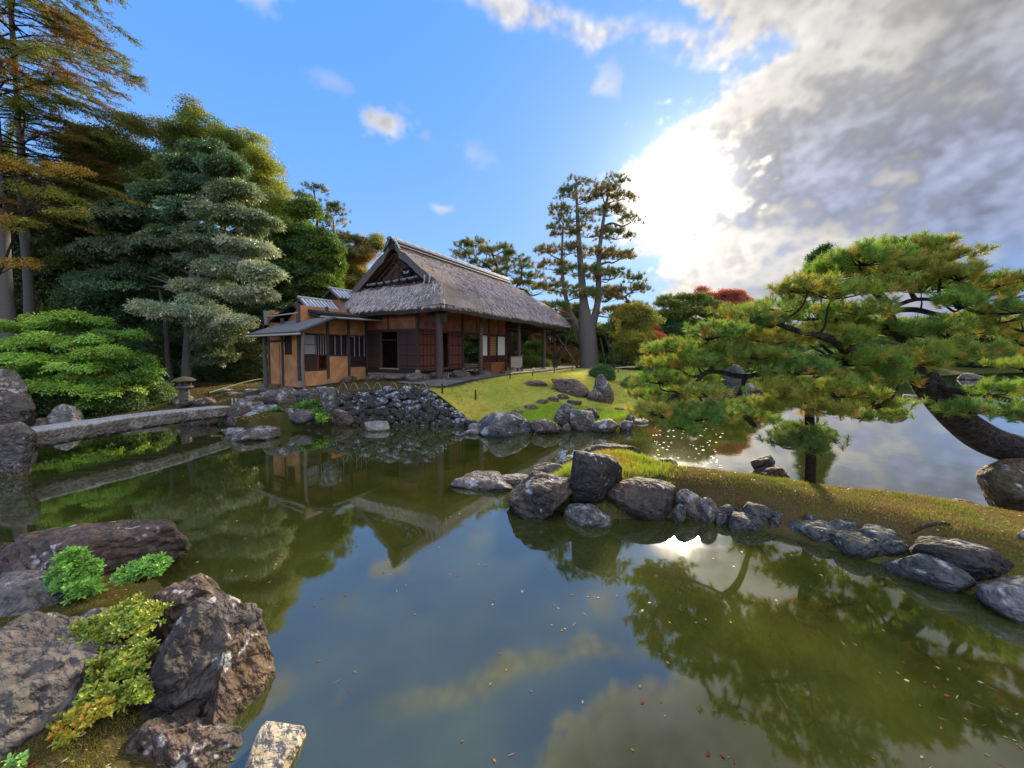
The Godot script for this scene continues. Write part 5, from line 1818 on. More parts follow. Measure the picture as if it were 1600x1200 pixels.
# a broadleaf tree: trunk through pixel points, crown made of lumps given in pixels [x, y, half width, half height, nearer (-) or farther (+) in metres]
func leaf_tree(called: String, label: String, category: String, depth: float, trunk: Array, r0: float, lumps: Array, tones: Array, o := {}) -> Node3D:
	var foot := at(trunk[0][0], trunk[0][1], depth)
	var gy := land(foot.x, foot.z)
	foot.y = gy
	var t := thing(called, label, category, foot, 0.0, o.get("group", ""))
	var r := rng(int(trunk[0][0] * 3.0 + trunk[0][1] * 5.0 + depth * 11.0))
	var bark: Color = o.get("bark", Color(0.10, 0.085, 0.075))
	var path := [Vector3(0, -0.3, 0)]
	var radii := [r0 * 1.45]
	path.append(Vector3(0, 0.25, 0))
	radii.append(r0 * 1.1)
	for k in range(1, trunk.size()):
		var p := at(trunk[k][0], trunk[k][1], depth + (trunk[k][2] if trunk[k].size() > 2 else 0.0)) - foot
		path.append(p)
		radii.append(r0 * lerpf(1.0, 0.35, float(k) / (trunk.size() - 1)))
	trunk_part("trunk", t, path, radii, bark, M.bark)
	var line := spline(path, 5)
	var sw := Swarm.new()
	var leaf: float = o.get("leaf", 0.42)                     # size of a clump
	var dens: float = o.get("density", 1.0)
	var flat: float = o.get("flat", 1.0)
	var all_lumps := []
	for L in lumps:
		all_lumps.append(L)
		if L[2] > 12:
			for k in int(o.get("stray", 2)):                  # small outliers break up the heads
				var dep: float = (L[4] if L.size() > 4 else 0.0) + r.randf_range(-0.7, 0.7)
				var q := [L[0] + L[2] * r.randf_range(-1.0, 1.0), L[1] + L[3] * r.randf_range(-1.7, 1.5), L[2] * r.randf_range(0.25, 0.5), L[3] * r.randf_range(0.35, 0.7), dep]
				if L.size() > 5:
					q.append(L[5])
				all_lumps.append(q)
	for L in all_lumps:
		var dd: float = depth + (L[4] if L.size() > 4 else r.randf_range(-1.2, 1.2))
		var c := at(L[0], L[1], dd) - foot
		var rx: float = L[2] * dd / LENS
		var ry: float = L[3] * dd / LENS
		var rz: float = rx * 0.85
		# the limb that bears it
		var best := 1e9
		var from := Vector3.ZERO
		var thick := r0 * 0.3
		for k in line.size():
			var q: Vector3 = line[k]
			if q.y > c.y - 0.1 and k > 6:
				continue
			var e := q.distance_to(c) + absf(q.y - c.y + 0.8) * 0.5
			if e < best:
				best = e
				from = q
		if best > 0.6 and from != Vector3.ZERO:
			var mid := from.lerp(c, 0.5) + Vector3(r.randf_range(-0.2, 0.2), best * 0.10, r.randf_range(-0.2, 0.2))
			trunk_part("branch", t, [from, mid, c - Vector3(0, ry * 0.2, 0)], [minf(thick, 0.10 + r0 * 0.15), minf(thick, 0.09) * 0.7, 0.02], bark, M.bark, 6, 0.0)
		var tone: Color = tones[r.randi() % tones.size()]
		if L.size() > 5:
			tone = tones[L[5]]
		# split into smaller heads so the outline is uneven
		var heads := []
		var nh := clampi(int(rx * ry * 4.5 / (leaf * leaf)), 4, 46)
		for k in nh:
			var d := rand_dir(r)
			d.y = d.y * 0.85 + 0.15
			heads.append([c + Vector3(d.x * rx, d.y * ry, d.z * rz) * pow(r.randf(), 0.33) * 0.92, leaf * r.randf_range(0.9, 1.9)])
		for h in heads:
			var cnt := int(11.0 * dens * pow(h[1] / leaf, 1.3))
			var tn := jig(r, tone, 0.34, 0.12) * (1.0 / 1.95)
			for k in cnt:
				var d := rand_dir(r)
				d.y = absf(d.y) * 0.8 - 0.15
				var p: Vector3 = h[0] + Vector3(d.x, d.y * flat * 0.8, d.z) * h[1] * r.randf_range(0.5, 1.0)
				var up := (Vector3.UP * 1.1 + d * 0.9).normalized()
				sw.put(Transform3D(turned(r, up, leaf * r.randf_range(0.6, 1.1)), p), jig(r, tn, 0.18, 0.08))
	sw.node("crown", o.get("mesh", leaf_clump(1, 34, 0.6, 0.42, 0.2)), o.get("mat", M.leaf), t)
	return t


# a tall conifer: whorls of drooping branches with sprays
func conifer(called: String, label: String, foot_px: Array, depth: float, top_y: float, r0: float, reach: float, bare: float, tones: Array, o := {}) -> void:
	var foot := at(foot_px[0], foot_px[1], depth)
	foot.y = land(foot.x, foot.z)
	var t := thing(called, label, "conifer", foot, 0.0, o.get("group", ""))
	var r := rng(int(foot_px[0] * 7.0 + depth * 31.0))
	var height := at(foot_px[0], top_y, depth).y - foot.y
	var lean: Vector3 = o.get("lean", Vector3.ZERO)
	var path := []
	var radii := []
	for k in 9:
		var s := k / 8.0
		path.append(Vector3(r.randf_range(-0.05, 0.05), height * s - 0.2, r.randf_range(-0.05, 0.05)) + lean * s * s)
		radii.append(r0 * (1.25 if k == 0 else lerpf(1.0, 0.15, s)))
	trunk_part("trunk", t, path, radii, o.get("bark", Color(0.30, 0.275, 0.26)), M.bark, 10)
	var line := spline(path, 5)
	var sw := Swarm.new()
	var lim := Shape.new()
	var y := bare
	var size: float = o.get("size", 0.7)
	while y < height * 0.985:
		var s := y / height
		var here: Vector3 = line[clampi(int(s * 40.0), 0, line.size() - 1)]
		here.y = y
		var ang := r.randf() * TAU
		if o.has("toward") and r.randf() < 0.45:
			ang = o.toward + r.randfn(0.0, 0.5)
		var out := Vector3(cos(ang), 0, sin(ang))
		var rel := (y - bare) / (height - bare)
		var len := reach * (1.0 - 0.72 * pow(rel, 1.4)) * r.randf_range(0.55, 1.1) * (0.55 + 0.45 * smoothstep(0.0, 0.12, rel))
		var rise := r.randf_range(0.02, 0.35)
		var pts := []
		for k in 6:
			var f := k / 5.0
			pts.append(here + out * len * f + Vector3(r.randfn(0, 0.05), (rise * f - 0.40 * f * f) * len * 0.6, r.randfn(0, 0.05)))
		lim.tube(pts, [0.045, 0.036, 0.028, 0.02, 0.014, 0.006], 4, o.get("bark", Color(0.10, 0.08, 0.07)) * 0.6)
		var tone: Color = tones[r.randi() % tones.size()]
		var n := int(len * o.get("density", 8.0))
		for k in n:
			var f := pow(r.randf(), 0.65)
			if f < 0.16:
				continue
			var i := mini(int(f * 5.0), 4)
			var p: Vector3 = pts[i].lerp(pts[i + 1], f * 5.0 - i)
			var yaw := r.randf_range(-1.25, 1.25)
			var d := (out.rotated(Vector3.UP, yaw) + Vector3(0, r.randf_range(-0.3, 0.25), 0)).normalized()
			var side := d.cross(Vector3.UP).normalized()
			var up := side.cross(d)
			var sc := size * r.randf_range(0.6, 1.15)
			sw.put(Transform3D(Basis(side * sc, up * sc, d * sc), p), jig(r, tone, 0.25, 0.10))
		y += r.randf_range(0.6, 1.4) * o.get("gap", 0.26)
	put("branches", lim, M.bark, t).set_meta("kind", "stuff")
	sw.node("crown", spray(o.get("spray", 2), o.get("leaves", 34)), M.leaf, t)


# a pine whose foliage lies in separate flat pads: trunk as for leaf_tree, pads [x, y, half width, half height, nearer or farther]
func pad_pine(called: String, label: String, category: String, depth: float, trunks: Array, r0: float, pads: Array, tones: Array, o := {}) -> Node3D:
	var foot := at(trunks[0][0][0], trunks[0][0][1], depth)
	foot.y = land(foot.x, foot.z) if not o.has("foot_y") else float(o.foot_y)
	var t := thing(called, label, category, foot, 0.0, o.get("group", ""))
	var r := rng(int(trunks[0][0][0] * 3.0 + depth * 17.0))
	var bark: Color = o.get("bark", Color(0.10, 0.075, 0.062))
	var line := []
	var first := true
	for tr in trunks:
		var path := []
		var radii := []
		for k in tr.size():
			var p := at(tr[k][0], tr[k][1], depth + (tr[k][3] if tr[k].size() > 3 else 0.0)) - foot
			if first and k == 0:
				path.append(Vector3(0, -0.3, 0))
				radii.append(tr[k][2] * 1.3)
			path.append(p)
			radii.append(tr[k][2])
		trunk_part("trunk" if first else "limb", t, path, radii, bark, o.get("bark_mat", M.bark), 12 if first else 8, 0.14)
		line.append_array(spline(path, 5).slice(3))
		first = false
	var sw := Swarm.new()
	var twigs := Shape.new()
	var tuft: float = o.get("tuft", 0.13)
	var per: float = o.get("per", 150.0)
	for P in pads:
		var dd: float = depth + (P[4] if P.size() > 4 else r.randf_range(-0.8, 0.8))
		var c := at(P[0], P[1], dd) - foot
		var rx: float = P[2] * dd / LENS
		var ry: float = P[3] * dd / LENS
		var rz: float = rx * o.get("round", 0.85)
		var hub := c - Vector3(0, ry * 0.75, 0)
		var best := 1e9
		var from := hub
		for q in line:
			var e: float = q.distance_to(hub) + maxf(0.0, q.y - hub.y) * 0.8
			if e < best:
				best = e
				from = q
		if best > 0.05:
			var w: float = clampf(best * 0.03, 0.012, 0.05) * float(o.get("limb", 1.0))
			var k1 := from.lerp(hub, 0.33) + rand_dir(r) * best * 0.10
			var k2 := from.lerp(hub, 0.70) + rand_dir(r) * best * 0.10 + Vector3(0, -best * 0.03, 0)
			trunk_part("branch", t, [from, k1, k2, hub], [w * 1.3, w, w * 0.8, w * 0.5], bark * 0.8, M.bark, 6, 0.0)
		var tone: Color = tones[r.randi() % tones.size()]
		if P.size() > 5:
			tone = tones[P[5]]
		# twigs that carry the tufts
		var ends := []
		var nt := clampi(int(rx * rz * o.get("twigs", 40.0)), 7, 40)
		for k in nt:
			var an := r.randf() * TAU
			var rho := sqrt(r.randf())
			var e := c + Vector3(cos(an) * rx * rho, ry * (0.62 * (1.0 - rho * rho) - 0.25) + r.randfn(0, ry * 0.16), sin(an) * rz * rho)
			var mid := hub.lerp(e, 0.5) + Vector3(r.randfn(0, 0.04), -ry * 0.12, r.randfn(0, 0.04)) * minf(1.0, rx * 1.5)
			if o.get("fine", true):
				twigs.tube([hub, hub.lerp(mid, 0.6) + rand_dir(r) * 0.02, mid, mid.lerp(e, 0.55) + rand_dir(r) * 0.02, e], [0.014 * o.get("limb", 1.0), 0.011, 0.009, 0.007, 0.003], 4, bark * 0.75)
			ends.append(e)
		var n := int(per * rx * rz * 3.0) + 12
		for k in n:
			var e: Vector3 = ends[r.randi() % ends.size()]
			var rel := e - c
			var sp: float = o.get("bunch", 0.6) * tuft
			var p := e + Vector3(r.randfn(0, sp * 1.5), r.randfn(0, sp * 0.55), r.randfn(0, sp * 1.5))
			var up := (Vector3.UP + Vector3(rel.x / rx, 0, rel.z / rz) * 0.9 + rand_dir(r) * 0.35).normalized()
			var tn := tone
			if p.y < c.y - ry * 0.15 and r.randf() < o.get("old", 0.5):
				tn = o.get("old_tone", Color(0.30, 0.19, 0.05))
			elif r.randf() < 0.05:
				tn = tone.lerp(o.get("old_tone", Color(0.30, 0.19, 0.05)), 0.7)
			sw.put(Transform3D(turned(r, up, r.randf_range(0.75, 1.2)), p), jig(r, tn, 0.22, 0.10))
	if o.get("fine", true):
		put("twigs", twigs, M.bark, t).set_meta("kind", "stuff")
	sw.node("crown", o.get("mesh", needle_tuft(1, 64, 0.115, 0.0048, 1.25)), M.needle, t)
	return t


func shrub(called: String, label: String, category: String, px: float, py: float, w: float, h: float, depth: float, tones: Array, o := {}) -> Node3D:
	# a rounded bush seen w by h pixels large with its foot at (px, py)
	var foot := at(px, py, depth)
	foot.y = land(foot.x, foot.z)
	var t := thing(called, label, category, foot, 0.0, o.get("group", ""))
	var r := rng(int(px * 3.0 + py * 5.0 + depth * 7.0))
	var rx := w * 0.5 * depth / LENS
	var hh := h * depth / LENS
	var st := Shape.new()
	for k in 6:
		var d := Vector3(r.randf_range(-0.6, 0.6) * rx, hh * r.randf_range(0.6, 0.85), r.randf_range(-0.6, 0.6) * rx)
		st.tube([Vector3(0, -0.1, 0), d * 0.5 + Vector3(0, 0.05, 0), d], [0.03, 0.02, 0.008], 4, Color(0.09, 0.07, 0.055))
	put("stems", st, M.bark, t)
	var sw := Swarm.new()
	var leaf: float = o.get("leaf", 0.28)
	var n := int(o.get("density", 1.0) * 16.0 * (rx * hh + rx * rx) / (leaf * leaf) * 0.7)
	for k in n:
		var d := rand_dir(r)
		d.y = absf(d.y)
		var rad := pow(r.randf(), 0.3) * (0.86 + 0.28 * noise.get_noise_3d(d.x * 60.0 + px, d.y * 60.0, d.z * 60.0))
		var p := Vector3(d.x * rx, 0.06 * hh + d.y * hh * 0.94, d.z * rx * 0.85) * rad
		var up := (Vector3.UP + d * 0.8).normalized()
		var tone: Color = tones[r.randi() % tones.size()]
		sw.put(Transform3D(turned(r, up, leaf * r.randf_range(0.6, 1.1)), p), jig(r, tone, 0.22, 0.08))
	sw.node("foliage", o.get("mesh", leaf_clump(1, 34, 0.6, 0.42, 0.2)), o.get("mat", M.leaf), t)
	return t


# ---------------------------------------------------------------- trees and shrubs of this garden
const OLIVE := Color(0.095, 0.11, 0.025)
const DEEP := Color(0.035, 0.068, 0.024)
const FRESH := Color(0.085, 0.155, 0.022)
const SILVER := Color(0.18, 0.21, 0.14)
const RUST := Color(0.26, 0.125, 0.035)
const GOLD := Color(0.36, 0.24, 0.035)
const LIME := Color(0.19, 0.20, 0.022)

func build_trees() -> void:
	var broad := leaf_clump(1, 34, 0.6, 0.42, 0.2)
	var layered := leaf_clump(2, 40, 0.28, 0.46, 0.22, 1.2)
	var open_ := leaf_clump(3, 20, 0.7, 0.36, 0.17)
	# --- left wood
	conifer("tall_conifer", "tallest rusty brown conifer at the far left edge, with a thick grey trunk", [16, 575], 18.5, -480, 0.27, 6.6, 7.5, [RUST * 0.42, OLIVE, Color(0.12, 0.095, 0.03), OLIVE * 1.1], {"toward": -0.2, "size": 0.7, "gap": 0.17, "density": 9.0})
	conifer("tall_conifer", "rusty brown conifer with the thinner grey trunk, second from the left edge", [50, 570], 20.5, -330, 0.22, 6.8, 8.5, [Color(0.14, 0.09, 0.03), OLIVE * 1.1, OLIVE * 0.9, Color(0.12, 0.09, 0.03)], {"toward": -0.1, "size": 0.72, "gap": 0.16, "density": 9.0})
	leaf_tree("yellow_maple", "sparse maple with orange and yellow leaves before the trunks at the far left", "maple", 15.0, [[-30, 600], [-20, 480], [10, 400], [40, 330]], 0.07, [[20, 258, 45, 8, 0.0, 0], [60, 300, 40, 7, 0.3, 1], [10, 345, 34, 7, -0.3, 0], [100, 268, 34, 6, 0.4, 0], [36, 352, 30, 5, 0.0, 1], [105, 335, 30, 6, 0.3, 1], [20, 412, 34, 6, 0.0, 0]], [Color(0.22, 0.14, 0.02), Color(0.14, 0.14, 0.022)], {"mesh": leaf_clump(6, 14, 0.4, 0.40, 0.24, 1.2), "leaf": 0.2, "density": 0.30, "flat": 0.7})
	leaf_tree("dark_evergreen", "dark evergreen tree filling the wood behind the conifer trunks", "evergreen tree", 24.0, [[110, 590], [112, 500], [110, 420], [105, 330]], 0.2, [[60, 340, 70, 60], [130, 330, 75, 55], [70, 430, 70, 60], [150, 430, 70, 60], [100, 520, 90, 50], [190, 380, 60, 60], [30, 500, 50, 60], [10, 400, 50, 70]], [DEEP, OLIVE * 0.7, Color(0.05, 0.065, 0.02)], {"mesh": broad, "leaf": 0.5})
	leaf_tree("olive_conifer", "olive brown tree with airy foliage between the conifers and the silver-leaved tree", "tree", 22.0, [[200, 590], [195, 480], [185, 380], [180, 260]], 0.18, [[170, 230, 50, 24, 0, 1], [210, 250, 40, 22, 0, 0], [150, 280, 55, 26, 0, 1], [215, 300, 45, 28, 0, 0], [180, 330, 60, 30, 0, 0], [230, 275, 22, 16, 0, 1], [130, 240, 40, 22, 0, 1]], [Color(0.075, 0.105, 0.03), Color(0.095, 0.11, 0.03)], {"stray": 1, "mesh": open_, "leaf": 0.36, "density": 0.8})
	leaf_tree("green_wood_tree", "mid green tree behind the bright maple, left of the silver-leaved tree", "tree", 21.0, [[225, 590], [222, 520], [220, 450]], 0.16, [[180, 470, 60, 40, 0, 0], [240, 430, 55, 40, 0, 0], [230, 520, 60, 45, 0, 0], [180, 540, 60, 40, 0, 0], [270, 510, 50, 60, 0, 0], [330, 540, 60, 40, 0, 0]], [DEEP * 1.1], {"mesh": broad, "leaf": 0.42})
	leaf_tree("yellow_green_tree", "tall yellow-green tree showing above and right of the silver-leaved tree", "tree", 23.0, [[340, 590], [345, 450], [350, 320], [355, 240]], 0.25, [[280, 215, 34, 26, 0, 0], [320, 220, 46, 32, 0, 1], [370, 235, 46, 32, 0, 2], [405, 270, 38, 36, 0, 2], [430, 320, 34, 34, 0, 2], [450, 345, 24, 26, 0, 2], [340, 270, 60, 40, 0, 1], [290, 260, 40, 40, 0, 1], [395, 330, 40, 40, 0, 1]], [Color(0.13, 0.14, 0.03), Color(0.08, 0.12, 0.02), Color(0.15, 0.17, 0.022)], {"mesh": open_, "leaf": 0.34, "density": 0.75, "stray": 1})
	leaf_tree("silver_leaved_tree", "large tree with layered silver-green foliage and a pale grey trunk by the lantern", "tree", 16.8, [[291, 600], [293, 540], [297, 470], [302, 400, 0.2], [310, 320, 0.3], [318, 260, 0.3]], 0.17, [[322, 240, 34, 15, 0, 1], [290, 262, 34, 13, 0.8, 1], [352, 262, 36, 14, -0.4, 1], [318, 290, 42, 14, 0.5, 1], [368, 300, 36, 14, -0.5, 2], [262, 305, 36, 14, 0.8, 1], [300, 330, 44, 14, 0, 1], [352, 338, 44, 14, -0.6, 2], [398, 345, 34, 12, -0.3, 2], [232, 345, 40, 13, 0.9, 1], [270, 372, 44, 13, 0.4, 1], [330, 378, 46, 14, -0.5, 2], [385, 388, 42, 14, -0.7, 0], [205, 392, 40, 12, 0.9, 1], [290, 412, 40, 12, 0.2, 2], [350, 420, 44, 13, -0.7, 0], [408, 428, 38, 13, -0.8, 0], [235, 430, 42, 12, 0.6, 1], [320, 452, 40, 12, -0.6, 0], [385, 462, 38, 12, -0.8, 0], [300, 490, 56, 11, -1.0, 0], [350, 504, 40, 12, -1.0, 0], [245, 484, 36, 9, -0.9, 0], [190, 450, 50, 11, 0.4, 1], [145, 440, 40, 11, 0.6, 1], [332, 556, 26, 20, 0.5, 2], [352, 525, 32, 9, -0.6, 2]], [SILVER, Color(0.055, 0.10, 0.045), Color(0.095, 0.125, 0.07)], {"mesh": leaf_clump(7, 26, 0.5, 0.52, 0.22, 0.8), "leaf": 0.28, "flat": 0.9, "stray": 1, "bark": Color(0.30, 0.285, 0.265), "density": 0.72, "mat": M.glossy_leaf})
	leaf_tree("leaning_trunk_tree", "slimmer dark tree with a forked grey trunk just left of the pale trunk", "tree", 17.4, [[268, 606], [262, 560], [258, 500], [240, 420], [215, 375]], 0.11, [[205, 350, 46, 22], [245, 395, 40, 20], [180, 400, 46, 20]], [Color(0.05, 0.07, 0.04)], {"mesh": layered, "leaf": 0.34, "flat": 0.5, "bark": Color(0.20, 0.185, 0.17)})
	leaf_tree("round_green_tree", "dense rounded deep green tree left of the pavilion's roof", "tree", 22.5, [[440, 590], [445, 500], [450, 430]], 0.22, [[455, 375, 46, 32, 0, 1], [430, 405, 44, 36, 0, 0], [485, 410, 36, 36, 0, 1], [460, 440, 56, 40, 0, 0], [410, 450, 40, 46, 0, 0], [500, 440, 26, 36, 0, 1], [420, 500, 46, 40, 0, 0], [390, 540, 50, 40, 0, 0]], [DEEP * 1.1, Color(0.06, 0.11, 0.018)], {"mesh": broad, "leaf": 0.38, "density": 1.3})
	leaf_tree("autumn_tree", "thin autumn tree with orange tips right behind the round green tree", "tree", 30.0, [[540, 590], [535, 480], [525, 400], [520, 340]], 0.16, [[540, 420, 34, 18, 0, 1], [570, 400, 22, 14, 0, 1], [560, 440, 30, 18, 0, 0], [520, 395, 24, 14, 0, 0], [590, 385, 14, 10, 0, 0], [530, 450, 34, 20, 0, 1], [500, 400, 22, 24, 0, 0]], [Color(0.14, 0.14, 0.03), Color(0.19, 0.125, 0.03)], {"mesh": open_, "leaf": 0.36, "density": 0.8})
	var far_tuft := needle_tuft(2, 30, 0.26, 0.022, 1.35)
	pad_pine("slender_pine", "slender pine with small open clumps against the sky, left of the roof ridge", "pine", 29.0, [[[505, 590, 0.2], [503, 480, 0.16], [498, 380, 0.11], [490, 290, 0.04]]], 0.2, [[490, 292, 15, 9], [475, 312, 20, 11], [505, 320, 22, 11], [480, 338, 20, 11], [515, 345, 24, 11], [495, 362, 24, 11], [535, 372, 26, 12], [478, 370, 18, 11], [548, 395, 22, 12], [515, 385, 24, 12], [505, 410, 26, 12], [562, 378, 16, 8], [525, 330, 12, 8]], [OLIVE, Color(0.055, 0.08, 0.03)], {"mesh": far_tuft, "tuft": 0.30, "per": 16.0, "twigs": 8.0, "limb": 1.6, "old": 0.2})
	# bright maple and undergrowth by the water
	leaf_tree("bright_green_maple", "low spreading maple with bright green layered leaves behind the bridge", "maple", 13.6, [[95, 640], [88, 600], [80, 560], [70, 530]], 0.09, [[26, 512, 44, 8, 0.3, 0], [88, 498, 36, 7, 0, 0], [140, 506, 34, 7, 0.5, 1], [182, 524, 32, 8, 0.2, 1], [60, 532, 40, 8, -0.4, 0], [118, 538, 38, 8, -0.2, 0], [6, 548, 40, 9, -0.2, 0], [168, 552, 36, 8, -0.4, 0], [208, 562, 26, 9, 0.4, 1], [70, 566, 48, 9, -0.6, 0], [134, 576, 42, 8, -0.5, 0], [190, 594, 36, 9, 0, 1], [30, 586, 36, 8, -0.5, 1], [96, 604, 50, 9, -0.6, 0], [160, 612, 42, 8, -0.5, 0], [216, 596, 22, 12, 0.3, 1], [60, 630, 36, 8, -0.5, 1], [130, 634, 30, 7, -0.6, 1]], [Color(0.16, 0.26, 0.04), Color(0.075, 0.15, 0.025)], {"mesh": leaf_clump(4, 30, 0.4, 0.42, 0.24, 1.0), "leaf": 0.22, "flat": 0.9, "density": 0.52, "stray": 1, "bark": Color(0.12, 0.10, 0.08)})
	shrub("dark_shrub", "dark leafy shrub at the foot of the bright maple, over the water", "shrub", 60, 660, 150, 56, 12.8, [DEEP * 1.2, Color(0.04, 0.07, 0.02)], {"leaf": 0.26})
	shrub("dark_shrub", "low dark shrub left of the brown leaf patch behind the bridge", "shrub", 185, 648, 90, 46, 13.6, [DEEP * 1.3, Color(0.05, 0.085, 0.02)], {"leaf": 0.24})
	shrub("azalea_bush", "loose green bush left of the lantern", "shrub", 238, 622, 66, 36, 14.6, [Color(0.06, 0.11, 0.03), Color(0.05, 0.09, 0.04)], {"leaf": 0.2})
	shrub("dark_shrub", "dark bush in the wood right of the silver-leaved tree's trunk", "shrub", 345, 598, 76, 56, 19.5, [DEEP, OLIVE * 0.7], {"leaf": 0.3})
	shrub("brown_shrub", "brown-tinged bush in the wood left of the porch", "shrub", 398, 600, 70, 70, 19.8, [Color(0.10, 0.085, 0.025), DEEP * 1.2], {"leaf": 0.3})
	shrub("dark_shrub", "dark bush in the deep wood between the two grey trunks and the maple", "shrub", 235, 600, 90, 90, 19.0, [DEEP], {"leaf": 0.34})
	shrub("dark_shrub", "dark bush at the far left behind the tall boulder", "shrub", -10, 640, 120, 90, 15.0, [DEEP], {"leaf": 0.3})
	# a belt of dark trees deep in the wood closes the view
	var belt := [[-60, 470, 31.0, "deep wood tree hidden behind the tallest conifer"], [20, 480, 33.0, "deep wood tree behind the thinner conifer trunk"], [120, 470, 32.0, "deep wood tree behind the bright maple"], [210, 460, 34.0, "deep wood tree behind the olive brown tree"], [290, 450, 31.0, "deep wood tree behind the silver-leaved tree's trunk"], [370, 470, 32.0, "deep wood tree behind the brown-tinged bush"], [440, 490, 34.0, "deep wood tree behind the porch roof"]]
	for q in belt:
		leaf_tree("dark_evergreen", q[3], "evergreen tree", q[2], [[q[0], 590], [q[0], 520], [q[0] + 4, 440]], 0.2, [[q[0] - 30, q[1] - 60, 50, 50], [q[0] + 34, q[1] - 40, 50, 50], [q[0], q[1] + 20, 66, 50], [q[0] + 10, q[1] + 80, 66, 50], [q[0] - 40, q[1] + 60, 50, 50]], [DEEP * 0.9, OLIVE * 0.6], {"mesh": broad, "leaf": 0.6, "group": "dark trees deep in the left wood"})
	# --- behind the pavilion
	var pads := [[722, 384, 16, 7], [742, 378, 18, 8], [760, 392, 20, 9], [735, 398, 24, 9], [785, 388, 18, 8], [800, 396, 20, 9], [775, 408, 22, 9], [812, 412, 22, 10], [798, 424, 24, 10], [828, 428, 22, 10], [755, 412, 22, 8], [815, 444, 26, 11], [840, 452, 22, 11], [835, 475, 24, 12], [850, 500, 24, 14]]
	pad_pine("roof_side_pine", "open pine behind the right half of the thatched roof ridge", "pine", 33.0, [[[800, 585, 0.22], [795, 500, 0.2], [780, 430, 0.13], [765, 385, 0.05]], [[790, 480, 0.1], [815, 430, 0.07], [810, 400, 0.04]], [[780, 430, 0.08], [742, 400, 0.05], [735, 382, 0.03]]], 0.22, pads, [OLIVE * 1.1, Color(0.07, 0.10, 0.025)], {"mesh": far_tuft, "tuft": 0.30, "per": 20.0, "twigs": 8.0, "limb": 1.6, "old": 0.25})
	var big := [[962, 282, 20, 9], [940, 296, 24, 10], [905, 282, 18, 8], [888, 300, 22, 10], [968, 306, 20, 9], [918, 308, 24, 10], [872, 328, 22, 10], [900, 338, 26, 11], [948, 330, 28, 11], [985, 342, 14, 8], [875, 358, 24, 11], [920, 362, 30, 12], [962, 366, 26, 11], [858, 388, 18, 9], [890, 388, 28, 12], [935, 396, 32, 13], [968, 398, 24, 10], [865, 414, 24, 11], [905, 422, 34, 13], [952, 428, 34, 13], [985, 436, 18, 8], [862, 445, 26, 12], [900, 456, 36, 14], [945, 462, 38, 14], [985, 452, 30, 9], [868, 478, 26, 10], [955, 486, 28, 9], [988, 478, 18, 7], [862, 506, 20, 8]]
	pad_pine("big_twin_pine", "tall old pine with a thick split trunk, right of the pavilion", "pine", 28.5, [[[921, 577, 0.80], [920, 550, 0.70], [917, 515, 0.62], [912, 470, 0.34], [906, 400, 0.22], [902, 330, 0.13], [900, 285, 0.05]], [[922, 520, 0.36, -0.1], [934, 470, 0.26], [936, 400, 0.18], [945, 330, 0.12], [955, 285, 0.05]], [[908, 520, 0.26, 0.2], [888, 480, 0.18], [878, 420, 0.12], [880, 350, 0.06]], [[936, 450, 0.13], [970, 465, 0.09], [1000, 445, 0.04]]], 0.5, big, [Color(0.085, 0.10, 0.03), Color(0.13, 0.115, 0.03), Color(0.07, 0.10, 0.035)], {"mesh": needle_tuft(5, 30, 0.25, 0.02, 1.35), "tuft": 0.27, "per": 24.0, "twigs": 11.0, "limb": 1.6, "bark": Color(0.30, 0.255, 0.235), "old": 0.35, "old_tone": Color(0.20, 0.12, 0.035)})
	for q in [[866, 520, 905, 580, "dark wooden prop leaning on the big split pine, left one"], [897, 500, 868, 583, "dark crossing prop before the trees left of the split pine"], [944, 520, 962, 582, "dark wooden prop leaning on the big split pine, right one"], [938, 528, 948, 583, "short inner prop at the right of the split pine's trunk"]]:
		var a := at(q[0], q[1], 27.5)
		var e := at(q[2], q[3], 26.8)
		e.y = land(e.x, e.z) - 0.1
		var s := Shape.new()
		s.rod(e, a, 0.09, 0.07, 8, Color(0.05, 0.04, 0.035))
		tag(put("tree_prop", s, M.wood), q[4], "prop")
	leaf_tree("yellow_autumn_tree", "yellow-green autumn tree just right of the big split pine", "tree", 27.0, [[975, 582], [974, 540], [972, 505]], 0.14, [[985, 492, 26, 14, 0, 0], [1000, 508, 28, 16, 0, 1], [988, 528, 30, 16, 0, 0], [1008, 490, 14, 9, 0, 1], [975, 548, 20, 12, 0, 1]], [Color(0.17, 0.155, 0.025), Color(0.11, 0.12, 0.022)], {"mesh": open_, "leaf": 0.36, "stray": 0})
	leaf_tree("dark_garden_tree", "dark green tree mass under the glowing cloud, behind the yellow autumn tree", "tree", 33.0, [[1015, 582], [1015, 540], [1012, 510]], 0.14, [[1000, 515, 30, 16], [1030, 520, 34, 18], [1010, 545, 44, 22], [1045, 545, 30, 20]], [DEEP * 1.2, OLIVE * 0.8], {"mesh": broad, "leaf": 0.42})
	pad_pine("garden_pine", "rounded garden pine with a dark trunk on the far bank, left of the red maple", "pine", 34.0, [[[1075, 590, 0.2], [1074, 550, 0.16], [1066, 510, 0.12], [1064, 480, 0.06]]], 0.2, [[1066, 466, 34, 9], [1045, 478, 26, 9], [1090, 476, 26, 9], [1066, 488, 40, 9], [1036, 496, 22, 9], [1098, 494, 22, 9], [1060, 508, 34, 9], [1090, 516, 26, 9]], [Color(0.06, 0.10, 0.022), Color(0.085, 0.11, 0.022)], {"mesh": far_tuft, "tuft": 0.34, "per": 40.0, "twigs": 8.0, "limb": 1.5, "old": 0.15})
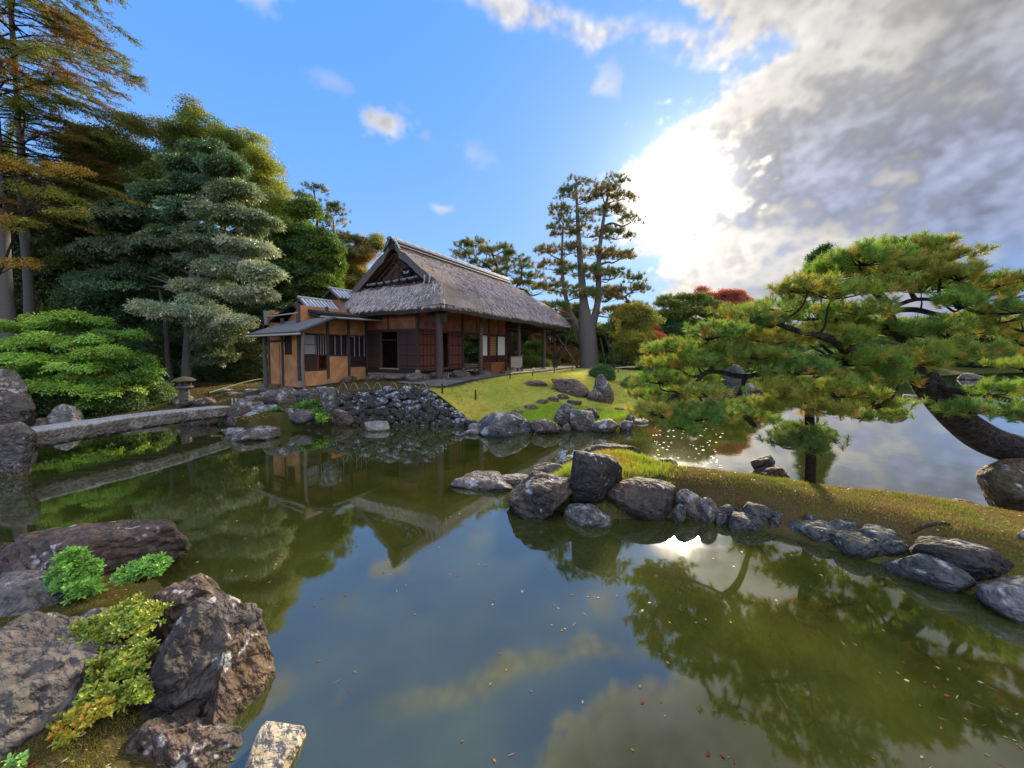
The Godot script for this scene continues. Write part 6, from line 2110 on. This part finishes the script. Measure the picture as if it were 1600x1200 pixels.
	leaf_tree("red_maple", "crimson maple crown rising behind the garden pines", "maple", 42.0, [[1130, 588], [1130, 530], [1128, 490]], 0.2, [[1110, 468, 22, 10], [1138, 466, 26, 12], [1158, 478, 16, 10], [1125, 482, 30, 10], [1160, 492, 20, 10]], [Color(0.26, 0.075, 0.055), Color(0.30, 0.10, 0.06)], {"mesh": open_, "leaf": 0.42, "density": 1.2})
	pad_pine("flat_green_pine", "flat-topped bright green pine in front of the crimson maple", "pine", 36.0, [[[1150, 590, 0.16], [1148, 540, 0.12], [1140, 505, 0.06]]], 0.2, [[1138, 494, 26, 7], [1112, 506, 24, 8], [1160, 504, 26, 8], [1138, 516, 34, 9], [1110, 528, 30, 9], [1165, 526, 30, 9]], [Color(0.07, 0.13, 0.02)], {"mesh": far_tuft, "tuft": 0.34, "per": 40.0, "twigs": 8.0, "old": 0.1})
	leaf_tree("small_red_maple", "small red-orange maple low between the garden pines", "maple", 31.0, [[1030, 585], [1030, 550], [1028, 530]], 0.08, [[1022, 528, 16, 9], [1040, 536, 16, 9], [1026, 545, 18, 8]], [Color(0.33, 0.09, 0.04)], {"mesh": open_, "leaf": 0.3})
	pad_pine("spreading_pine", "dark spreading pine low behind the big pine's left branches", "pine", 27.0, [[[1045, 590, 0.14], [1040, 560, 0.12], [1030, 540, 0.07]]], 0.2, [[1010, 540, 30, 8], [1050, 548, 36, 9], [1085, 556, 34, 9], [1000, 560, 30, 8], [1040, 572, 40, 9], [1095, 578, 36, 9]], [Color(0.055, 0.085, 0.02), OLIVE], {"mesh": needle_tuft(3, 44, 0.24, 0.02, 1.3), "tuft": 0.24, "per": 40.0, "twigs": 10.0, "old": 0.2})
	# trees that close the view beyond the lawn
	for q in [[905, 44.0, "distant tree behind the split pine's trunk, left of it"], [952, 42.0, "distant tree closing the gap right of the split pine's trunk"], [1000, 47.0, "distant tree behind the small red-orange maple"], [1060, 50.0, "distant tree behind the rounded garden pine's trunk"], [1185, 54.0, "distant tree behind the flat-topped bright pine, to its right"]]:
		leaf_tree("distant_tree", q[2], "tree", q[1], [[q[0], 584], [q[0], 550], [q[0], 520]], 0.2, [[q[0] - 16, 520, 24, 14], [q[0] + 14, 514, 24, 14], [q[0], 540, 34, 18], [q[0] - 12, 562, 30, 16], [q[0] + 14, 564, 30, 16]], [Color(0.06, 0.095, 0.024), Color(0.10, 0.115, 0.028), DEEP * 1.2], {"mesh": broad, "leaf": 0.5, "stray": 1})
	# seen under the eaves
	pad_pine("cloud_pruned_pine", "bright green cloud-pruned pine seen between the last log posts", "pine", 33.0, [[[838, 585, 0.10], [836, 565, 0.08], [838, 545, 0.05]]], 0.1, [[838, 540, 16, 6], [824, 550, 16, 6], [850, 554, 18, 7], [832, 562, 22, 7], [856, 568, 18, 7], [822, 572, 16, 7]], [Color(0.07, 0.14, 0.022)], {"mesh": needle_tuft(4, 40, 0.2, 0.02, 1.3), "tuft": 0.2, "per": 70.0, "twigs": 10.0, "old": 0.0})
	shrub("low_shrub", "low leafy shrub seen under the far eave", "shrub", 832, 586, 66, 16, 30.0, [Color(0.06, 0.10, 0.025), Color(0.12, 0.11, 0.02)], {"leaf": 0.26})
	for q in [[720, 590, 34.0, "garden tree seen through the open room, left one"], [765, 590, 36.0, "garden tree seen through the open room, behind the white screens"], [810, 590, 42.0, "olive tree seen between the white screen and the log posts"], [862, 590, 40.0, "russet tree seen between the last log post and the big split pine"]]:
		leaf_tree("garden_tree", q[3], "tree", q[2], [[q[0], 590], [q[0], 550], [q[0], 515]], 0.12, [[q[0] - 14, 505, 26, 20], [q[0] + 14, 515, 26, 22], [q[0] - 10, 540, 30, 22], [q[0] + 12, 556, 30, 20], [q[0], 574, 34, 14]], [Color(0.055, 0.09, 0.022), Color(0.11, 0.10, 0.025) if q[0] < 850 else Color(0.20, 0.11, 0.035)], {"mesh": broad, "leaf": 0.42})
	shrub("azalea_dome", "clipped azalea dome at the foot of the split pine", "shrub", 941, 583, 46, 24, 20.5, [Color(0.04, 0.085, 0.025), Color(0.05, 0.10, 0.03)], {"leaf": 0.18, "density": 1.2})
	shrub("azalea_dome", "pale yellow-green clipped bush right of the azalea dome", "shrub", 992, 583, 54, 22, 19.8, [Color(0.13, 0.15, 0.03), Color(0.09, 0.12, 0.03)], {"leaf": 0.18, "density": 1.2})
	shrub("azalea_dome", "green bush at the path's end, under the pine's left edge", "shrub", 1020, 590, 40, 22, 18.5, [Color(0.07, 0.12, 0.03)], {"leaf": 0.18})
	# shore growth seen between the pine's branches
	for q in [[1062, 600, 70, 30, 24.0, "low green bush on the shore behind the pine's left pads"], [1120, 598, 90, 40, 27.0, "rounded bush on the shore behind the pine's lower left limb"], [1200, 596, 100, 40, 30.0, "long bush on the shore behind the upright prop"], [1290, 592, 110, 44, 36.0, "long bush on the shore right of the upright prop"], [1390, 588, 100, 40, 42.0, "bush on the far shore behind the pine trunk's bend"], [1030, 592, 60, 26, 22.0, "pale bush at the lawn's far right corner"]]:
		shrub("shore_bush", q[5], "shrub", q[0], q[1], q[2], q[3], q[4], [Color(0.05, 0.095, 0.022), Color(0.075, 0.11, 0.022), DEEP], {"leaf": 0.32})
	# far bank at the right
	for q in [[1180, 586, 150, 62, 48.0, "clipped dark hedge on the far bank, left of the pine trunk"], [1330, 582, 170, 60, 52.0, "clipped hedge on the far bank behind the pine's crown"], [1470, 580, 150, 44, 50.0, "clipped hedge on the far bank just left of the right edge"], [1610, 580, 170, 46, 50.0, "clipped dark hedge at the right edge of the far bank"]]:
		shrub("far_hedge", q[5], "hedge", q[0], q[1], q[2], q[3], q[4], [Color(0.04, 0.085, 0.025), DEEP * 1.3, Color(0.06, 0.11, 0.025)], {"leaf": 0.5})
	for q in [[1240, 64.0, "far tree on the bank behind the pine, left one"], [1350, 66.0, "far tree on the bank behind the pine, middle one"], [1480, 70.0, "far tree on the bank at the right, behind the hedge"]]:
		leaf_tree("far_tree", q[2], "tree", q[1], [[q[0], 580], [q[0], 550], [q[0], 530]], 0.2, [[q[0] - 40, 535, 40, 18], [q[0] + 20, 525, 40, 18], [q[0] + 50, 545, 40, 18], [q[0], 555, 60, 18]], [DEEP * 1.4, OLIVE], {"mesh": broad, "leaf": 0.8})
	leaf_tree("spire_tree", "dark pointed treetop showing over the pine's crown on the left", "conifer", 46.0, [[1283, 580], [1283, 480], [1283, 400]], 0.2, [[1283, 392, 8, 7], [1280, 404, 12, 8], [1286, 416, 15, 8], [1278, 430, 18, 10], [1284, 450, 22, 14]], [DEEP], {"mesh": broad, "leaf": 0.5})


func build_hero_pine() -> void:
	var tr := [
		[[1800, 800, 0.25, -0.3], [1690, 735, 0.25, -0.3], [1600, 707, 0.24, -0.2], [1545, 688, 0.235], [1500, 658, 0.23], [1464, 620, 0.215], [1438, 586, 0.195], [1418, 562, 0.17], [1385, 550, 0.16], [1340, 556, 0.12], [1295, 562, 0.09]],
		[[1440, 585, 0.15], [1425, 545, 0.12, 0.2], [1392, 505, 0.10, 0.3], [1384, 475, 0.085, 0.3], [1362, 448, 0.06, 0.2], [1345, 420, 0.035, 0.2]],
		[[1390, 485, 0.05, 0.3], [1430, 484, 0.05, 0.3], [1470, 492, 0.04, 0.3], [1510, 488, 0.03, 0.4], [1550, 460, 0.02, 0.4]],
		[[1392, 482, 0.04, 0.3], [1430, 468, 0.035, 0.1], [1480, 470, 0.025, 0.0]],
		[[1300, 562, 0.085], [1250, 560, 0.06, -0.1], [1210, 575, 0.05, -0.1], [1165, 588, 0.05, -0.1], [1110, 580, 0.042, -0.1], [1085, 600, 0.03, -0.2], [1060, 615, 0.02, -0.2]],
		[[1165, 588, 0.04, -0.1], [1152, 620, 0.035, -0.1], [1120, 640, 0.026, -0.1], [1080, 655, 0.016, -0.1]],
		[[1112, 582, 0.03, -0.1], [1112, 555, 0.025, 0.0], [1090, 535, 0.02, 0.1]],
		[[1340, 556, 0.09], [1320, 545, 0.08, -0.3], [1300, 530, 0.06, -0.5], [1240, 515, 0.04, -0.4], [1200, 500, 0.025, -0.3]],
		[[1340, 556, 0.06, 0.1], [1290, 580, 0.045, -0.3], [1255, 600, 0.03, -0.5]],
		[[1452, 598, 0.06, -0.1], [1500, 612, 0.052, -0.3], [1560, 622, 0.045, -0.5], [1640, 640, 0.04, -0.7]],
		[[1290, 600, 0.03, -0.3], [1315, 628, 0.025, -0.3], [1370, 634, 0.018, -0.3]],
	]
	var pads := []
	for q in [[1400, 388, 62, 16], [1348, 402, 56, 17], [1450, 404, 54, 17], [1300, 424, 44, 16], [1498, 426, 40, 17], [1262, 446, 40, 15], [1392, 420, 60, 16], [1560, 436, 34, 16], [1582, 456, 26, 16], [1525, 452, 40, 16],
			[1225, 474, 40, 15], [1300, 455, 50, 16], [1360, 446, 44, 15], [1440, 444, 56, 18], [1500, 470, 44, 18], [1200, 500, 40, 14], [1270, 488, 50, 17], [1345, 480, 44, 16], [1560, 492, 48, 18], [1600, 505, 40, 18], [1172, 486, 26, 12],
			[1330, 505, 60, 17], [1410, 512, 62, 19], [1480, 514, 56, 20], [1550, 520, 46, 18], [1258, 520, 52, 16], [1200, 526, 44, 15], [1145, 512, 34, 13],
			[1105, 520, 46, 15], [1065, 540, 40, 14], [1130, 545, 48, 15], [1185, 552, 40, 14], [1090, 560, 48, 14], [1040, 565, 30, 12], [1400, 555, 52, 17, -0.6], [1450, 548, 50, 18, -0.5], [1500, 545, 40, 16], [1340, 530, 44, 14, -0.5],
			[1030, 590, 34, 13], [1075, 588, 40, 14], [1022, 618, 30, 13], [1060, 620, 36, 12], [1105, 612, 30, 10], [1240, 572, 50, 20, -0.5], [1280, 600, 46, 17, -0.5], [1220, 600, 44, 18, -0.5], [1180, 560, 34, 14], [1250, 625, 46, 16, -0.5], [1205, 630, 36, 14, -0.4],
			[1045, 645, 40, 14], [1090, 648, 40, 13], [1140, 640, 40, 13], [1065, 664, 24, 9], [1025, 640, 24, 12], [1320, 612, 46, 12], [1368, 630, 32, 11], [1390, 648, 18, 8], [1300, 640, 36, 10], [1340, 648, 26, 8], [1180, 655, 30, 9],
			[1380, 588, 44, 13, -0.5], [1425, 566, 40, 13, -0.6],
			[1590, 478, 36, 15], [1605, 530, 38, 16], [1575, 605, 26, 10, -0.7], [1560, 640, 40, 11, -0.8], [1600, 645, 36, 12, -0.8], [1520, 640, 28, 9, -0.8], [1600, 570, 30, 11]]:
		pads.append(q)
	var t := pad_pine("leaning_pine", "great leaning pine with a curved trunk, spreading over the water at the right", "pine", 6.2, tr, 0.3, pads, [Color(0.115, 0.185, 0.032), Color(0.14, 0.19, 0.032), Color(0.18, 0.19, 0.034), Color(0.09, 0.155, 0.034)], {"foot_y": 0.3, "mesh": needle_tuft(1, 52, 0.135, 0.0058, 1.05), "tuft": 0.125, "per": 165.0, "twigs": 60.0, "bark": Color(0.095, 0.08, 0.078), "bark_mat": M.plate_bark, "old": 0.24, "old_tone": Color(0.28, 0.20, 0.04)})
	t.set_meta("category", "pine")
	# the prop under its left limbs, wrapped by a young shoot
	var a := on(1265, 766, 0.25)
	var e := at(1263, 590, 5.9)
	var s := Shape.new()
	s.tube([Vector3(0, -0.3, 0), Vector3(0, 0.5, 0), e - a], [0.075, 0.072, 0.06], 10, Color(0.055, 0.042, 0.034), 0.06, noise, 6.0)
	var pr := put("pine_prop", s, M.bark)
	pr.position = a
	tag(pr, "dark upright wooden prop under the leaning pine, standing at the back of the spit", "prop")
	pad_pine("young_pine_shoot", "small green pine shoot growing around the upright prop", "pine", 5.95, [[[1270, 766, 0.02], [1272, 720, 0.018], [1268, 690, 0.014], [1264, 670, 0.008]]], 0.02, [[1236, 682, 30, 9, 0.0], [1288, 684, 32, 9, 0.0], [1262, 692, 26, 10, -0.15], [1250, 668, 28, 9, 0.1], [1215, 690, 16, 6, 0.0], [1285, 700, 20, 7, -0.1]], [Color(0.085, 0.13, 0.035)], {"foot_y": 0.2, "tuft": 0.115, "per": 200.0, "twigs": 60.0, "old": 0.05, "mesh": needle_tuft(1, 52, 0.135, 0.0058, 1.05)})


# ---------------------------------------------------------------- near shrubs, grass, fallen leaves
func sprig(s: int, n: int, length: float, width: float) -> ArrayMesh:
	# a whorl of small oval leaves at the end of a shoot
	var key := "sprig%d" % s
	if CL.has(key):
		return CL[key]
	var r := rng(s)
	var sh := Shape.new()
	for k in n:
		var az := k * 2.4 + r.randf_range(-0.3, 0.3)
		var up := lerpf(0.1, 1.1, float(k) / n) + r.randf_range(-0.15, 0.15)
		var d := Vector3(cos(az) * cos(up), sin(up), sin(az) * cos(up))
		var nn := Vector3(-cos(az) * sin(up), cos(up), -sin(az) * sin(up))
		var side := d.cross(nn).normalized()
		var l := length * r.randf_range(0.75, 1.2)
		var w := width * r.randf_range(0.8, 1.15)
		var o := Vector3(0, lerpf(-0.6, 0.3, float(k) / n) * length, 0)
		var v := r.randf_range(0.78, 1.22)
		var c := Color(v, v, v)
		var q := sh.v.size()
		sh.point(o + d * l * 0.08, c * 0.9)
		sh.point(o + d * l * 0.40 + side * w * 0.5 + nn * w * 0.12, c)
		sh.point(o + d * l * 0.78 + side * w * 0.38 + nn * w * 0.06, c)
		sh.point(o + d * l - nn * l * 0.10, c)
		sh.point(o + d * l * 0.78 - side * w * 0.38 + nn * w * 0.06, c)
		sh.point(o + d * l * 0.40 - side * w * 0.5 + nn * w * 0.12, c)
		sh.point(o + d * l * 0.55, c * 0.92)
		for j in 6:
			sh.tri(q + 6, q + j, q + (j + 1) % 6)
	sh.tube([Vector3(0, -length * 1.8, 0), Vector3(0, 0, 0)], [0.0022, 0.0015], 3, Color(0.6, 0.5, 0.35))
	CL[key] = sh.mesh(false)
	return CL[key]


func near_bush(called: String, label: String, lobes: Array, tones: Array, leaf: float, o := {}) -> void:
	# lobes: [px, py, depth, half width m, half height m, share]
	var c0 := at(lobes[0][0], lobes[0][1], lobes[0][2])
	var foot := Vector3(c0.x, land(c0.x, c0.z), c0.z)
	var t := thing(called, label, "shrub", foot)
	var r := rng(int(lobes[0][0] * 9.0 + lobes[0][1]))
	var sw := Swarm.new()
	var st := Shape.new()
	for L in lobes:
		var c := at(L[0], L[1], L[2]) - foot
		for k in int(L[5]):
			var d := rand_dir(r)
			d.y = absf(d.y) * 1.0 - 0.12
			var rad := pow(r.randf(), 0.35) * (0.82 + 0.9 * noise.get_noise_3d(d.x * 120.0 + L[0], d.y * 90.0, d.z * 90.0))
			var p := c + Vector3(d.x * L[3], d.y * L[4], d.z * L[3] * 0.8) * rad
			var up := (d * 0.9 + Vector3(0, 0.9, 0.25) + rand_dir(r) * 0.4).normalized()
			var tone: Color = tones[mini(int(pow(r.randf(), 1.3) * tones.size()), tones.size() - 1)]
			sw.put(Transform3D(turned(r, up, r.randf_range(0.8, 1.25)), p), jig(r, tone, 0.22, 0.10))
			if k % 9 == 0:
				var root := Vector3(c.x + d.x * L[3] * 0.2, c.y - L[4] * 0.9, c.z + d.z * L[3] * 0.2)
				st.tube([root, root.lerp(p, 0.5) + rand_dir(r) * 0.02, p], [0.006, 0.004, 0.002], 4, Color(0.10, 0.075, 0.05))
	put("stems", st, M.bark, t).set_meta("kind", "stuff")
	sw.node("foliage", sprig(int(leaf * 10000.0), o.get("n", 9), leaf, leaf * o.get("wide", 0.48)), M.glossy_leaf, t)


func build_near_plants() -> void:
	near_bush("green_azalea", "glossy bright green azalea, taller one, before the brown flat-topped rock", [[116, 905, 3.25, 0.18, 0.19, 190], [112, 880, 3.27, 0.12, 0.16, 110], [130, 925, 3.2, 0.13, 0.11, 70]], [Color(0.10, 0.23, 0.035), Color(0.07, 0.17, 0.03), Color(0.14, 0.28, 0.05)], 0.042)
	near_bush("green_azalea", "glossy bright green azalea, lower one, on the right of the taller", [[222, 893, 3.3, 0.19, 0.10, 150], [240, 886, 3.3, 0.13, 0.09, 80], [200, 897, 3.28, 0.11, 0.07, 50]], [Color(0.10, 0.23, 0.035), Color(0.07, 0.17, 0.03), Color(0.14, 0.28, 0.05)], 0.042)
	near_bush("yellow_green_azalea", "large yellow-green azalea spilling between the near rocks", [[180, 980, 2.62, 0.30, 0.15, 520], [215, 968, 2.66, 0.18, 0.12, 200], [130, 1010, 2.5, 0.20, 0.13, 240], [190, 1040, 2.4, 0.20, 0.14, 280], [120, 1050, 2.35, 0.15, 0.12, 150], [210, 1085, 2.25, 0.11, 0.10, 110], [150, 1090, 2.2, 0.10, 0.09, 80]], [Color(0.15, 0.20, 0.025), Color(0.20, 0.22, 0.03), Color(0.075, 0.13, 0.022), Color(0.19, 0.21, 0.03)], 0.030, {"n": 8})
	near_bush("trailing_azalea", "small trailing azalea with yellow tips at the bottom left, below the large one", [[125, 1125, 2.1, 0.13, 0.08, 110], [155, 1110, 2.12, 0.10, 0.07, 70], [100, 1160, 2.0, 0.08, 0.07, 60], [95, 1185, 1.95, 0.05, 0.05, 30]], [Color(0.24, 0.22, 0.03), Color(0.17, 0.19, 0.025), Color(0.36, 0.22, 0.03)], 0.026, {"n": 8})
	near_bush("fern_clump", "green fern clump between the rocks at the left end of the stone wall", [[485, 636, 12.4, 0.42, 0.22, 60], [500, 648, 12.0, 0.30, 0.16, 40], [470, 640, 12.3, 0.3, 0.14, 30]], [Color(0.045, 0.10, 0.02), Color(0.07, 0.15, 0.025)], 0.14, {"n": 12, "wide": 0.3})
	near_bush("leafy_weed", "bright leafy weed over the water left of the stone wall", [[503, 655, 11.6, 0.18, 0.14, 26]], [Color(0.13, 0.24, 0.03)], 0.10, {"n": 9})
	near_bush("leafy_weed", "green weed beside the white slab right of the bridge stone", [[398, 655, 11.8, 0.16, 0.12, 22], [432, 642, 12.0, 0.2, 0.08, 18]], [Color(0.05, 0.13, 0.03)], 0.09, {"n": 9})
	near_bush("leafy_weed", "small green weed growing among the slabs of the spit's edging", [[1408, 858, 4.35, 0.16, 0.04, 40]], [Color(0.04, 0.13, 0.035)], 0.03, {"n": 7})
	near_bush("leafy_weed", "pale green leaf tips at the very bottom left corner", [[24, 1196, 1.8, 0.06, 0.05, 14]], [Color(0.12, 0.24, 0.06)], 0.03, {"n": 8})


func blades(s: int, n: int, h: float, w: float, spread: float) -> ArrayMesh:
	var key := "blades%d" % s
	if CL.has(key):
		return CL[key]
	var r := rng(s)
	var sh := Shape.new()
	for k in n:
		var o := Vector3(r.randf_range(-1, 1) * spread, 0, r.randf_range(-1, 1) * spread)
		var lean := Vector3(r.randfn(0, 0.4), 0, r.randfn(0, 0.4))
		var l := h * r.randf_range(0.5, 1.2)
		var side := Vector3(r.randf_range(-1, 1), 0, r.randf_range(-1, 1)).normalized() * w * 0.5
		var v := r.randf_range(0.7, 1.3)
		var c := Color(v * r.randf_range(0.9, 1.2), v, v)
		var q := sh.v.size()
		sh.point(o - side, c)
		sh.point(o + side, c)
		sh.point(o + Vector3(0, l, 0) + lean * l, c)
		sh.tri(q, q + 1, q + 2)
	CL[key] = sh.mesh(false)
	return CL[key]


func scatter_grass(called: String, lo: Vector2, hi: Vector2, n: int, test: Callable, m: Mesh, tones: Array, s: int) -> void:
	var r := rng(s)
	var sw := Swarm.new()
	for k in n:
		var x := r.randf_range(lo.x, hi.x)
		var z := r.randf_range(lo.y, hi.y)
		var share: float = test.call(x, z)
		if r.randf() > share:
			continue
		var patch := clampf(0.5 + 1.5 * noise.get_noise_2d(x * 70.0 + s, z * 70.0), 0.0, 0.999)
		var tone: Color = tones[int(patch * tones.size())].lerp(tones[r.randi() % tones.size()], 0.35)
		sw.put(Transform3D(Basis(Vector3.UP, r.randf() * TAU).scaled(Vector3.ONE * r.randf_range(0.7, 1.3)), Vector3(x, land(x, z) - 0.005, z)), jig(r, tone, 0.2, 0.1))
	sw.node(called, m, M.leaf, self)


func build_grass() -> void:
	var lawn := func(x: float, z: float) -> float:
		return 1.0 if lawn_share(x, z) > 0.5 and land(x, z) > 0.09 else 0.0
	scatter_grass("lawn_grass", Vector2(-3.6, -21.0), Vector2(8.0, -9.5), 34000, lawn, blades(1, 9, 0.055, 0.010, 0.06), [Color(0.36, 0.33, 0.075), Color(0.30, 0.32, 0.065), Color(0.42, 0.35, 0.11), Color(0.24, 0.31, 0.06)], 1)
	var rough_part := func(x: float, z: float) -> float:
		return smoothstep(0.06, 0.2, noise.get_noise_2d(x * 90.0 + 300.0, z * 90.0)) if lawn.call(x, z) > 0.5 else 0.0
	scatter_grass("lawn_tufts", Vector2(-3.6, -19.0), Vector2(8.0, -9.5), 5000, rough_part, blades(6, 12, 0.10, 0.011, 0.07), [Color(0.25, 0.28, 0.035), Color(0.33, 0.27, 0.06), Color(0.18, 0.25, 0.03)], 7)
	var fringe := func(x: float, z: float) -> float:
		if lawn_share(x, z) < 0.5:
			return 0.0
		var h := land(x, z)
		return smoothstep(0.55, 0.2, h) if h > 0.06 else 0.0
	scatter_grass("shore_grass", Vector2(0.0, -14.0), Vector2(4.5, -10.5), 9000, fringe, blades(2, 10, 0.11, 0.010, 0.05), [Color(0.16, 0.27, 0.025), Color(0.20, 0.26, 0.03)], 2)
	var spit_test := func(x: float, z: float) -> float:
		var d := inside_by(Vector2(x, z), spit)
		if d < 0.12:
			return 0.0
		return 0.75
	scatter_grass("spit_grass", Vector2(0.0, -8.4), Vector2(9.0, -3.2), 46000, spit_test, blades(3, 8, 0.034, 0.006, 0.045), [Color(0.115, 0.075, 0.026), Color(0.10, 0.108, 0.018), Color(0.14, 0.10, 0.03), Color(0.095, 0.13, 0.018)], 3)
	var tip := func(x: float, z: float) -> float:
		var d := inside_by(Vector2(x, z), spit)
		if d < 0.05:
			return 0.0
		return smoothstep(2.4, 1.2, Vector2(x, z).distance_to(Vector2(0.9, -7.2)))
	scatter_grass("spit_tip_grass", Vector2(0.0, -8.6), Vector2(3.4, -5.2), 6500, tip, blades(4, 10, 0.085, 0.007, 0.04), [Color(0.17, 0.25, 0.028), Color(0.20, 0.22, 0.03), Color(0.24, 0.18, 0.04)], 4)
	var near := func(x: float, z: float) -> float:
		return 0.8 if land(x, z) > 0.12 else 0.0
	scatter_grass("near_moss", Vector2(-5.4, -4.2), Vector2(-1.6, -1.6), 42000, near, blades(5, 10, 0.014, 0.004, 0.022), [Color(0.085, 0.09, 0.014), Color(0.12, 0.105, 0.018), Color(0.06, 0.075, 0.012), Color(0.17, 0.13, 0.03)], 5)


func build_litter() -> void:
	# leaves and needles lying on the water, and pale flecks painted as sun glints
	var leaf := Shape.new()
	leaf.point(Vector3(0, 0, -0.5), Color.WHITE)
	leaf.point(Vector3(0.28, 0.03, -0.05), Color.WHITE)
	leaf.point(Vector3(0.0, 0.08, 0.5), Color.WHITE)
	leaf.point(Vector3(-0.28, 0.03, -0.05), Color.WHITE)
	leaf.quad(0, 3, 2, 1)
	var lm := leaf.mesh(false)
	var r := rng(61)
	var sw := Swarm.new()
	var tones := [Color(0.24, 0.19, 0.06), Color(0.20, 0.09, 0.022), Color(0.28, 0.25, 0.16), Color(0.16, 0.035, 0.015), Color(0.13, 0.12, 0.03)]
	for k in 900:
		var px := r.randf_range(-20, 1620)
		var py := 655.0 + pow(r.randf(), 1.6) * 560.0
		var p := on(px, py)
		if land(p.x, p.z) > -0.06:
			continue
		var drift := noise.get_noise_2d(p.x * 40.0, p.z * 40.0)
		if drift < 0.08 and r.randf() < 0.85:
			continue
		p.y = 0.004
		var long := r.randf_range(0.018, 0.042)
		var wide := long * r.randf_range(0.5, 1.2)
		if r.randf() < 0.25:
			long = r.randf_range(0.05, 0.09)
			wide = 0.008
		var a := r.randf() * TAU
		sw.put(Transform3D(Basis(Vector3(cos(a), 0, sin(a)) * wide, Vector3.UP * long * 0.7, Vector3(-sin(a), 0, cos(a)) * long), p), jig(r, tones[r.randi() % tones.size()], 0.25))
	for k in 80:  # leaf shapes coloured pale to stand in for glints of sun
		var px := r.randf_range(1020, 1130)
		var py := r.randf_range(668, 735)
		var p := on(px, py)
		p.y = 0.004
		if land(p.x, p.z) > -0.05:
			continue
		var a := r.randf() * TAU
		var l := r.randf_range(0.04, 0.09)
		sw.put(Transform3D(Basis(Vector3(cos(a), 0, sin(a)) * l * 1.3, Vector3.UP * l, Vector3(-sin(a), 0, cos(a)) * l), p), Color(0.34, 0.31, 0.22))
	kind(sw.node("floating_leaves_and_glints", lm, M.leaf, self), "stuff")
	# fallen leaves on the ground
	var g := Swarm.new()
	for k in 5200:
		var px := 0.0
		var p: Vector3
		var tone: Color = tones[r.randi() % 4]
		if k < 1500:
			p = on(r.randf_range(830, 1600), r.randf_range(725, 900), 0.38)
			if inside_by(Vector2(p.x, p.z), spit) < 0.15:
				continue
		elif k < 1620:
			p = on(r.randf_range(0, 330), r.randf_range(900, 1200), 0.3)
			if land(p.x, p.z) < 0.15:
				continue
		else:
			p = on(r.randf_range(150, 440), r.randf_range(595, 650), 0.8)
			if land(p.x, p.z) < 0.2:
				continue
			tone = Color(0.22, 0.125, 0.04)
		p.y = land(p.x, p.z) + 0.012
		var a := r.randf() * TAU
		var l := r.randf_range(0.02, 0.045) if k < 1620 else r.randf_range(0.05, 0.10)
		g.put(Transform3D(Basis(Vector3(cos(a), r.randf_range(-0.3, 0.3), sin(a)) * l, Vector3.UP * l, Vector3(-sin(a), 0.1, cos(a)) * l), p), jig(r, tone, 0.3))
	kind(g.node("fallen_leaves", lm, M.leaf, self), "stuff")
	# surface roots on the spit
	for q in [[[1425, 818], [1455, 817], [1485, 822], "bare root lying on the grass of the spit at the right"]]:
		var s := Shape.new()
		var path := []
		var rad := []
		for k in 11:
			var t := k / 10.0
			var px := lerpf(lerpf(q[0][0], q[1][0], t), lerpf(q[1][0], q[2][0], t), t)
			var py := lerpf(lerpf(q[0][1], q[1][1], t), lerpf(q[1][1], q[2][1], t), t)
			var p := on(px, py, 0.40)
			p.y = land(p.x, p.z) + 0.004
			path.append(p)
			rad.append(0.014 + 0.012 * sin(t * PI))
		s.tube(path, rad, 7, Color(0.11, 0.08, 0.06), 0.2, noise, 9.0)
		tag(put("bare_root", s, M.bark), q[3], "root")


func build_all() -> void:
	build_house()
	build_bridge()
	build_wall()
	build_trees()
	build_hero_pine()
	build_rocks()
	build_garden()
	build_near_plants()
	build_grass()
	build_litter()


func _ready() -> void:
	noise.seed = 11
	noise.frequency = 0.01
	noise.fractal_octaves = 4
	ridged.seed = 5
	ridged.frequency = 0.01
	ridged.fractal_type = FastNoiseLite.FRACTAL_RIDGED
	ridged.fractal_octaves = 4
	cellular.seed = 9
	cellular.noise_type = FastNoiseLite.TYPE_CELLULAR
	cellular.frequency = 0.01
	# camera, sky, sun, exposure
	var cam := Camera3D.new()
	cam.name = "camera"
	add_child(cam)
	cam.position = EYE
	cam.rotation_degrees.x = -PITCH
	cam.set_frustum(2.0 * 0.05 * 600.0 / LENS, Vector2(0.0, SHIFT * 0.05), 0.05, 2000.0)
	cam.current = true
	var env := Environment.new()
	env.background_mode = Environment.BG_SKY
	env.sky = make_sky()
	env.background_energy_multiplier = 1.0
	env.tonemap_mode = Environment.TONE_MAPPER_LINEAR
	env.tonemap_exposure = 3.2
	env.sdfgi_enabled = true
	env.ssao_enabled = true
	env.ssil_enabled = true
	var we := WorldEnvironment.new()
	we.name = "environment"
	we.environment = env
	add_child(we)
	var sun := DirectionalLight3D.new()
	sun.name = "sun"
	sun.light_energy = 1.2
	sun.light_angular_distance = 9.0
	sun.light_color = Color(1.0, 0.91, 0.76)
	sun.shadow_enabled = true
	sun.rotation_degrees = Vector3(-SUN_EL, 180.0 - SUN_AZ, 0.0)
	add_child(sun)

	make_materials()
	make_shores()
	make_ground()
	build_all()
